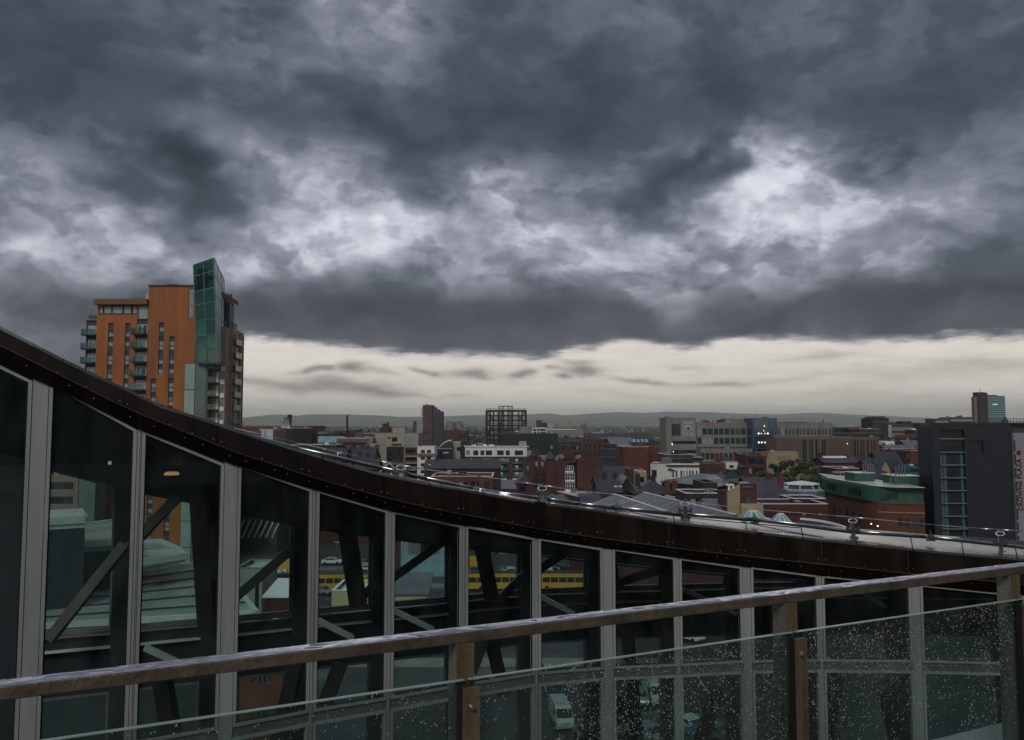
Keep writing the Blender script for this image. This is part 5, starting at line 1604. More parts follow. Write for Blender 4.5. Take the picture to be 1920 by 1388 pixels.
def scaffold_frame():
    d = 480; ax = P(911.5, 790, d).x
    x = lambda px: P(px, 790, d).x - ax
    z = lambda py: P(950, py, d).z
    t = thing('steel_frame_building', 'bare dark steel frame of a building wrapped in scaffolding on the skyline', 'building', (ax, d, 0))
    ys = [770.5, 779.7, 788.9, 798, 807, 816, 825, 834]
    D = 12
    cols = [911.8, 918.5, 925, 934.5, 944, 952.5, 960.5, 972.5, 979, 986.3]
    fr = {}
    for i, c in enumerate(cols):
        for yy in (0, D):
            part('column', MB().beam((x(c), yy, 0), (x(c), yy, z(770.5)), .95 if c in (911.8, 934.5, 960.5, 986.3) else .6), M_BLACK, t)
    for i, y in enumerate(ys):
        for yy in (0, D):
            part('beam', MB().beam((x(911), yy - .02, z(y)), (x(987), yy - .02, z(y)), .75 if i else 1.1), M_BLACK, t)
        if i > 4:
            part('scaffold_deck', MB().box(x(912), x(938), -1.0, -.3, z(y) - .1, z(y) + .12), mat('scaffold_boards', (0.32, 0.19, 0.06), .8, 0, .4, .5), t)
        for c in cols[::3]:
            part('cross_beam', MB().beam((x(c), 0, z(y)), (x(c), D, z(y)), .3), M_BLACK, t)
    for i in range(5):
        for a, c in ((911.8, 918.5), (918.5, 925), (934.5, 944), (952.5, 960.5), (972.5, 979), (979, 986.3)):
            if (i + int(a)) % 2 or a in (934.5, 952.5):
                part('brace', MB().beam((x(a), -.1, z(ys[i])), (x(c), -.1, z(ys[i + 1])), .42).beam((x(c), -.1, z(ys[i])), (x(a), -.1, z(ys[i + 1])), .42), M_BLACK, t)
        box_on(t, 'guard_rail', x(911), x(987), -.3, -.2, z(ys[i]) + 1.0, z(ys[i]) + 1.25, M_BLACK)
    part('stair_core', MB().beam((x(936), 2, z(834)), (x(942), 2, z(771)), .7), M_BLACK, t)
    for c in (935, 944.5, 952, 961):
        part('column', MB().beam((x(c), 3, z(771)), (x(c), 3, z(761.5)), .35), M_BLACK, t)
    part('beam', MB().beam((x(934.5), 3, z(761.8)), (x(961.5), 3, z(761.8)), .5), M_BLACK, t)
    for a, c in ((935, 944.5), (952, 961)):
        part('brace', MB().beam((x(a), 3, z(770)), (x(c), 3, z(762)), .25).beam((x(c), 3, z(770)), (x(a), 3, z(762)), .25), M_BLACK, t)
    for c in (919, 922.7, 912.5):
        part('scaffold_pole', MB().beam((x(c), 0, z(770)), (x(c), 0, z(765)), .15), M_BLACK, t)
    for y in (816, 820, 825, 829):
        box_on(t, 'scaffold_ledger', x(911), x(938), -1.1, -1.0, z(y), z(y) + .15, M_BARK)
scaffold_frame()
def black_block():
    t, W, H, He, rf = B('black glass clad block with a few bright windows in front of the steel frame', 937.5, 1046.5, 813, 385, 385, 20, M_BLACKB, win=lambda W, H: [(W * a, W * (a + .035), H - b_ - 1.6, H - b_) for a, b_ in ((.52, 2.9), (.61, 2.9), (.87, 2.9), (.54, 5.6), (.87, 5.6), (.2, 5.8), (.07, 3.1), (.30, 3.1))] + [(W * .605, W * .66, H - 7.6, H - 5.4)], wm=M_WINT, cop=True)
    k = W / 109.
    r = rf
    box_on(t, 'plant_room', (939 - 937.5) * k, (953 - 937.5) * k, 3, 9, H - .4, H + 2.3, M_DKGREY, r)
    box_on(t, 'plant_room', (975 - 937.5) * k, (993.5 - 937.5) * k, 3, 9, H - .4, H + 3.3, M_CONC, r)
    fr = MB()
    for a in (999, 1007, 1013, 1025):
        fr.beam(((a - 937.5) * k, 2.5, H - .3), ((a - 937.5) * k, 2.5, H + 2.6), .3)
    fr.beam(((998 - 937.5) * k, 2.5, H + 2.6), ((1026 - 937.5) * k, 2.5, H + 2.6), .45).beam(((998 - 937.5) * k, 2.5, H + .9), ((1026 - 937.5) * k, 2.5, H + .9), .25)
    part('plant_frame', fr, M_WFRAME, r)
    box_on(t, 'chiller', (1001 - 937.5) * k, (1006 - 937.5) * k, 3, 6, H - .3, H + 1.8, M_STEEL, r)
    box_on(t, 'chiller', (1015 - 937.5) * k, (1024 - 937.5) * k, 3, 6, H - .3, H + 1.7, M_BLACKB, r)
    part('satellite_dish', MB().lathe([(.2, H + 0), (1.3, H + .8), (1.4, H + 1.3)], 10, (970 - 937.5) * k, 4), M_FLATW, r)
    part('duct', MB().box((957 - 937.5) * k, (968 - 937.5) * k, 4, 5, H - .3, H + .9), M_STEEL, r)
black_block()
t, W, H, He, rf = B('long dark brick hall with a wide purple slate roof', 795.5, 938, 864.5, 236, 236, 15, M_BRICKD, roof='gable', rise=2.2, roofm=M_SLATE2, win=(13, 2, 1.1, 1.7, 3.2, 2.2))
box_on(t, 'skylight', W * .045, W * .078, 2.3, 2.5, H - 1.7, H - 1.1, M_FLATW, rf)
t, W, H, He, rf = B('flat roofed red brick block with white parapet and arched windows', 808, 924, 893.5, 193, 193, 14, M_BRICK, win=lambda W, H: [(W * (.20 + i * .083), W * (.20 + i * .083) + (1.0 if i else 1.0), H - 3.6, H - 1.3) for i in range(5)] + [(W * .64, W * .78, H - 3.9, H - 1.2), (W * .86, W * .95, H - 3.8, H - 1.3)], cop='white', wm=M_WIN)
def small_gable():
    t, W, H, He, rf = B('small dark red gabled house with white bargeboards just above the brown fascia', 703, 758, 868, 172, 172, 9, M_BRICK2, roof='gable', ridge='y', rise=3.1, roofm=M_SLATE)
    b = MB()
    sl = (H - He) / (W / 2)
    b.beam((-.4, -.42, He - .25), (W / 2, -.42, H - .05), .12, .35, up=(0, 1, 0)).beam((W + .4, -.42, He - .25), (W / 2, -.42, H - .05), .12, .35, up=(0, 1, 0))
    part('bargeboard', b, M_FLATW, t)
    t2 = MB().add([(W * .32, -1.2, He - 2), (W * .86, -1.2, He - 2), (W * .59, -1.2, He + .9), (W * .32, 0, He - 2), (W * .86, 0, He - 2), (W * .59, 0, He + .9)], [(0, 1, 2), (5, 4, 3), (0, 2, 5, 3), (1, 4, 5, 2), (0, 3, 4, 1)])
    p = part('dormer', t2, M_BRICK2, t)
    part('bargeboard', MB().beam((W * .28, -1.3, He - 2.3), (W * .59, -1.3, He + 1.0), .12, .4, up=(0, 1, 0)).beam((W * .9, -1.3, He - 2.3), (W * .59, -1.3, He + 1.0), .12, .4, up=(0, 1, 0)), M_FLATW, p)
    chimney_on(rf, W * .66, 5, H - .8, 1.4, .8, 1.4, M_BRICK2)
small_gable()
# Victorian gabled red brick hotel like block
def victorian():
    d = 262; ax = P(993, 880, d).x
    x = lambda px: P(px, 880, d).x - ax
    z = lambda py: P(1050, py, d).z
    t = thing('victorian_building', 'tall red brick Victorian building with turrets, steep gables and a white bay of windows', 'building', (ax, d, 0))
    hs = []; ws = []
    for r in range(6):
        yb = 884 + r * 13
        for a in (1000, 1006.5, 1013.5, 1019):
            hs.append((x(a), x(a + 2.4), z(yb + 9), z(yb)))
    b = MB()
    holed_wall(b, 0, x(1026), 0, z(868), hs, 0, .35)
    b.box(0, x(1026) - .02, .36, 13, 0, z(868) - .3)
    b.box(x(1026), x(1058), -.9, 13, 0, z(872))
    b.box(x(1082), x(1119), -1.2, 13, 0, z(862))
    b.box(x(1058) + .01, x(1082) - .01, 1.2, 13, 0, z(868))
    # gable peaks as solid prisms
    def peak(a, c, ybase, ypk, y0, y1):
        zb, zp = z(ybase), z(ypk)
        b.add([(x(a), y0, zb), (x(c), y0, zb), ((x(a) + x(c)) / 2, y0, zp), (x(a), y1, zb), (x(c), y1, zb), ((x(a) + x(c)) / 2, y1, zp)], [(0, 1, 2), (5, 4, 3), (0, 2, 5, 3), (1, 4, 5, 2), (0, 3, 4, 1)])
    peak(1000, 1026, 868, 858, 0.02, 10); peak(1038, 1064, 872, 857.5, -.88, 9); peak(1082, 1119, 862, 849, -1.18, 12)
    part('wall', b, M_BRICK2, t)
    for h in hs: window_at(t, h[0], h[2], h[1] - h[0], h[3] - h[2], M_FRAME, M_WIN, .14, 0, True)
    # pilasters on the left front
    for a in (995.5, 1004, 1011, 1017, 1023.5):
        box_on(t, 'pilaster', x(a), x(a + 1.1), -.3, -.005, 0, z(876), M_BRICK)
    # left turret with pyramid roof
    box_on(t, 'turret', x(993.5), x(1003), -.6, 3, 0, z(856), M_BRICK2)
    def pyr(nm, a, c, yb, yp, y0, y1, m):
        zb, zp = z(yb), z(yp); mx_ = (x(a) + x(c)) / 2; my = (y0 + y1) / 2
        part(nm, MB().add([(x(a), y0, zb), (x(c), y0, zb), (x(c), y1, zb), (x(a), y1, zb), (mx_, my, zp)], [(3, 2, 1, 0), (0, 1, 4), (1, 2, 4), (2, 3, 4), (3, 0, 4)]), m, t)
    pyr('turret_roof', 992.5, 1005, 856, 844, -1, 3.4, M_SLATE)
    box_on(t, 'chimney', x(1000), x(1010.5), 4, 6, z(862), z(843), M_BRICK2)
    box_on(t, 'turret', x(1023.5), x(1040), -1.4, 2.4, 0, z(861), M_BRICK2)
    pyr('turret_roof', 1021.5, 1042, 861, 844, -1.9, 2.9, M_SLATE)
    # slate roof planes catching the sky between the gables
    part('roof', MB().hexa([(x(1010), 1, z(872)), (x(1030), 1, z(872)), (x(1030), 9, z(856)), (x(1010), 9, z(856)), (x(1010), 1, z(871.6)), (x(1030), 1, z(871.6)), (x(1030), 9, z(855.5)), (x(1010), 9, z(855.5))]), M_SHEET, t)
    part('roof', MB().hexa([(x(1041), .5, z(868)), (x(1058), .5, z(860)), (x(1062), 8, z(853)), (x(1045), 8, z(857)), (x(1041), .5, z(867)), (x(1058), .5, z(859)), (x(1062), 8, z(852)), (x(1045), 8, z(856))]), M_SHEET, t)
    part('roof', MB().hexa([(x(1062), 0, z(870)), (x(1080), 0, z(868)), (x(1082), 8, z(859)), (x(1064), 8, z(859)), (x(1062), 0, z(869.4)), (x(1080), 0, z(867.4)), (x(1082), 8, z(858.4)), (x(1064), 8, z(858.4))]), M_SLATE, t)
    part('roof', MB().hexa([(x(1080), -.5, z(862)), (x(1092), -.5, z(857)), (x(1094), 6, z(854)), (x(1082), 6, z(856)), (x(1080), -.5, z(861)), (x(1092), -.5, z(856)), (x(1094), 6, z(853)), (x(1082), 6, z(855))]), M_SHEET, t)
    box_on(t, 'chimney', x(1061), x(1073.5), 3, 6, z(862), z(838.5), M_BRICK2)
    box_on(t, 'chimney', x(1058), x(1078), 3.2, 6.5, z(866), z(851), M_BRICK2)
    box_on(t, 'chimney', x(1090.5), x(1108), 2, 6, z(862), z(848.5), M_BRICKD)
    # dormers
    for a in (1004.5, 1015.5):
        o = window_at(t, x(a), z(874), x(a + 3) - x(a), z(866) - z(874), M_WFRAME, M_WINL, -.15, 0, False)
    # white bay of windows
    bw = x(1078.5) - x(1059)
    bb = part('window_bay', MB().box(x(1058.8), x(1079), -.2, 1.18, 0, z(872)), M_BLACKB, t)
    for k in range(6):
        ya = 873 + k * 17.2 if k == 0 else 887.5 + (k - 1) * 17.4
        hh = 10.5 if k == 0 else 12.8
        for j in (0, 1):
            a = 1059.4 + j * 9.2
            if k == 0 and j == 1: a -= 2
            o = window_at(t, x(a), z(ya + hh), x(a + 8.6) - x(a), z(ya) - z(ya + hh), M_WFRAME, M_LAMPW if (k, j) in ((1, 0),) and False else M_WIN, -.40, 3, False)
            part('white_spandrel', MB().box(x(a), x(a + 8.6), -.42, -.22, z(ya + hh) - .5, z(ya + hh) - .02), M_WFRAME, t)
victorian()
B('small slate roofed brick house left of the Victorian red building', 968, 992, 893, 225, 225, 10, M_BRICK2, roof='hip', rise=2.2, win=(3, 2, 1.1, 1.4, 3.2, .8))
B('brown brick warehouse with rows of little windows behind the Victorian gables', 1047.5, 1091, 821.5, 425, 425, 18, M_BRICK3, win=(11, 3, 1.0, 1.6, 3.4, 2.0), roof='gable', rise=2.4, roofm=M_SLATE)
B('plain red brown warehouse with a bright rooflight behind the Victorian gables', 1091.5, 1131, 823, 415, 405, 18, M_BRICK3, win=(4, 2, .9, 1.4, 4.0, 3.0), roofm=M_SLATE)
B('long far mill under a dark slate roof with a dotted row of rooflights', 1108, 1222, 813.5, 560, 560, 18, M_BRICK2, roof='gable', rise=4.4, roofm=M_SLATE, win=(26, 2, 1.1, 1.5, 4.0, 1.0))
t, W, H, He, rf = B('dark hall with pale sloping glass roof panels above the grey banded offices', 1146, 1190, 822, 350, 350, 14, M_BLACKB, roof='mono', rise=3.4, roofm=M_FLAT)
t, W, H, He, rf = B('low block with tilted solar panels behind the big red brick box', 1186, 1219, 829.5, 345, 345, 12, M_BLACKB, roofm=M_DKGREY)
for i in range(4):
    part('solar_panel', MB().hexa([(W * (.06 + i * .24), 1, H - .3), (W * (.22 + i * .24), 1, H - .3), (W * (.22 + i * .24), 4, H + 1.2), (W * (.06 + i * .24), 4, H + 1.2), (W * (.06 + i * .24), .9, H - .15), (W * (.22 + i * .24), .9, H - .15), (W * (.22 + i * .24), 3.9, H + 1.35), (W * (.06 + i * .24), 3.9, H + 1.35)]), M_SHEETB, rf)
def banded(label, x0, x1, yt, d, d1, rows, wall=M_DKGREY):
    t, W, H, He, rf = B(label, x0, x1, yt, d, d1, 14, wall, win=lambda W, H: [(.6, W - .6, H - 2.9 - i * 3.3, H - .9 - i * 3.3) for i in range(rows)], wm=M_WINB)
    for i in range(rows):
        for c in range(1, 6):
            box_on(t, 'mullion', W * c / 6 - .06, W * c / 6 + .06, .05, .13, H - 2.9 - i * 3.3, H - .9 - i * 3.3, M_ALU2)
        box_on(t, 'ledge', .3, W - .3, -.3, -.01, H - 3.15 - i * 3.3, H - 3.0 - i * 3.3, M_CONC)
banded('grey glass banded offices with pale floor ledges left of the red brick box', 1128, 1155, 842, 302, 296, 5)
B('dark upper floor block set back over the grey banded offices', 1138, 1156, 833, 312, 312, 8, M_BLACKB)
B('dark grey office slice right of the big red brick box', 1215.5, 1231, 838.5, 305, 305, 10, M_DKGREY, win=(2, 5, 2.0, 1.2, 3.3, 1.0))
t, W, H, He, rf = B('windowed left face of the big red brick box', 1155.5, 1169, 837.8, 288, 282, 14, M_BRICK, win=lambda W, H: [(.9, 1.8, H - 3.4 - i * 3.4, H - 2.2 - i * 3.4) for i in range(4)] + [(W * .48, W * .48 + .7, H - 5.6 - i * 3.6, H - 3.6 - i * 3.6) for i in range(3)] + [(W * .75, W * .75 + .6, H - 5.6 - i * 3.6, H - 3.6 - i * 3.6) for i in range(3)])
box_on(t, 'balcony_recess', W * .35, W * .98, -.03, -.005, H - 2.2, H - .5, M_BLACK)
t, W, H, He, rf = B('big plain red brick box with a stepped parapet', 1169.5, 1216, 838.2, 282, 282, 16, M_BRICK, win=lambda W, H: [(W * .83, W * .87, H - 4.2, H - 2.6)], cop='white')
box_on(t, 'stair_head', W * .52, W * .93, .4, 4, H - .3, H + 1.3, M_BRICK)
part('downpipe', MB().tube((W * .36, -.12, 0), (W * .36, -.12, H - 5), .1, .1, 6), M_BRICK3, t)
# skyline pieces, centre
B('dark red blocky tower on the skyline behind the black block', 1006, 1016.5, 789, 900, 900, 14, M_BRICK2, far=True, win=(2, 3, 2.0, 1.4, 3.2, 1.5), roofm=M_BRICKD)
B('lower dark red block joined to the blocky skyline tower', 1017, 1026, 793.5, 900, 900, 14, M_BRICK2, far=True, roofm=M_BRICKD)
B('plain pale grey slab right of the dark red skyline tower', 1026.5, 1037.5, 791.5, 890, 890, 14, M_PINKCONC, far=True, roofm=M_STEEL)
def water_tower():
    p = P(1094, 793, 1000); k = 1000 / F
    t = thing('water_tower', 'pale bulbous water tower on the far horizon', 'tower', (p.x, p.y, 0))
    z = lambda py: P(1094, py, 1000).z
    part('shaft', MB().tube((0, 0, 0), (0, 0, z(803)), 2.2, 2.0, 10), M_CONC, t)
    part('bowl', MB().lathe([(2.0, z(804)), (3.4, z(800)), (3.6, z(796)), (2.6, z(793.5)), (1.2, z(793))], 14), M_CONC, t)
water_tower()
B('long pale factory on the far horizon left of the water tower', 1046, 1088, 795.2, 1500, 1500, 40, M_CREAM, far=True, roofm=M_CONC)
B('low pale factory shed in front of the far horizon factory', 1040, 1092, 799.5, 1200, 1200, 40, M_CONC, far=True, roofm=M_SHEET)
B('long low warehouse with a bright white roof behind the black block', 1022, 1080, 806.2, 800, 800, 60, M_CONC, far=True, roofm=M_FLATW)
# long concrete office range
def office():
    d = 326
    # left tower part
    t, W, H, He, rf = B('concrete office end tower with slit windows and an open plant deck', 1252, 1305, 784, d, d, 18, M_CONC, win=lambda W, H: [(W * .12, W * .98, H - 10.5 - i * 3.7, H - 9.3 - i * 3.7) for i in range(6)] + [(W * .12, W * .45, H - 7.2, H - 2.4), (W * .50, W * .94, H - 7.4, H - 1.0)])
    box_on(t, 'corner_pier', -.9, 1.3, -1.0, 2, 0, H + .6, M_CONC)
    box_on(t, 'plant_louvre', W * .12, W * .45, .05, .12, H - 7.2, H - 2.4, M_DKGREY)
    part('extract_fan', MB().tube((W * .72, -.2, H - 4.2), (W * .72, .1, H - 4.2), 1.3, 1.3, 16), M_PINKCONC, t)
    part('fan_hub', MB().tube((W * .72, -.3, H - 4.2), (W * .72, -.21, H - 4.2), .6, .6, 10), M_DKGREY, t)
    for a in (.55, .66, .80):
        box_on(t, 'duct', W * a, W * a + 1.2, -.1, .1, H - 2.3, H - 1.4, M_PINKCONC)
    for a, zz in ((.13, 11.0), (.17, 14.3), (.135, 17.8)):
        box_on(t, 'lit_lamp', W * a, W * a + .35, -.05, .05, H - zz, H - zz + .9, M_LAMPW)
    def wing(label, x0, x1, yt, bays, rows, piers, d_=d, top=2.4, pitch=3.75, hw=2.5, depth=16):
        w_ = None
        t, W, H, He, rf = B(label, x0, x1, yt, d_, d_, depth, M_CONC, win=lambda W, H: [((W / bays) * i + .18, (W / bays) * (i + 1) - .18, H - top - hw - r * pitch, H - top - r * pitch) for i in range(bays) for r in range(rows)], wm=M_WINT)
        for i in range(0, bays + 1, piers):
            box_on(t, 'pier', (W / bays) * i - .22 if i else -.02, (W / bays) * i + .22, -.4, -.005, 0, H - .3, M_CONC)
        return t, W, H, rf
    t, W, H, rf = wing('long concrete office range with teal windows and a jumble of roof plant', 1305.6, 1409.5, 792.5, 10, 5, 3)
    rr_ = random.Random(4)
    for i in range(14):
        xa = rr_.uniform(.3, W * .5); s = rr_.uniform(.8, 2.0)
        box_on(t, 'roof_plant', xa, xa + s, 2 + rr_.random() * 3, 6, H - .5, H + rr_.uniform(.3, 1.3), rr_.choice([M_PINKCONC, M_STEEL, M_BLACKB]), rf)
    box_on(t, 'penthouse', W * .555, W * .97, 3, 10, H - .4, H + 1.7, M_CONC, rf)
    t, W, H, rf = wing('lower concrete podium wing with dark teal windows below the office range', 1313, 1444, 842, 15, 1, 3, d_=318, depth=6, top=1.6)
    t, W, H, rf = wing('right hand concrete office wing beyond the blue glass stair tower', 1457, 1558, 793, 15, 3, 3, d_=330)
    box_on(t, 'flue', W * .93, W * .94, 4, 4.6, H, H + 1.6, M_BLACK, rf)
    box_on(t, 'roof_plant', W * .14, W * .62, 4, 8, H - .4, H + .35, M_BLACKB, rf)
    # blue glass tower
    t, W, H, He, rf = B('dark blue glass stair tower with two rows of lit round lamps', 1410, 1456.5, 784.5, 318, 318, 12, mat('navy_glass_wall', (0.030, 0.055, 0.105), .15, 0, .3, .2, spec=.8), cop=True)
    for j in range(5):
        for i in range(3):
            part('glass_panel', MB().box(W * (.06 + i * .30), W * (.34 + i * .30), -.08, -.01, 1 + H * .19 * j + .2 + 1.0, 1 + H * .19 * (j + 1)), M_WINB if (i + j) % 3 else mat('navy_glass_panel', (0.02, 0.05, 0.10), .1, 0, .3, .3, spec=.8), t)
    for a in (.04, .94):
        box_on(t, 'mullion', W * a, W * a + .2, -.25, -.09, 0, H, mat('blue_mullion', (0.05, 0.12, 0.32), .4))
    for (fx, fy, r_) in ((.25, 813, .34), (.36, 813, .2), (.5, 813, .2), (.62, 813, .34), (.25, 829.8, .36), (.37, 829.8, .36), (.51, 829.8, .36), (.64, 829.8, .36), (.49, 799, .26), (.46, 808, .2)):
        zz = P(1433, fy, 318).z
        part('lamp', MB().tube((W * fx, -.2, zz), (W * fx, -.09, zz), r_, r_, 10), M_LAMPW, t)
office()
def fin_block():
    t, W, H, He, rf = B('wide brown block of vertical concrete fins with dark slots', 1455, 1648, 820.5, 305, 305, 22, M_CONC2, win=lambda W, H: [(W * a, W * a + .75, H - 9.8, H - .9) for a in (.255, .275, .315, .34, .375, .39, .44, .465, .755, .785, .82, .845, .88, .915, .95)], roofm=M_SLATE)
    for i in range(96):
        f = i / 96
        if .25 < f < .49 or f > .745: 
            if i % 2: continue
        box_on(t, 'fin', W * f, W * f + .16, -.28, -.005, H - 9.8, H - .5, M_CONC2)
    b = MB()
    for a in (.252, .285, .345, .41, .79, .85, .91):
        w_ = .9 if a < .26 else 1.7
        part('white_panel', MB().box(W * a, W * a + w_, -.12, -.005, H - 12.2, H - 10.1), M_WFRAME, t)
    box_on(t, 'lit_lamp', W * .685, W * .690, -.4, -.3, H - 2.6, H - 2.1, M_LAMPW)
fin_block()
def deco():
    t, W, H, He, rf = B('cream art deco building with a stepped top behind the trees', 1441, 1497, 848.8, 288, 288, 12, M_TANP, win=lambda W, H: [(W * a, W * a + 1.0, H - 8.5, H - 5.5) for a in (.1, .32, .62, .84)])
    box_on(t, 'shoulder', -1.6, -.01, .4, 10, 0, H - 1.8, M_TANP); box_on(t, 'shoulder', W + .01, W + 1.2, .4, 10, 0, H - 2.0, M_TANP)
    for i in range(3):
        box_on(t, 'raised_band', W * .28, W * .74, -.12, -.005, H - 1.4 - i * .55, H - 1.15 - i * .55, M_TAN)
    box_on(t, 'pediment', W * .08, W * .92, .05, 1.0, H + .1, H + .5, M_TANP)
deco()
# white Victorian shop building
def white_front():
    def wins(W, H):
        out = []
        for r in range(4):
            zt = H - 1.9 - r * 3.3
            for a in (1245, 1251.5, 1256, 1260.5, 1267, 1275.5, 1280.5, 1286.5, 1292, 1297.5, 1304.5):
                out.append(((a - 1234) * W / 77., (a - 1234 + 3.0) * W / 77., zt - 1.9, zt))
        return out
    t, W, H, He, rf = B('white painted long front with green hood windows and a flat cornice', 1234, 1311, 870, 229, 229, 10, M_WHITE, win=wins, cop='white', roofm=M_SLATE)
    box_on(t, 'cornice', -.2, W + .2, -.5, -.01, H - .7, H - .3, M_DKGREY)
    for a, c in ((1243, 1268),):
        part('hood', MB().add([((a - 1234) * W / 77, -.3, H - 1.9), ((c - 1234) * W / 77, -.3, H - 1.9), (((a + c) / 2 - 1234) * W / 77, -.3, H - 1.2), ((a - 1234) * W / 77, -.01, H - 1.9), ((c - 1234) * W / 77, -.01, H - 1.9), (((a + c) / 2 - 1234) * W / 77, -.01, H - 1.2)], [(0, 1, 2), (5, 4, 3), (0, 2, 5, 3), (1, 4, 5, 2), (0, 3, 4, 1)]), M_GREEN, t)
    box_on(t, 'downpipe', W * .655, W * .675, -.3, -.01, 0, H - .8, M_FLATW)
    k = W / 77.
    box_on(t, 'penthouse', (1246 - 1234) * k, (1264 - 1234) * k, 3, 7, H - .3, H + 1.5, M_SHEET, rf)
    box_on(t, 'plant_room', (1263 - 1234) * k, (1310 - 1234) * k, 6, 9, H - .3, H + 1.2, M_BLACKB, rf)
    t, W, H, He, rf = B('white corner bay of the white painted front, turned to the left', 1219.5, 1232.5, 869.5, 231, 227.5, 8, M_WHITE, win=lambda W, H: [(W * .1, W * .9, H - 3.8 - 3.2 * r, H - 1.8 - 3.2 * r) for r in range(4)], roofm=M_SLATE)
white_front()
B('narrow dark recess block between the white corner bay and the white front', 1232.7, 1233.9, 872, 229, 229, 6, M_BLACKB)
B('red brick shops with wide dark windows right of the white front', 1312, 1351, 869.5, 236, 236, 10, M_BRICK2, win=lambda W, H: [(W * .05, W * .42, H - 5.8, H - 4.2), (W * .5, W * .72, H - 5.8, H - 4.2), (W * .1, W * .25, H - 3.2, H - 1.4), (W * .55, W * .7, H - 3.2, H - 1.4)], wm=M_WINB)
B('dark tall block with a slate upper floor behind the white front', 1246, 1300, 852.5, 250, 250, 12, M_DKGREY, win=(5, 2, 1.4, 1.2, 3, 1.2), roofm=M_SLATE)
B('dark slate and brick block between the white front and the office podium', 1300, 1318, 858, 262, 262, 10, M_BRICKD)
B('dark hipped roof hall below the concrete podium', 1345, 1400, 858.5, 262, 262, 14, M_BRICK2, roof='hip', rise=3.2, win=(6, 2, 1, 1.6, 3.2, 1))
B('dark red building with chimneys left of the art deco front', 1398, 1437, 854, 272, 272, 14, M_BRICK2, win=(5, 3, 1, 1.6, 3.2, 1.2), roofm=M_SLATE)
def cream_lantern():
    t, W, H, He, rf = B('steep dark hipped roof carrying a cream box lantern', 1352, 1404, 881.5, 205, 205, 12, M_BRICK2, roof='hip', rise=3.6, roofm=M_BLACKB, win=(4, 2, 1.1, 1.6, 3.2, .8))
    zz = lambda py: P(1380, py, 205).z
    k = W / 52.
    b = MB().hexa([((1371.5 - 1352) * k, 4.2, zz(881.8)), ((1389.5 - 1352) * k, 4.2, zz(881.8)), ((1389.5 - 1352) * k, 7.8, zz(881.8)), ((1371.5 - 1352) * k, 7.8, zz(881.8)), ((1369 - 1352) * k, 4.0, zz(868)), ((1392.5 - 1352) * k, 4.0, zz(868)), ((1392.5 - 1352) * k, 8.2, zz(868)), ((1369 - 1352) * k, 8.2, zz(868))])
    p = part('lantern', b, M_WHITE, t)
    part('lantern_window', MB().box((1375.5 - 1352) * k, (1384 - 1352) * k, 3.95, 4.1, zz(878.5), zz(874)), M_BLACK, p)
    part('lantern_rail', MB().box((1369 - 1352) * k, (1392.5 - 1352) * k, 3.9, 8.3, zz(868), zz(867.3)), M_CREAM, p)
cream_lantern()
B('cream stone house with arched parapet tucked behind the brick box', 1195.5, 1212, 884, 236, 236, 8, M_CREAM, win=(3, 3, .8, 1.6, 3, 1.6), wm=M_WIN)
B('plain brown hall with a shallow slate roof below the red brick box', 1124, 1200, 878, 255, 255, 16, M_BRICK2, roof='gable', rise=2.6, roofm=M_SLATE, win=(8, 2, 1, 1.6, 3.4, 1))
B('arched end red brick block right below the big red brick box', 1180, 1206, 880, 245, 245, 10, M_BRICK2, win=(3, 2, 1, 1.8, 3.4, 1.4))
B('long low dark brown range behind the slate roofs', 1118, 1178, 897, 215, 215, 12, M_BRICK3, roof='gable', rise=2.0, roofm=M_SLATE, win=(7, 2, .9, 1.3, 3, .8))
t, W, H, He, rf = B('low slate roofed workshop with two bright skylights', 1122, 1166, 906, 190, 190, 11, M_BRICK2, roof='gable', rise=2.2)
for a in (.72, .86): box_on(t, 'skylight', W * a, W * a + 1.1, 2.2, 2.4, H - 1.4, H - .8, M_FLATW, rf)
t, W, H, He, rf = B('steep slate gable with a wet shining slope above the sheds', 1158, 1192, 895.5, 196, 196, 10, M_BRICKD, roof='gable', ridge='y', rise=3.4, roofm=M_SHEET)
t, W, H, He, rf = B('broad slate hipped roof on a red brick house with tall chimneys', 1190, 1268, 903.5, 186, 186, 12, M_BRICK2, roof='hip', rise=2.9, roofm=M_SLATE, win=(5, 2, 1.1, 1.6, 3.2, 1.0))
for a in (.80, .98): chimney_on(rf, W * a, 1.0, H - 1.8, 1.2, .8, 1.8, M_BRICK)
t, W, H, He, rf = B('long shallow grey roof sweeping down to the right below the white front', 1240, 1345, 897, 214, 196, 14, M_BLACKB, roof='mono', rise=1.6, roofm=M_SHEET, win=(9, 2, 1.6, 1.4, 3, .8))
B('dark brick boiler house with a square stack left of the tan gable', 1318, 1345, 905, 176, 176, 10, M_BRICKD, win=(2, 2, 1, 1.2, 3, 1), roofm=M_SLATE)
B('white flat roofed low block behind the tan gable', 1285, 1366, 925.5, 160, 160, 10, M_BRICKD, roofm=M_FLATW, cop='white', win=(6, 1, 1, 1.2, 3, 1))
B('white walled low shed with a dark doorway left of the tan gable', 1333, 1368, 942, 142, 142, 10, M_WHITE, roof='gable', rise=1.4, roofm=M_SHEET, win=lambda W, H: [(W * .4, W * .9, H - 3.6, H - 1.0)])
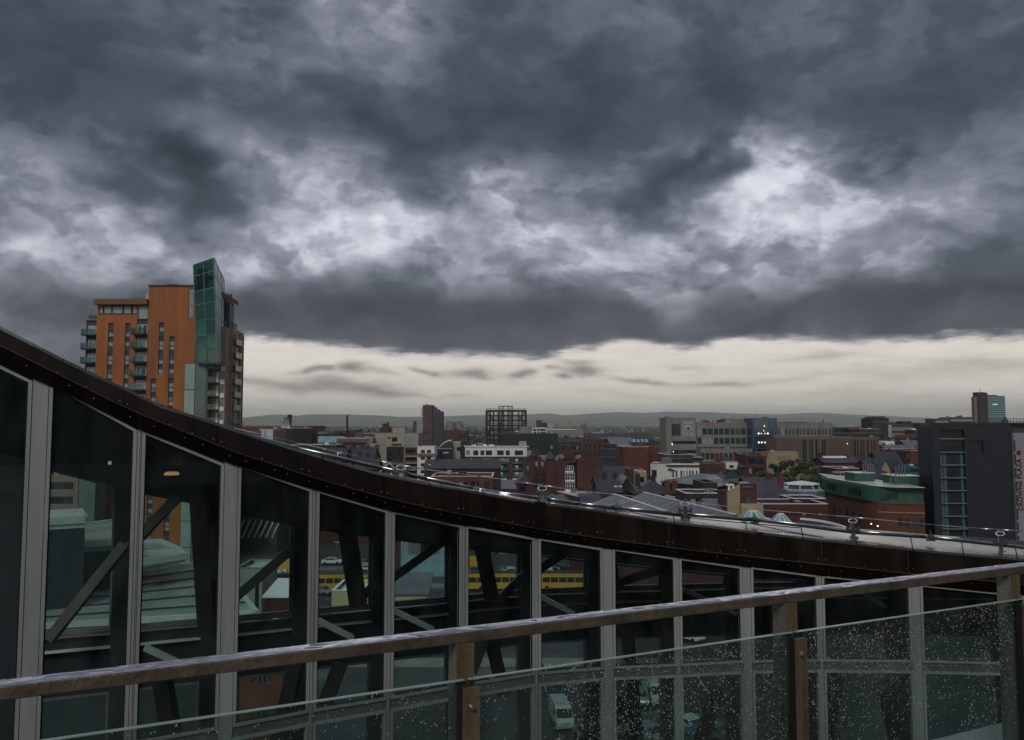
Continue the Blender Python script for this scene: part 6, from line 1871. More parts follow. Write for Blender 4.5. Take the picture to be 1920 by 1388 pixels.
# large foreground market sheds
def shed(label, pts, zr, ze, m=M_SHEET, wall=M_BRICK2, gable_front=True):
    """gabled shed given in plan: ridge from A to B, half width w"""
    (ax, ay), (bx, by), w = pts
    a = Vector((ax, ay, 0)); b_ = Vector((bx, by, 0)); L = (b_ - a).length
    rz = math.atan2(b_.y - a.y, b_.x - a.x)
    t = thing('market_shed', label, 'shed', a, rz, None)
    wl_ = MB().add([(0, -w, 0), (L, -w, 0), (L, w, 0), (0, w, 0), (0, -w, ze), (L, -w, ze), (L, w, ze), (0, w, ze), (0, 0, zr - .05), (L, 0, zr - .05)],
                   [(0, 1, 5, 4), (2, 3, 7, 6), (3, 0, 4, 8, 7), (1, 2, 6, 9, 5), (4, 5, 9, 8), (6, 7, 8, 9)])
    part('wall', wl_, wall, t)
    for s in (-1, 1):
        sl = (zr - ze) / w
        r0 = MB().hexa([(-.4, 0, zr), (L + .4, 0, zr), (L + .4, s * (w + .5), ze - .5 * sl), (-.4, s * (w + .5), ze - .5 * sl), (-.4, 0, zr + .16), (L + .4, 0, zr + .16), (L + .4, s * (w + .5), ze - .5 * sl + .16), (-.4, s * (w + .5), ze - .5 * sl + .16)])
        rf = part('roof_slope', r0, m, t)
        n = max(3, int(L / 3.2))
        rb = MB()
        for i in range(n + 1):
            xx = L * i / n
            rb.beam((xx, s * .1, zr + .17), (xx, s * (w + .4), ze - .4 * sl + .17), .07, .05)
        part('roof_seam', rb, m, rf, kind='stuff')
    part('ridge_cap', MB().box(-.45, L + .45, -.22, .22, zr + .12, zr + .3), M_FLATW, t)
    part('eaves_trim', MB().box(-.4, L + .4, -w - .62, -w - .5, ze - .35, ze + .1), M_FLATW, t)
    return t
def shed_px(label, r0, r1, zr, ze, w, **k):
    A = G(r0[0], r0[1], zr); Bp = G(r1[0], r1[1], zr)
    return shed(label, ((A.x, A.y), (Bp.x, Bp.y), w), zr, ze, **k)
shed_px('wide grey sheet roofed shed, leftmost of the market sheds above the fascia', (1152, 928.5), (1282, 972), 15.5, 12.0, 9.5)
shed_px('grey sheet roofed shed with a white ridge, behind the middle ring post', (1208, 925), (1375, 966), 15.0, 12.0, 8.0, wall=M_BRICK)
shed_px('narrow shed with a bright wet ridge, rightmost of the market sheds', (1250, 931), (1440, 975), 14.0, 11.6, 6.0)
B('low brick wall building with a slate lean to roof left of the market sheds', 1092, 1130, 934, 168, 168, 8, M_BRICKD, roof='mono', rise=1.2, roofm=M_SLATE)
# tan gable chimney building
def tan_gable():
    d = 138; ax = P(1365, 930, d).x
    x = lambda px: P(px, 940, d).x - ax
    z = lambda py: P(1380, py, d).z
    t = thing('tan_gable_house', 'tall narrow tan gable wall with red brick side and two white cowls on top', 'building', (ax, d, 0))
    part('gable_wall', MB().add([(0, 0, 0), (x(1383), 0, 0), (x(1388), 0, z(909)), (x(1369), 0, z(921)), (0, 0, z(926)), (0, 1.0, 0), (x(1383), 1.0, 0), (x(1388), 1.0, z(909)), (x(1369), 1.0, z(921)), (0, 1.0, z(926))],
         [(0, 1, 2, 3, 4), (9, 8, 7, 6, 5), (1, 6, 7, 2), (2, 7, 8, 3), (3, 8, 9, 4), (4, 9, 5, 0)]), M_TANP, t)
    part('side_wall', MB().box(x(1388) + .02, x(1420), .2, 7, 0, z(908)), M_BRICK2, t)
    part('back_wall', MB().box(0, x(1388), 1.02, 7, 0, z(924)), M_BRICK2, t)
    part('roof_light', MB().hexa([(x(1391), .0, z(914)), (x(1413), .0, z(914)), (x(1411), 2.6, z(906)), (x(1393), 2.6, z(906)), (x(1391), -.05, z(913.4)), (x(1413), -.05, z(913.4)), (x(1411), 2.5, z(905.4)), (x(1393), 2.5, z(905.4))]), M_SHEETB, t)
    part('green_door', MB().box(x(1400), x(1406), .05, .18, z(950), z(933)), M_TEAL, t)
    part('tan_apron', MB().box(x(1386), x(1426), -1.4, -.02, 0, z(944)), M_TANP, t)
    for px in (1369, 1377):
        part('cowl', MB().tube((x(px), .5, z(920)), (x(px), .5, z(911)), .22, .22, 8).tube((x(px), .5, z(911)), (x(px) - .5, .3, z(909)), .26, .2, 8), M_FLATW, t, smooth=False)
tan_gable()
t, W, H, He, rf = B('mottled tan stone hall with a dark slate roof and one small window', 1420, 1498, 906, 168, 168, 14, M_TAN, roof='hip', rise=3.3, roofm=M_SLATE2, win=lambda W, H: [(W * .47, W * .53, H - 4.0, H - 1.6)])
B('dark purple slate roof behind the mottled tan stone hall', 1405, 1478, 899, 190, 190, 12, M_BRICKD, roof='gable', rise=2.4, roofm=M_SLATE2)
B('long dark red brick wall range below the tan stone hall', 1424, 1552, 945.5, 150, 150, 10, M_BRICK2, win=(14, 2, .5, .5, 3.4, 1.6), roofm=M_SLATE)
def pavilion():
    d = 176; ax = P(1480, 920, d).x
    x = lambda px: P(px, 920, d).x - ax
    z = lambda py: P(1515, py, d).z
    t = thing('glass_pavilion', 'octagonal pavilion with a glazed lantern band under a pale faceted roof', 'building', (ax, d, 0))
    cx_, cy_ = x(1517), 4.6
    def ring(r, zz, n=8): return [(cx_ + r * math.cos(2 * math.pi * (i + .5) / n), cy_ + r * .9 * math.sin(2 * math.pi * (i + .5) / n), zz) for i in range(n)]
    part('base', MB().add(ring(4.9, 0) + ring(4.9, z(922)), [(i, (i + 1) % 8, 8 + (i + 1) % 8, 8 + i) for i in range(8)] + [tuple(range(8, 16))]), M_SHEET, t)
    part('skirt_roof', MB().add(ring(5.0, z(923)) + ring(4.0, z(918.5)), [(i, (i + 1) % 8, 8 + (i + 1) % 8, 8 + i) for i in range(8)] + [tuple(range(7, -1, -1)), tuple(range(8, 16))]), M_SHEETB, t)
    part('lantern_glass', MB().add(ring(4.0, z(919)) + ring(3.4, z(911)), [(i, (i + 1) % 8, 8 + (i + 1) % 8, 8 + i) for i in range(8)]), M_WINB, t)
    rim = ring(3.9, z(911.2)); top = (cx_, cy_, z(904))
    part('roof', MB().add(rim + [(p[0], p[1], p[2] + .25) for p in rim] + [top], [tuple(range(7, -1, -1))] + [(i, (i + 1) % 8, 8 + (i + 1) % 8, 8 + i) for i in range(8)] + [(8 + i, 8 + (i + 1) % 8, 16) for i in range(8)]), M_FLATW, t)
    b = MB()
    for p, q_ in zip(ring(4.02, z(919)), ring(3.42, z(911))): b.beam(p, q_, .12)
    part('glazing_bar', b, M_WFRAME, t)
pavilion()
B('low pale edged terrace in front of the glass pavilion', 1487, 1548, 935.5, 158, 158, 8, M_BRICKD, roofm=M_FLATW, cop='white', win=(5, 1, 1, 1, 3, 1))
def tent(px0, px1, py, d, label, h=2.2):
    a = P(px0, py, d); b_ = P(px1, py, d); w = (b_.x - a.x)
    t = thing('glass_pyramid', label, 'glass roof', (a.x, d, 0))
    z0 = a.z - h
    part('base', MB().box(0, w, 0, w * .8, 0, z0), M_BRICKD, t)
    part('pyramid', MB().add([(0, 0, z0), (w, 0, z0), (w, w * .8, z0), (0, w * .8, z0), (w * .38, w * .3, a.z), (w * .62, w * .3, a.z), (w * .62, w * .5, a.z), (w * .38, w * .5, a.z)], [(0, 1, 5, 4), (1, 2, 6, 5), (2, 3, 7, 6), (3, 0, 4, 7), (4, 5, 6, 7)]), M_SHEETB, t)
    bb = MB()
    for p, q_ in (((0, 0), (.38, .3)), ((.33, 0), (.46, .3)), ((.66, 0), (.54, .3)), ((1, 0), (.62, .3))):
        bb.beam((w * p[0], w * p[1] - .02, z0 + .03), (w * q_[0], w * q_[1] - .02, a.z + .05), .09)
    bb.beam((w * .38, w * .3, a.z + .06), (w * .62, w * .3, a.z + .06), .2)
    part('glazing_bar', bb, M_FLATW, t)
tent(1384, 1452, 961, 128, 'larger glass pyramid roof just above the pale roof sheet', 2.0)
tent(1448, 1488, 965.5, 124, 'smaller glass pyramid roof right of the larger one', 1.5)
# curved white canopy
cv_ = MB(); pv = None
cen = G(1530, 985, 14.5)
for i in range(15):
    g = R(-95 + i * 13)
    p = Vector((cen.x + math.sin(g) * 3.2 - 1.2, cen.y + math.cos(g) * 7.5 - 1, 14.5))
    p = Vector((cen.x + math.cos(R(-75 + i * 11)) * 3.4, cen.y + math.sin(R(-75 + i * 11)) * 8.5, 14.5))
    if pv: cv_.beam(pv, p, .5, .3)
    pv = p
tcan = thing('curved_parapet_building', 'low round ended building with a white curved parapet left of the green topped block', 'building', (cen.x, cen.y, 0))
cv_.shift((cen.x, cen.y, 0)); part('parapet', cv_, M_FLATW, tcan)
part('drum', MB().add([(math.cos(2 * math.pi * i / 20) * 3.3, math.sin(2 * math.pi * i / 20) * 8.2, zz) for zz in (0, 14.2) for i in range(20)], [(i, (i + 1) % 20, 20 + (i + 1) % 20, 20 + i) for i in range(20)] + [tuple(range(20, 40))]), M_BRICKD, tcan)
# ---- green topped brick building
def green_building():
    A = P(1547, 940, 216); Bp = P(1640, 940, 186); C = P(1733, 940, 184); Dp = Vector((C.x + 1.5, C.y + 20, 0)); E_ = Vector((A.x + 6, A.y + 20, 0))
    z = lambda py, d: P(1640, py, d).z
    t = thing('green_topped_building', 'red brick corner building with a green metal upper storey and a white wet roof', 'building', (Bp.x, Bp.y, 0))
    O = Vector((Bp.x, Bp.y, 0))
    A, C, Dp, E_ = A - O, C - O, Dp - O, E_ - O
    A.z = C.z = 0; B0 = Vector((0, 0, 0))
    # rounded corner between the two fronts
    def rounded(off):
        u1 = (A - B0).normalized(); u2 = (C - B0).normalized()
        n1 = Vector((-u1.y, u1.x, 0)); n2 = Vector((u2.y, -u2.x, 0))
        if n1.y > 0: n1 = -n1
        if n2.y > 0: n2 = -n2
        pts = [A + n1 * off]
        P0, P1, P2 = B0 + u1 * 6 + n1 * off, B0 + (n1 + n2) * off * .6, B0 + u2 * 5 + n2 * off
        for i in range(7):
            s = i / 6
            pts.append(P0 * (1 - s) ** 2 + P1 * 2 * s * (1 - s) + P2 * s * s)
        pts.append(C + n2 * off)
        return pts + [Dp, E_]
    zb = EYE - (943 - 795) * 186 / F; zt = z(913, 186)
    def poly(off, z0, z1):
        return MB().prism([(p.x, p.y) for p in rounded(off)], z0, z1)
    part('brick_wall', poly(0, 0, zb), M_BRICK, t)
    part('brick_band', poly(.25, zb - 2.1, zb - 1.8), M_TAN, t)
    part('brick_cornice', poly(.22, zb - .02, zb + .28), M_BRICK4, t)
    part('green_storey', poly(-.5, zb + .28, zt - .25), M_GREEN, t)
    part('roof_edge', poly(1.0, zt - .25, zt), M_BLACKB, t)
    part('roof', poly(.7, zt, zt + .08), M_FLATW, t)
    # windows along both fronts
    def along(p, q_, n, w, h, zc, m, nm, off, skip=0):
        p = Vector(p); q_ = Vector(q_); u = (q_ - p).normalized(); nn = Vector((u.y, -u.x, 0))
        if nn.y > 0: nn = -nn
        L = (q_ - p).length
        for i in range(n):
            c = p + u * L * (i + .5) / n + nn * off
            a, b_ = c - u * w / 2, c + u * w / 2
            mb = MB().hexa([(a.x, a.y, zc), (b_.x, b_.y, zc), (b_.x - nn.x * .1, b_.y - nn.y * .1, zc), (a.x - nn.x * .1, a.y - nn.y * .1, zc), (a.x, a.y, zc + h), (b_.x, b_.y, zc + h), (b_.x - nn.x * .1, b_.y - nn.y * .1, zc + h), (a.x - nn.x * .1, a.y - nn.y * .1, zc + h)])
            part(nm, mb, m if (i + int(zc)) % 4 else M_WINB, t)
            part('window_surround', MB().hexa([(a.x - u.x * .12 + nn.x * .0, a.y - u.y * .12, zc - .12), (b_.x + u.x * .12, b_.y + u.y * .12, zc - .12), (b_.x - nn.x * .09 + u.x * .12, b_.y - nn.y * .09 + u.y * .12, zc - .12), (a.x - nn.x * .09 - u.x * .12, a.y - nn.y * .09 - u.y * .12, zc - .12)] +
                  [(a.x - u.x * .12 - nn.x * .03, a.y - u.y * .12 - nn.y * .03, zc + h + .12), (b_.x + u.x * .12 - nn.x * .03, b_.y + u.y * .12 - nn.y * .03, zc + h + .12), (b_.x - nn.x * .12 + u.x * .12, b_.y - nn.y * .12 + u.y * .12, zc + h + .12), (a.x - nn.x * .12 - u.x * .12, a.y - nn.y * .12 - u.y * .12, zc + h + .12)]), M_BRICKD, t) if False else None
    u1 = (A - B0).normalized(); u2 = (C - B0).normalized()
    for r in range(3):
        along(A + Vector((1, 0, 0)) * .0, B0 + u1 * 6, 6, .9, 1.9, zb - 5.0 - r * 3.6, M_WIN, 'window', .06)
        along(B0 + u2 * 4.6, C, 4, .9, 1.9, zb - 5.0 - r * 3.6, M_WIN, 'window', .06)
    along(A - u1 * 2.5, A - u1 * 9.5, 4, 1.4, 1.6, zb + 1.2, M_WIN, 'window', -.42)
    along(A - u1 * 16.5, A - u1 * 24.0, 4, 1.5, 1.7, zb + 1.1, M_WIN, 'window', -.42)
    along(B0 + u2 * 1.6, B0 + u2 * 5.2, 3, 1.1, 1.5, zb + 1.1, M_WIN, 'window', -.42)
    # green plant rooms with flues
    def plant(px0, px1, pyt, d, dep, lab):
        a = P(px0, pyt, d) - O; b_ = P(px1, pyt, d) - O
        q_ = part('plant_room', MB().box(a.x, b_.x, a.y, a.y + dep, zt + .08, a.z), M_GREEN, t)
        part('plant_roof', MB().box(a.x - .2, b_.x + .2, a.y - .2, a.y + dep + .2, a.z, a.z + .12), M_FLATW, q_)
        return a, b_, q_
    a, b_, q_ = plant(1602, 1640, 887.5, 202, 6, '')
    for i in range(5):
        part('flue', MB().tube((a.x + 2.7 + i * .62, a.y + 1, a.z + .1), (a.x + 2.7 + i * .62, a.y + 1, a.z + 2.2 + (i % 2) * .4), .2, .2, 8), M_SHEET, q_)
    a, b_, q_ = plant(1680, 1722, 893, 192, 7, '')
    for i in range(4):
        part('flue', MB().tube((a.x + 1.0 + i * .72, a.y + 2, a.z + .1), (a.x + 1.0 + i * .72, a.y + 2, a.z + 2.3 + (i % 2) * .3), .22, .22, 8), M_SHEET, q_)
    for px, pyt, pyb in ((1670, 882, 910), (1679, 884, 905)):
        p = P(px, pyt, 189) - O
        part('mast', MB().tube((p.x, p.y, zt), (p.x, p.y, p.z), .12, .12, 6), M_SHEET, t)
    for (px, py, dd) in ((1628, 981, 186.6), (1644, 986, 185.6)):
        p = P(px, py, dd) - O
        part('lit_lamp', MB().box(p.x - .14, p.x + .14, -1.0, -.8, p.z - .15, p.z + .15), M_LAMPW, t)
green_building()
B('teal roofed gable beside the left edge of the hotel', 1728, 1752, 945, 200, 200, 10, M_BRICKD, roof='gable', ridge='y', rise=5.5, roofm=M_TEAL)
# ---- right hand middle distance
def white_modern():
    t, W, H, He, rf = B('low white modernist front with columns and an overhanging roof behind the green topped block', 1566, 1611, 878.5, 248, 248, 12, M_BRICK2, win=(6, 2, 1.3, 1.6, 3, 1.4), roofm=M_FLATW, cop='white')
    box_on(t, 'canopy', -1.2, W + .5, -2.0, -.02, H - 1.4, H - .9, M_CREAM)
    for i in range(6):
        box_on(t, 'column', W * (.1 + i * .16), W * (.1 + i * .16) + .4, -1.8, -1.4, 0, H - 1.4, M_CREAM)
white_modern()
t, W, H, He, rf = B('red brick school like block with a white roof strip under the brown fins', 1546, 1614, 859.5, 276, 276, 12, M_BRICK2, roof='gable', rise=1.6, roofm=M_SLATE2, win=(9, 3, 1.1, 1.6, 3.2, .9))
box_on(t, 'roof_strip', W * .08, W * .72, 3.5, 5.5, H - .1, H + .6, M_FLATW, rf)
def chapel():
    t, W, H, He, rf = B('small stone chapel gable with a tall window behind the green plant rooms', 1651, 1668, 862, 240, 240, 16, M_TANP, roof='gable', ridge='y', rise=2.6, roofm=M_SLATE, win=lambda W, H: [(W * .4, W * .64, H - 4.2, H - .8)])
    B('dark slate roof sloping down to the left of the stone chapel gable', 1634, 1652, 865, 242, 242, 14, M_BRICKD, roof='gable', ridge='x', rise=3.6, roofm=M_SLATE)
chapel()
B('dark hall with a rounded black roof right of the stone chapel', 1670, 1700, 863, 246, 246, 14, M_BRICKD, roof='hip', rise=3.0, roofm=M_BLACKB)
B('slate domed roof low block behind the flues of the green topped building', 1642, 1674, 880, 225, 225, 12, M_BRICKD, roof='hip', rise=2.8, roofm=M_SLATE)
B('teal painted warehouse left of the hotel', 1700, 1749, 873.5, 262, 262, 12, M_TEAL, roofm=M_TEAL, win=(5, 1, 1.5, 1, 3, 1), cop=False)
B('dark slate roofed warehouse above the teal warehouse', 1704, 1750, 853.5, 300, 300, 16, M_SLATE, roof='gable', rise=3.6, roofm=M_SLATE, win=(5, 2, 1.2, 1.2, 3, 1))
B('tall dark red brick mill with many windows, behind the teal warehouse', 1650, 1706, 843.5, 320, 300, 16, M_BRICK, win=(14, 4, 1.0, 1.8, 3.4, 1.2), roofm=M_SLATE)
B('dark slate roof range left of the tall dark red brick mill', 1649, 1692, 849, 290, 290, 12, M_BRICKD, roof='gable', rise=4, roofm=M_SLATE)
B('long pale wet roofed block in front of the red brick mills', 1662, 1722, 835.5, 370, 370, 14, M_BRICK, roof='gable', rise=1.6, roofm=M_SHEET, win=(12, 3, 1, 1.6, 3.4, .6))
t, W, H, He, rf = B('white flat block with three small dark windows right of the brown fins', 1654, 1677, 828, 385, 385, 10, M_WFRAME, roofm=M_FLATW, win=lambda W, H: [(W * .2, W * .26, H - 1.8, H - 1.0), (W * .66, W * .73, H - 1.8, H - .9), (W * .76, W * .83, H - 1.8, H - .9)])
B('orange red brick mill with a stone end left of the hotel', 1676, 1748, 815.5, 430, 418, 18, M_BRICK, win=(16, 3, 1.2, 2.0, 3.8, 1.8), roofm=M_SLATE2)
B('grey wet slate roof in front of the orange red brick mill', 1700, 1750, 826.5, 400, 400, 14, M_BRICK2, roof='gable', rise=2.4, roofm=M_SHEET, win=(8, 2, 1, 1.6, 3.4, .6))
t, W, H, He, rf = B('dark rounded top office tower on the right skyline', 1635.5, 1666.5, 785, 620, 620, 20, M_BRICKD, win=(8, 4, 1.6, 1.2, 3.4, 2), far=True, roofm=M_BLACKB)
part('rounded_top', MB().hexa([(0.2, 1, H), (W - .2, 1, H), (W - .2, 18, H), (.2, 18, H), (W * .18, 3, H + 1.7), (W * .85, 3, H + 1.7), (W * .85, 15, H + 1.7), (W * .18, 15, H + 1.7)]), M_BRICKD, t)
t, W, H, He, rf = B('gridded office frame block right of the dark rounded top tower', 1667, 1713.5, 796, 560, 560, 18, M_DKGREY, win=(12, 3, 1.0, 2.6, 4.2, 1.8), wm=M_WINL)
box_on(t, 'upper_block', W * .60, W * .96, 2, 12, H - .3, H + 2.2, M_BRICKD)
part('curved_roof', MB().hexa([(0, 2, H), (W * .42, 2, H), (W * .42, 12, H), (0, 12, H), (W * .02, 3, H + 1.6), (W * .3, 3, H + 1.6), (W * .3, 11, H + 1.6), (W * .02, 11, H + 1.6)]), M_DKGREY, t)
box_on(t, 'white_stair', -.8, W * .08, -.6, -.01, H - 9, H - .4, M_PINKCONC)
B('dark cube block on the skyline just left of the hotel', 1724.5, 1734.5, 794, 600, 600, 14, M_BRICKD, far=True)
B('low black flat roofed range on the skyline right of the concrete office wing', 1566, 1612, 801, 520, 520, 14, M_BLACKB, win=(3, 1, 8, 2.2, 4, 1.6), roofm=M_BLACKB)
B('wide dark roofed hall in front of the black skyline range', 1560, 1661, 812.5, 400, 400, 16, M_BLACKB, roofm=M_SLATE, win=(14, 1, 1.6, 1.4, 3.5, 1.0))
B('brown low block between the wide dark hall and the rounded tower', 1612, 1650, 804.5, 500, 500, 16, M_BRICK2, roofm=M_SLATE, win=(6, 1, 1.4, 1.2, 3.5, 1.2))
B('pale low roof block right of the wide dark hall', 1646, 1662, 819, 420, 420, 12, M_CREAM, roofm=M_FLATW)
B('small brown flat block next to the dark cube on the skyline', 1714, 1736, 806.5, 480, 480, 12, M_BRICK2, roofm=M_BLACKB, win=(4, 1, 1.4, 1.4, 3, 1.2))
# twin material skyline tower at far right
def sky_tower():
    d = 700; ax = P(1828, 760, d).x
    x = lambda px: P(px, 770, d).x - ax
    z = lambda py: P(1858, py, d).z
    t = thing('office_tower', 'skyline office tower, half dark brown slab and half teal glass, behind the hotel', 'building', (ax, d, 0))
    part('left_wing', MB().hexa([(0, 1, 0), (x(1839), 1, 0), (x(1839), 8, 0), (1.6, 8, 0), (0, 1, z(744)), (x(1839), 1, z(744)), (x(1839), 8, z(744)), (1.6, 8, z(744))]), M_PINKCL, t)
    part('dark_slab', MB().box(x(1834), x(1851), -1.2, .98, 0, z(736.5)).box(x(1835), x(1849), 1.0, 8, z(744), z(735.5)), mat('slab_dark', (0.045, 0.030, 0.04), .7), t)
    part('red_sign', MB().box(x(1841), x(1847), -1.35, -1.22, z(746), z(744)), mat('sign_dull_red', (0.3, 0.04, 0.03), .5), t)
    g = part('glass_wing', MB().box(x(1851) + .02, x(1885.5), .4, 15, 0, z(742.5)), M_WINT, t)
    for i in range(14):
        py = 746 + i * 4.3
        part('floor_band', MB().box(x(1851) + .02, x(1885.8), .25, .38, z(py) - .35, z(py) + .35), mat('pale_teal_band', (0.20, 0.42, 0.42), .4), g)
    part('roof_plant', MB().box(x(1857), x(1874), 3, 9, z(742.5), z(740.5)), M_BLACKB, t)
    part('antenna', MB().tube((x(1842), 2, z(736)), (x(1842), 2, z(728)), .25, .12, 6), M_BLACK, t)
    part('lit_window', MB().box(x(1862), x(1871), .22, .36, z(759.5), z(757.5)), mat('lit_teal', (0.3, 0.6, 0.6), .5, emit=(.4, .9, .9), estr=.5), t)
sky_tower()
B('low office block with pale windows above the left end of the hotel roof', 1751.5, 1780, 786, 640, 640, 14, M_DKGREY, win=(5, 2, 2, 1.6, 3.4, 1.4), wm=M_WINL, far=True)
B('higher stepped office block above the middle of the hotel roof', 1780.5, 1827, 783, 640, 640, 14, M_DKGREY, win=(9, 2, 2, 1.6, 3.4, 1.4), wm=M_WINL, far=True)

# ============================================================ low terraces seen through the left panes
def podium():
    k = P(60, 1150, 78)
    t = thing('podium_building', 'low stepped building with grey green membrane roofs seen through the left panes', 'building', (P(90, 1150, 78).x, 78, 0))
    O = Vector(t.location)
    def slab(nm, pts, ztop, th, m, edge=True):
        q = [G(px, py, ztop) - O for px, py in pts]
        b = MB().add([(p.x, p.y, ztop - th) for p in q] + [(p.x, p.y, ztop) for p in q], [(3, 2, 1, 0), (4, 5, 6, 7), (0, 1, 5, 4), (1, 2, 6, 5), (2, 3, 7, 6), (3, 0, 4, 7)])
        o = part(nm, b, m, t)
        return o, q
    def rim(q, ztop, parent, h=.5, w=.5):
        b = MB()
        for a, c in zip(q, q[1:] + q[:1]):
            b.beam((a.x, a.y, ztop + .02), (c.x, c.y, ztop + .02), w, h)
        part('roof_edge', b, M_PODE, parent)
    r1, q = slab('roof', [(20, 1178), (480, 1150), (400, 1052), (150, 1092)], 12.0, 1.2, M_POD)
    rim(q, 12.0, r1)
    part('wall', MB().add([(p.x, p.y, 0) for p in q] + [(p.x, p.y, 10.79) for p in q], [(0, 1, 5, 4), (1, 2, 6, 5), (2, 3, 7, 6), (3, 0, 4, 7), (4, 5, 6, 7)]), M_DARK2, t)
    for i in range(5):                       # standing seams over the big roof
        a = q[0].lerp(q[3], .15 + i * .17); c = q[1].lerp(q[2], .15 + i * .17)
        part('roof_seam', MB().beam((a.x, a.y, 12.1), (c.x, c.y, 12.1), .12, .14), M_DARK2, r1)
    def terrace(pts, zt, th, m=M_POD, w=True):
        r, q = slab('upper_roof', pts, zt, th, m); rim(q, zt, r, .7, .4)
        if w:
            part('upper_wall', MB().add([(p.x * .995, p.y * 1.002, 0) for p in q] + [(p.x * .995, p.y * 1.002, zt - th - .01) for p in q], [(0, 1, 5, 4), (1, 2, 6, 5), (2, 3, 7, 6), (3, 0, 4, 7), (4, 5, 6, 7)]), M_DARK2, t)
        return r
    terrace([(10, 1030), (240, 1015), (215, 978), (60, 1000)], 17.0, .9)
    terrace([(40, 1056), (340, 1034), (300, 1016), (60, 1036)], 15.2, .9, w=False)
    terrace([(262, 1056), (348, 1043), (335, 1034), (262, 1042)], 15.0, .6, w=False)
    terrace([(60, 980), (160, 974), (150, 960), (70, 965)], 20.5, .8, M_PODE)
    for (px, py, zz, s) in ((118, 1000, 17.0, 1.2), (125, 1082, 12.1, 1.0)):
        p = G(px, py, zz) - O
        part('roof_vent', MB().lathe([(s * .8, zz), (s * .8, zz + s * .6), (s * .5, zz + s), (s * .2, zz + s * 1.2)], 10, p.x, p.y), M_DARK2, t)
podium()
B('grey brown annexe at the foot of the orange tower, seen through the second pane', 55, 148, 868, 168, 168, 14, M_PINKCL, win=(8, 7, 1.1, 1.5, 3.0, 1.0), clutter=False)
B('teal grey louvred stair block between the annexe and the orange tower', 149, 180, 872, 166, 166, 5, M_LOUVD, clutter=False)
B('brown brick block low down, seen below the handrail in the fourth pane', 452, 532, 1212, 60, 60, 8, M_BRICK, win=(3, 3, .8, 1.5, 3.2, 1.2), simple=False)
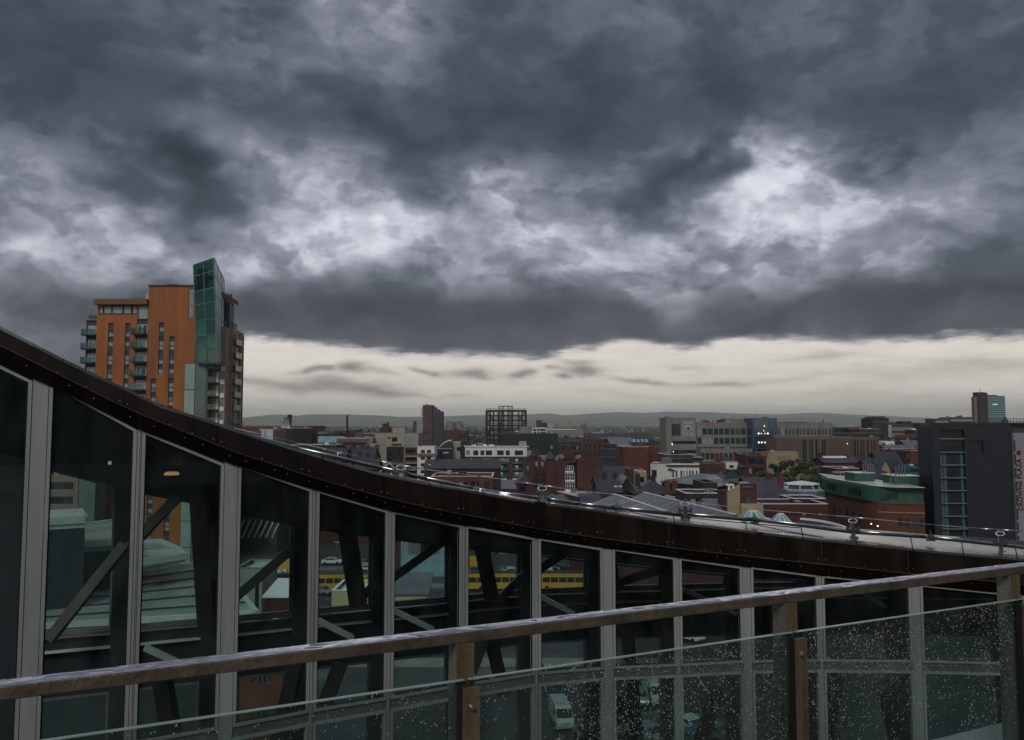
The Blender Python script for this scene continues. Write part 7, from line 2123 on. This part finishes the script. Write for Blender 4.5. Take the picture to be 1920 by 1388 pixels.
def street_things():
    # pale olive building with a pitched lean-to, beside the blue white terrace edge
    def low(label, px0, px1, pyt, d, dep, wall, roofm, roof='flat', **k):
        return B(label, px0, px1, pyt, d, d, dep, wall, roof=roof, roofm=roofm, **k)
    low('pale olive rendered shed seen through the fifth pane', 622, 700, 1108, 118, 8, M_OLIVE, M_FLATW, cop='white', win=[(6.4, 6.9, 2.0, 3.2)])
    low('pale olive shed with a sloping sheet roof seen through the sixth pane', 738, 800, 1094, 116, 7, M_OLIVE, M_SHEET, roof='mono', rise=1.6)
    low('small brick hut with a pale wet roof seen through the fourth pane', 497, 545, 1106, 116, 7, M_BRICK2, M_FLATW, roof='mono', rise=1.1)
    low('grey green walled kiosk seen through the fourth pane', 440, 492, 1066, 124, 8, M_POD, M_PODE, win=[(3.2, 3.8, .5, 6.0)])
    t, W, H, He, rf = low('dark glazed hall with slanting pale roof ribs seen through the fourth pane', 440, 520, 968, 190, 14, M_DARK2, M_DKGREY, win=(7, 4, 2.4, 2.6, 3.6, 1.0), wm=M_WINT)
    for i in range(7):
        part('roof_rib', MB().beam((W * (.05 + i * .14), -.2, H - 5), (W * (.05 + i * .14) + 1.8, -.2, H - 1), .35), M_PODE, t)
    t, W, H, He, rf = low('dark red brick street building with painted signs seen through the fifth pane', 592, 722, 978, 205, 14, M_BRICK2, M_SLATE, win=(9, 3, 1.3, 2.0, 4.2, 5.0))
    z = lambda py: P(650, py, 205).z
    k = W / 130.
    box_on(t, 'sign_board', (637 - 592) * k, (645 - 592) * k, -.35, -.15, z(1010), z(1002), M_REDP)
    box_on(t, 'sign_top', (637 - 592) * k, (645 - 592) * k, -.40, -.36, z(1005), z(1002.4), M_YELLOW)
    s = box_on(t, 'sign_board', (628 - 592) * k, (645 - 592) * k, -.35, -.15, z(1028.5), z(1015.5), M_PINKCONC)
    def sign(txt, px, py, hpx, m, parent, yy):
        cu = bpy.data.curves.new('sign_lettering', 'FONT'); cu.body = txt; cu.size = hpx * 205 / F * 1.4; cu.extrude = .02
        tmp = bpy.data.objects.new('sign_lettering', cu); col.objects.link(tmp); bpy.context.view_layer.update()
        me = bpy.data.meshes.new_from_object(tmp.evaluated_get(bpy.context.evaluated_depsgraph_get()))
        bpy.data.objects.remove(tmp); me.materials.clear(); me.materials.append(m)
        me.transform(Matrix(((1, 0, 0, (px - 592) * k), (0, 0, -1, yy), (0, 1, 0, z(py)), (0, 0, 0, 1))))
        obj('sign_lettering', me, parent)
    sign('ATH.', 630, 1027, 7.5, M_BLACK, s, -.38)
    sign('L__', 608, 1024, 5, M_YELLOW, t, -.1)
    sign('in77', 608, 1033, 5, M_YELLOW, t, -.1)
    t, W, H, He, rf = low('pale blue grey glass fronted hall seen through the sixth pane', 752, 838, 1000, 160, 14, M_SHEETB, M_SHEET, win=(6, 3, 2.6, 3.4, 4.2, .8), wm=M_WINL)
    t, W, H, He, rf = low('long dark building with a blue and white mural panel seen through the seventh pane', 930, 985, 1022, 188, 10, M_BRICKD, M_SLATE)
    mu = MB().box(W * .12, W * .86, -.2, -.05, H - 4.4, H - .4)
    part('mural_panel', mu, mat('blue_white_mural', (0.10, 0.34, 0.44), .5, 0, .2, .45, color2=(0.50, 0.60, 0.60)), t)
    # advertising board, orange yellow
    for (px, py, d, w, h, m, lab) in ((533, 1058, 150, 2.1, 1.9, M_YELLOW, 'small square orange yellow board standing by the car park seen through the fourth pane'), (892, 1052, 160, 2.4, 2.0, M_YELLOW, 'orange yellow roadside board left of the mural panel')):
        g = P(px, py, d)
        t = thing('sign_board', lab, 'sign', (g.x, g.y, 0))
        part('post', MB().box(-w * .3, -w * .24, 0, .1, 0, g.z - h / 2).box(w * .24, w * .3, 0, .1, 0, g.z - h / 2), M_STEEL, t)
        part('panel', MB().box(-w / 2, w / 2, -.05, .05, g.z - h / 2, g.z + h / 2), m, t)
street_things()
# long yellow buses at the kerb
def bus(px, py, rz, label):
    g = G(px, py); L = 12.0; Wd = 2.5; Hh = 3.1
    t = thing('bus', label, 'bus', g, rz, 'yellow buses standing in the street')
    b = MB().box(-L / 2, L / 2, -Wd / 2, Wd / 2, .45, 1.55).box(-L / 2, L / 2, -Wd / 2, Wd / 2, 2.45, Hh)
    for i in range(9):
        xx = -L / 2 + .02 + i * (L - .2) / 8
        b.box(xx, xx + .14, -Wd / 2, Wd / 2, 1.55, 2.45)
    part('body', b, M_YELLOW, t)
    for i in range(8):
        xx = -L / 2 + .18 + i * (L - .2) / 8
        part('window', MB().box(xx, xx + 1.3, -Wd / 2 + .05, Wd / 2 - .05, 1.56, 2.44), M_WIN, t)
    part('roof', MB().box(-L / 2 + .2, L / 2 - .2, -Wd / 2 + .12, Wd / 2 - .12, Hh, Hh + .16), M_DKGREY, t)
    for sx in (-3.6, 3.4):
        for sy in (-1, 1):
            part('wheel', MB().tube((sx, sy * Wd / 2 - sy * .3, .48), (sx, sy * Wd / 2 + sy * .02, .48), .48, .48, 12), M_BLACK, t)
    part('windscreen', MB().box(L / 2 + .005, L / 2 + .03, -Wd / 2 + .15, Wd / 2 - .15, 1.2, 2.6), M_WIN, t)
    for sy in (-1, 1):
        part('headlight', MB().box(L / 2 + .005, L / 2 + .05, sy * .95 - .15, sy * .95 + .15, .7, .9), M_WFRAME, t)
bus(628, 1108, 0.03, 'yellow bus with a blue roof edge in the street seen through the fifth pane')
bus(940, 1106, 0.02, 'yellow bus seen through the seventh pane, below the mural panel')
bus(1062, 1106, 0.0, 'yellow bus seen through the eighth pane, rightmost of the yellow buses')
# parked cars
CARM = [mat('silver_car_paint', (0.42, 0.44, 0.45), .25, .5, .1, coat=.5), mat('white_car_paint', (0.62, 0.63, 0.62), .25, 0, .05, coat=.6), mat('dark_car_paint', (0.03, 0.035, 0.045), .2, .3, .1, coat=.6), mat('blue_car_paint', (0.04, 0.10, 0.20), .2, .3, .1, coat=.6), mat('red_car_paint', (0.30, 0.03, 0.02), .25, .1, .1, coat=.6), mat('green_grey_car_paint', (0.16, 0.22, 0.20), .25, .4, .1, coat=.6)]
def car_mesh(van=False):
    b = MB()
    if van:
        prof = [(-2.4, .35), (2.4, .35), (2.5, .9), (1.9, 1.15), (1.35, 1.95), (1.1, 2.1), (-2.4, 2.1)]
    else:
        prof = [(-2.1, .35), (2.1, .35), (2.18, .62), (2.05, .82), (1.15, .95), (.55, 1.38), (-.85, 1.44), (-1.6, 1.06), (-2.1, .98)]
    w = .88
    n = len(prof)
    def wd(z): return w if z < 1.0 else w - (z - 1.0) * (.22 if not van else .08)
    b.add([(x, -wd(z), z) for x, z in prof] + [(x, wd(z), z) for x, z in prof], [tuple(range(n)), tuple(range(2 * n - 1, n - 1, -1))] + [(i, n + i, n + (i + 1) % n, (i + 1) % n) for i in range(n)])
    return b
def make_car(label, m, van=False):
    t = thing('parked_van' if van else 'parked_car', label, 'van' if van else 'car')
    part('body', car_mesh(van), m, t)
    if van:
        part('windscreen', MB().hexa([(1.88, -.8, 1.18), (1.93, -.8, 1.18), (1.93, .8, 1.18), (1.88, .8, 1.18), (1.42, -.76, 1.88), (1.47, -.76, 1.88), (1.47, .76, 1.88), (1.42, .76, 1.88)]), M_WIN, t)
        part('side_window', MB().box(.6, 1.35, -.90, .90, 1.2, 1.75), M_WIN, t)
    else:
        part('windscreen', MB().hexa([(1.10, -.78, .97), (1.2, -.78, .97), (1.2, .78, .97), (1.10, .78, .97), (.58, -.70, 1.34), (.66, -.70, 1.34), (.66, .70, 1.34), (.58, .70, 1.34)]), M_WIN, t)
        part('rear_window', MB().hexa([(-1.66, -.76, 1.06), (-1.56, -.76, 1.06), (-1.56, .76, 1.06), (-1.66, .76, 1.06), (-1.0, -.70, 1.39), (-.92, -.70, 1.39), (-.92, .70, 1.39), (-1.0, .70, 1.39)]), M_WIN, t)
        part('side_window', MB().hexa([(-1.35, -.885, 1.0), (.95, -.885, 1.0), (.95, .885, 1.0), (-1.35, .885, 1.0), (-.85, -.80, 1.36), (.5, -.80, 1.36), (.5, .80, 1.36), (-.85, .80, 1.36)]), M_WIN, t)
    for sx in (-1.35, 1.35):
        for sy in (-1, 1):
            part('wheel', MB().tube((sx, sy * .68, .32), (sx, sy * .90, .32), .32, .32, 12), M_BLACK, t)
    xf = 2.5 if van else 2.16
    for sy in (-1, 1):
        part('headlight', MB().box(xf - .1, xf + .03, sy * .62 - .16, sy * .62 + .16, .62, .78), M_WFRAME, t)
        part('tail_light', MB().box(-(2.43 if van else 2.13), -(2.38 if van else 2.08), sy * .7 - .12, sy * .7 + .12, .75, .95), M_REDP, t)
    return t
CNAME = ['silver', 'white', 'black', 'dark blue', 'red', 'grey green']
protos = {}
used_labels = set()
def place_car(px, py, rz, c, van=False, where=''):
    key = (c, van)
    lab = CNAME[c] + (' van' if van else ' car') + ' ' + where
    if key not in protos:
        o = make_car(lab, CARM[c], van); protos[key] = o
    else:
        o = copy_tree(protos[key])
    o['label'] = lab; o['group'] = 'cars parked below the glazed link'
    g = G(px, py); o.location = (g.x, g.y, 0.004); o.rotation_euler = (0, 0, rz)
rows = [
 # nearest, seen low in the panes behind the wet balustrade glass
 (1052, 1356, -1.45, 1, True, 'with a roof hatch parked nearest the centre post, low in the wet glass'), (1107, 1392, -1.2, 0, False, 'at the bottom edge right of the white van with a roof hatch'), (1228, 1312, -1.5, 1, True, 'alone on the asphalt beside a slanting dark column, low in the wet glass'),
 (1200, 1316, -1.7, 0, False, 'partly hidden by the slanting dark column, beside the lone white van'), (1215, 1386, -.9, 0, False, 'in the near row at the bottom, left of the wide pier'), (1240, 1366, -.8, 5, False, 'in the near row behind the silver car at the bottom'),
 (1296, 1372, -1.1, 1, False, 'in the near row just right of a mullion'), (1300, 1400, -1.1, 3, False, 'cut by the bottom edge, right of the mullion'), (1342, 1384, -.7, 5, False, 'rightmost of the near row, at an angle'), (1180, 1352, -.2, 2, False, 'behind the near row, left of the slanting column'),
 (1000, 1262, .1, 4, False, 'on the open asphalt above the white van with a roof hatch'), (943, 1206, .3, 1, False, 'just under the handrail, right of the first post'), (1292, 1200, -.9, 1, False, 'just above the wet glass edge, seen between two mullions'), (1150, 1398, 1.2, 2, False, 'at the bottom edge between two slanting columns'),
 # far row through the fourth pane
 (512, 1108, .1, 1, False, 'nearest in the street car park, seen through the fourth pane'), (508, 1096, .05, 0, False, 'one row behind the nearest white car, fourth pane'), (532, 1100, .1, 0, False, 'to the right of the nearest white car, fourth pane'), (540, 1086, .0, 2, False, 'behind the silver pair in the fourth pane'), (497, 1086, .0, 0, False, 'furthest left in the street car park, fourth pane'), (520, 1076, .05, 1, False, 'in the furthest row of the fourth pane'),
 (468, 1104, .1, 2, False, 'half behind the diagonal brace, fourth pane'),
 # fifth pane
 (622, 1058, .02, 1, False, 'on the road above the yellow bus, fifth pane'), (645, 1055, .02, 5, False, 'ahead of the white car above the yellow bus, fifth pane'), (680, 1062, -.1, 0, False, 'in the row right of the dark raking column, fifth pane'), (690, 1072, -.1, 1, False, 'in the middle row right of the dark raking column, fifth pane'), (684, 1083, -.1, 2, False, 'in the nearest row right of the dark raking column, fifth pane'), (602, 1114, -.4, 0, False, 'in front of the yellow bus by the olive shed, fifth pane'),
 # sixth to ninth
 (1030, 1071, 0, 1, False, 'left of the three parked above the rightmost yellow bus'), (1055, 1071, 0, 2, False, 'middle of the three parked above the rightmost yellow bus'), (1085, 1070, 0, 0, False, 'right of the three parked above the rightmost yellow bus'),
 (960, 1078, 0, 1, False, 'above the yellow bus below the mural'), (890, 1076, .1, 0, False, 'by the orange yellow roadside board'), (898, 1092, .1, 2, False, 'in front of the orange yellow roadside board'), (1178, 1096, .1, 1, False, 'seen through the ninth pane below the brace'), (1215, 1084, .0, 5, False, 'further back in the ninth pane'), (1325, 1084, .05, 0, False, 'small and far in the tenth pane'),
]
for r_ in rows: place_car(*r_)
# bay markings on the asphalt, road lines and kerbed pavement
mk = MB()
def line(ax, ay, bx, by, w=.12, z=.004):
    a = Vector((ax, ay, 0)); b_ = Vector((bx, by, 0)); s = (b_ - a).normalized().orthogonal(); s = Vector((-(b_ - a).normalized().y, (b_ - a).normalized().x, 0)) * w / 2
    mk.add([(a.x - s.x, a.y - s.y, z), (b_.x - s.x, b_.y - s.y, z), (b_.x + s.x, b_.y + s.y, z), (a.x + s.x, a.y + s.y, z)], [(0, 1, 2, 3)])
for i in range(16):
    xx = -4 + i * 2.6
    line(xx, 74, xx + .8, 79)
    line(xx, 92, xx, 97)
for i in range(24):
    line(-60 + i * 4.0, 140, -57.6 + i * 4.0, 140, .14)
line(-70, 133, 90, 133.8, .15); line(-70, 147, 90, 147.8, .15)
part('road_marking', mk, M_PAINTW, None, kind='structure')
pv_ = MB().box(-80, 90, 148.6, 152.4, 0, .13).box(-80, 90, 101, 104.5, 0, .13)
part('pavement', pv_, M_PAVE, None, kind='structure')

# ============================================================ trees
def leaf_cloud(b, c, r, n, s, rnd, flat=.8):
    for _ in range(n):
        while True:
            v = Vector((rnd.uniform(-1, 1), rnd.uniform(-1, 1), rnd.uniform(-1, 1)))
            if .35 < v.length < 1: break
        p = Vector(c) + Vector((v.x * r, v.y * r, v.z * r * flat))
        a = Vector((rnd.uniform(-1, 1), rnd.uniform(-1, 1), rnd.uniform(-.6, .6))).normalized() * s * rnd.uniform(.6, 1.3)
        q = a.orthogonal().normalized() * s * rnd.uniform(.4, .9)
        b.add([p - a, p + q, p + a, p - q], [(0, 1, 2, 3)])
def tree(label, px, pyt, d, wpx, m=M_LEAF, group=None, n=900):
    p = P(px, pyt, d); w = wpx * d / F / 2; H = p.z
    rnd = random.Random(int(px * 13 + pyt))
    t = thing('tree', label, 'tree', (p.x, p.y, 0), 0, group)
    tr = MB().tube((0, 0, 0), (0, 0, H * .55), .32, .2, 7)
    for i in range(5):
        g = rnd.uniform(0, 6.28)
        tr.tube((0, 0, H * rnd.uniform(.3, .5)), (math.cos(g) * w * .6, math.sin(g) * w * .6, H * rnd.uniform(.6, .85)), .14, .05, 5)
    part('trunk', tr, M_BARK, t)
    cr = MB(); cr2 = MB()
    nb = 9
    for i in range(nb):
        g = rnd.uniform(0, 6.28); rr_ = rnd.uniform(.1, .62) * w
        r1 = w * rnd.uniform(.38, .55)
        cz = H - r1 * .8 - rnd.random() ** 1.4 * H * .42
        leaf_cloud(cr if i % 2 else cr2, (math.cos(g) * rr_, math.sin(g) * rr_, cz), r1, n // nb, .42, rnd)
    part('crown', cr, m, t)
    part('crown', cr2, M_LEAF2 if m is M_LEAF else M_LEAF, t)
near = [(1452, 868, 280, 26, 'leftmost, against the cream art deco wall'), (1470, 862, 278, 34, 'tall, hiding the lower left of the art deco front'), (1492, 860, 276, 34, 'tall, in front of the art deco doorway'), (1513, 864, 272, 36, 'in front of the white panels under the brown fins'), (1538, 871, 266, 36, 'right of centre, lower and rounder'), (1560, 879, 262, 34, 'rightmost, beside the low white modernist front'),
        (1432, 882, 262, 30, 'low, left of the clump near the lamp post'), (1480, 884, 255, 40, 'low and spreading in front of the tall ones'), (1526, 890, 250, 40, 'low, just above the pavilion roof')]
for px, py, d, w, w2 in near:
    tree('dark green tree ' + w2, px, py, d, w, M_LEAF, 'trees between the art deco building and the pavilion', 1100)
for px, py, d, w, lab in ((1728, 886, 225, 34, 'dark olive tree between the green plant room and the hotel, upper'), (1740, 905, 215, 30, 'dark olive tree touching the hotel edge'), (1742, 876, 240, 22, 'small tree peeping out behind the hotel edge')):
    tree(lab, px, py, d, w, M_LEAF3, None, 900)
for px, py, d, w, lab in ((884, 815, 620, 22, 'dark round tree left in the clump beside the scaffolded frame'), (900, 813, 610, 22, 'dark round tree in the clump touching the scaffolded frame'), (893, 822, 560, 26, 'lower dark tree in front of the clump beside the scaffolded frame'), (876, 820, 590, 16, 'small dark tree at the left end of the clump by the scaffolded frame'), (1152, 912, 205, 22, 'dark bush like tree among the slate roofs above the market sheds')):
    tree(lab, px, py, d, w, M_LEAF, None, 500)

# ============================================================ filler blocks of the town, all standing things
fr_ = random.Random(21)
WALLS = [(M_BRICK2, 'dark red brick'), (M_BRICK3, 'brown brick'), (M_BRICK, 'red brick'), (M_CONC, 'concrete'), (M_BRICKD, 'sooty brick'), (M_PINKCL, 'pinkish brown'), (M_CREAM, 'cream')]
ROOFS = [('flat', M_FLAT, 'wet flat roof'), ('gable', M_SLATE, 'slate gable roof'), ('flat', M_FLATW, 'bright white flat roof'), ('gable', M_SHEET, 'grey sheet roof'), ('hip', M_SLATE, 'slate hipped roof'), ('flat', M_SLATE, 'dark flat roof')]
ZONES = [(430, 560, 'far off below the flared dark chimney'), (560, 700, 'far off near the slender mill chimney'), (700, 800, 'far off left of the stepped tower'), (800, 910, 'far off left of the scaffolded frame'),
         (910, 1050, 'far behind the black block'), (1050, 1150, 'far off around the water tower'), (1150, 1250, 'far off left of the offices'), (1250, 1460, 'far behind the concrete offices'), (1460, 1660, 'far off above the brown fin block'), (1660, 1760, 'far off left of the hotel'), (1760, 1960, 'far off behind the hotel')]
cnt = {}
def zone(px):
    for a, b_, s in ZONES:
        if a <= px < b_: return s
    return 'far off at the edge of the view'
# (those that the named buildings hide completely are left out)
KEEP = {4, 6, 8, 15, 34, 47, 53, 59, 60, 87, 95, 97, 99, 104, 112, 117, 121, 127, 133, 139, 145, 148, 228, 229, 243, 244}
fcount = 0
def BF(*a, **k):
    global fcount
    fcount += 1
    if fcount - 1 in KEEP: B(*a, **k)
for i in range(150):
    d = fr_.uniform(650, 2000)
    px = fr_.uniform(440, 1760)
    base = 795 + 30 * F / d
    h = fr_.choice([7, 8, 9, 10, 12, 15])
    yt = max(base - h * F / d, 797.5)
    wm_ = fr_.uniform(18, 60)
    wpx = wm_ * F / d
    wall, wn_ = fr_.choice(WALLS); rk, rm_, rn_ = fr_.choice(ROOFS)
    lab = ('small ' if wpx < 26 else 'long ') + wn_ + ' block, ' + rn_ + ', ' + zone(px)
    BF(lab, px - wpx / 2, px + wpx / 2, yt, d, d * (1 + fr_.uniform(-.02, .02)), fr_.uniform(14, 40), wall, roof=rk, rise=fr_.uniform(2, 3.5), roofm=rm_, far=True, group='blocks ' + zone(px), win=(max(2, int(wm_ / 5)), 2, 1.6, 1.4, 3.2, 1.2) if d < 1300 else None)
# between the named buildings: nearer fillers so that no bare ground shows
NEARZ = [(480, 700, 'behind the slate terraces'), (700, 990, 'behind the dark brick hall'), (990, 1200, 'around the Victorian building'), (1200, 1440, 'above the market sheds'), (1440, 1760, 'behind the trees and pavilion')]
def nzone(px):
    for a, b_, s in NEARZ:
        if a <= px < b_: return s
    return 'at the edge of the town view'
for dd, n in ((600, 22), (520, 18), (450, 18), (380, 16), (300, 14), (240, 12), (205, 10)):
    for i in range(n):
        px = 470 + (1740 - 470) * (i + fr_.random()) / n
        d = dd * fr_.uniform(.95, 1.05)
        base = 795 + 30 * F / d
        h = fr_.choice([6, 7, 8, 9, 10]) if dd > 320 else fr_.choice([5, 6, 7, 8])
        yt = base - h * F / d
        wm_ = fr_.uniform(14, 30); wpx = wm_ * F / d
        wall, wn_ = fr_.choice(WALLS[:5]); rk, rm_, rn_ = fr_.choice(ROOFS)
        lab = ('low ' if h < 8 else 'middling ') + wn_ + ' building, ' + rn_ + ', ' + nzone(px)
        BF(lab, px - wpx / 2, px + wpx / 2, yt, d, d * (1 + fr_.uniform(-.04, .04)), fr_.uniform(12, 22), wall, roof=rk, rise=fr_.uniform(2, 3), roofm=rm_, far=True, group='low town buildings ' + nzone(px), win=(max(2, int(wm_ / 3.5)), 2, 1.2, 1.4, 3.0, 1.0))
# tell look-alike fillers apart by their order from left to right
by = {}
for o in col.objects:
    if o.parent is None and o.get('group', '').startswith(('blocks', 'low town')):
        by.setdefault(o['label'], []).append(o)
ORD = {2: ('left of two', 'right of two'), 3: ('left of three', 'middle of three', 'right of three'), 4: ('leftmost of four', 'second from left of four', 'third from left of four', 'rightmost of four')}
for lab, os_ in by.items():
    if len(os_) > 1:
        os_.sort(key=lambda o: o.location.x / o.location.y)
        for o, w in zip(os_, ORD.get(len(os_), ())):
            o['label'] = lab + ', ' + w
# far tree belts and suburbs that read as one mass
def far_woods():
    rnd = random.Random(9)
    b = MB(); b2 = MB()
    for i in range(5200):
        d = 700 * (9.5 ** rnd.random())
        x_ = rnd.uniform(-.42, .68) * d
        w = rnd.uniform(4, 9) * (1 + d / 3500); h = rnd.uniform(5, 12) * (1 + d / 9000)
        tgt = b if rnd.random() < .6 else b2
        n = 5; vs = []
        g0 = rnd.uniform(0, 6)
        for (rr_, zz) in ((.8, 0.0), (1.0, h * .5), (.55, h * .88)):
            for k in range(n):
                g = g0 + 2 * math.pi * k / n
                q = rr_ * w / 2 * rnd.uniform(.8, 1.2)
                vs.append((x_ + math.cos(g) * q, d + math.sin(g) * q, zz))
        vs.append((x_, d, h))
        fs = [(k, (k + 1) % n, n + (k + 1) % n, n + k) for k in range(n)] + [(n + k, n + (k + 1) % n, 2 * n + (k + 1) % n, 2 * n + k) for k in range(n)] + [(2 * n + k, 2 * n + (k + 1) % n, 3 * n) for k in range(n)]
        tgt.add(vs, fs)
    o = part('far_woodland', b, M_LEAF, None, kind='stuff'); props(o, 'dark green mass of distant trees spreading to the foot of the hills', 'trees')
    o = part('far_woodland', b2, M_LEAF2, None, kind='stuff'); props(o, 'lighter green distant trees mixed through the dark tree mass', 'trees')
    # distant suburb: thousands of little roofs
    b = MB(); b2 = MB()
    for i in range(3600):
        d = 1500 * (4.5 ** rnd.random())
        x_ = rnd.uniform(-.42, .68) * d
        w = rnd.uniform(8, 34); h = rnd.uniform(5, 9); dp = rnd.uniform(8, 16)
        (b if rnd.random() < .7 else b2).box(x_ - w / 2, x_ + w / 2, d, d + dp, 0, h)
    o = part('far_suburb', b, mat('far_roofs', (0.13, 0.10, 0.09), .6, 0, .5, .01), None, kind='stuff'); props(o, 'distant mass of little brownish houses before the hills', 'houses')
    o = part('far_suburb', b2, mat('far_pale_roofs', (0.45, 0.45, 0.43), .4, 0, .3, .01), None, kind='stuff'); props(o, 'scattered pale distant sheds and roofs before the hills', 'houses')
far_woods()
# ============================================================ hills
def hills(name, d, prof, m, depth=1800, seed=1, rough=8):
    rnd = random.Random(seed)
    from mathutils import noise as mn
    b = MB()
    xs = []
    px = -400
    rows_ = 7
    cols_ = []
    while px <= 2400:
        cols_.append(px); px += 14
    for r in range(rows_ + 1):
        f = r / rows_
        for c in cols_:
            top = P(c, interp(prof, c), d).z
            X = (c - CX) / F * d
            prof_z = math.sin(f * math.pi / 2) ** .8
            n_ = mn.noise(Vector((X * .0006, f * 3, seed))) * rough * 6 * f * (1.1 - f) + mn.noise(Vector((X * .0025, f * 6, seed + 3))) * rough * f
            b.v.append((X * (1 + (f - 1) * depth / d), d - depth * (1 - f), max(-4, top * prof_z + n_ * (0 if f == 1 else 1)) if f > 0 else -5))
    n = len(cols_)
    for r in range(rows_):
        for c in range(n - 1):
            a = r * n + c
            b.f.append((a, a + 1, a + n + 1, a + n))
    # far side falls away
    k = rows_ * n
    m0 = len(b.v)
    for c in range(n):
        x_, y_, z_ = b.v[k + c]
        b.v.append((x_ * 1.1, y_ + 1200, -5))
    for c in range(n - 1):
        b.f.append((k + c, k + c + 1, m0 + c + 1, m0 + c))
    part(name, b, m, None, kind='structure', smooth=True)
M_HILL = mat('hill_pasture', (0.34, 0.36, 0.20), .9, 0, .5, .0045, color2=(0.08, 0.10, 0.065))
M_HILL2 = mat('moorland', (0.20, 0.23, 0.21), .9, 0, .4, .0012)
hills('hills', 13500, [(-400, 790), (300, 788), (440, 786), (520, 777), (560, 780), (620, 783), (830, 781), (860, 779.5), (930, 778), (990, 777), (1030, 775), (1060, 780), (1090, 777), (1150, 774), (1210, 774.5), (1250, 772), (1330, 773), (1400, 776), (1470, 777), (1530, 774), (1560, 776), (1620, 779), (1680, 781), (1760, 785), (1900, 790), (2400, 792)], M_HILL2, 2600, 2, 10)
hills('hills', 9800, [(-400, 794), (300, 793), (440, 783), (500, 782), (530, 783), (545, 784), (560, 779), (580, 777), (650, 777), (700, 778.5), (730, 780), (760, 784), (800, 787), (850, 788), (950, 786), (1050, 785), (1150, 784), (1300, 783), (1420, 785), (1480, 783), (1560, 781), (1640, 784), (1720, 790), (1900, 794), (2400, 795)], M_HILL, 2000, 5, 9)
hills('hills', 7600, [(-400, 796), (400, 793), (450, 789), (560, 787), (650, 788), (720, 786), (780, 791), (900, 791), (1000, 790), (1100, 788), (1200, 790), (1350, 791), (1500, 788), (1600, 791), (1750, 795), (2400, 796)], M_HILL, 1400, 8, 6)

# ============================================================ air
hz = bpy.data.materials.new('air'); hz.use_nodes = True
ht = hz.node_tree; ht.nodes.clear()
ho = _nn(ht, 'ShaderNodeOutputMaterial'); hv = _nn(ht, 'ShaderNodeVolumePrincipled')
hv.inputs['Color'].default_value = (0.95, 0.98, 1.0, 1)
hv.inputs['Density'].default_value = 0.0001
hv.inputs['Anisotropy'].default_value = 0.75
ht.links.new(hv.outputs[0], ho.inputs['Volume'])
hb = MB().box(-16500, 16500, -3200, 16500, -6.5, 300)
o = part('haze', hb, hz, None, kind='stuff')
props(o, 'pale thin haze hanging over the town and the hills', 'haze')
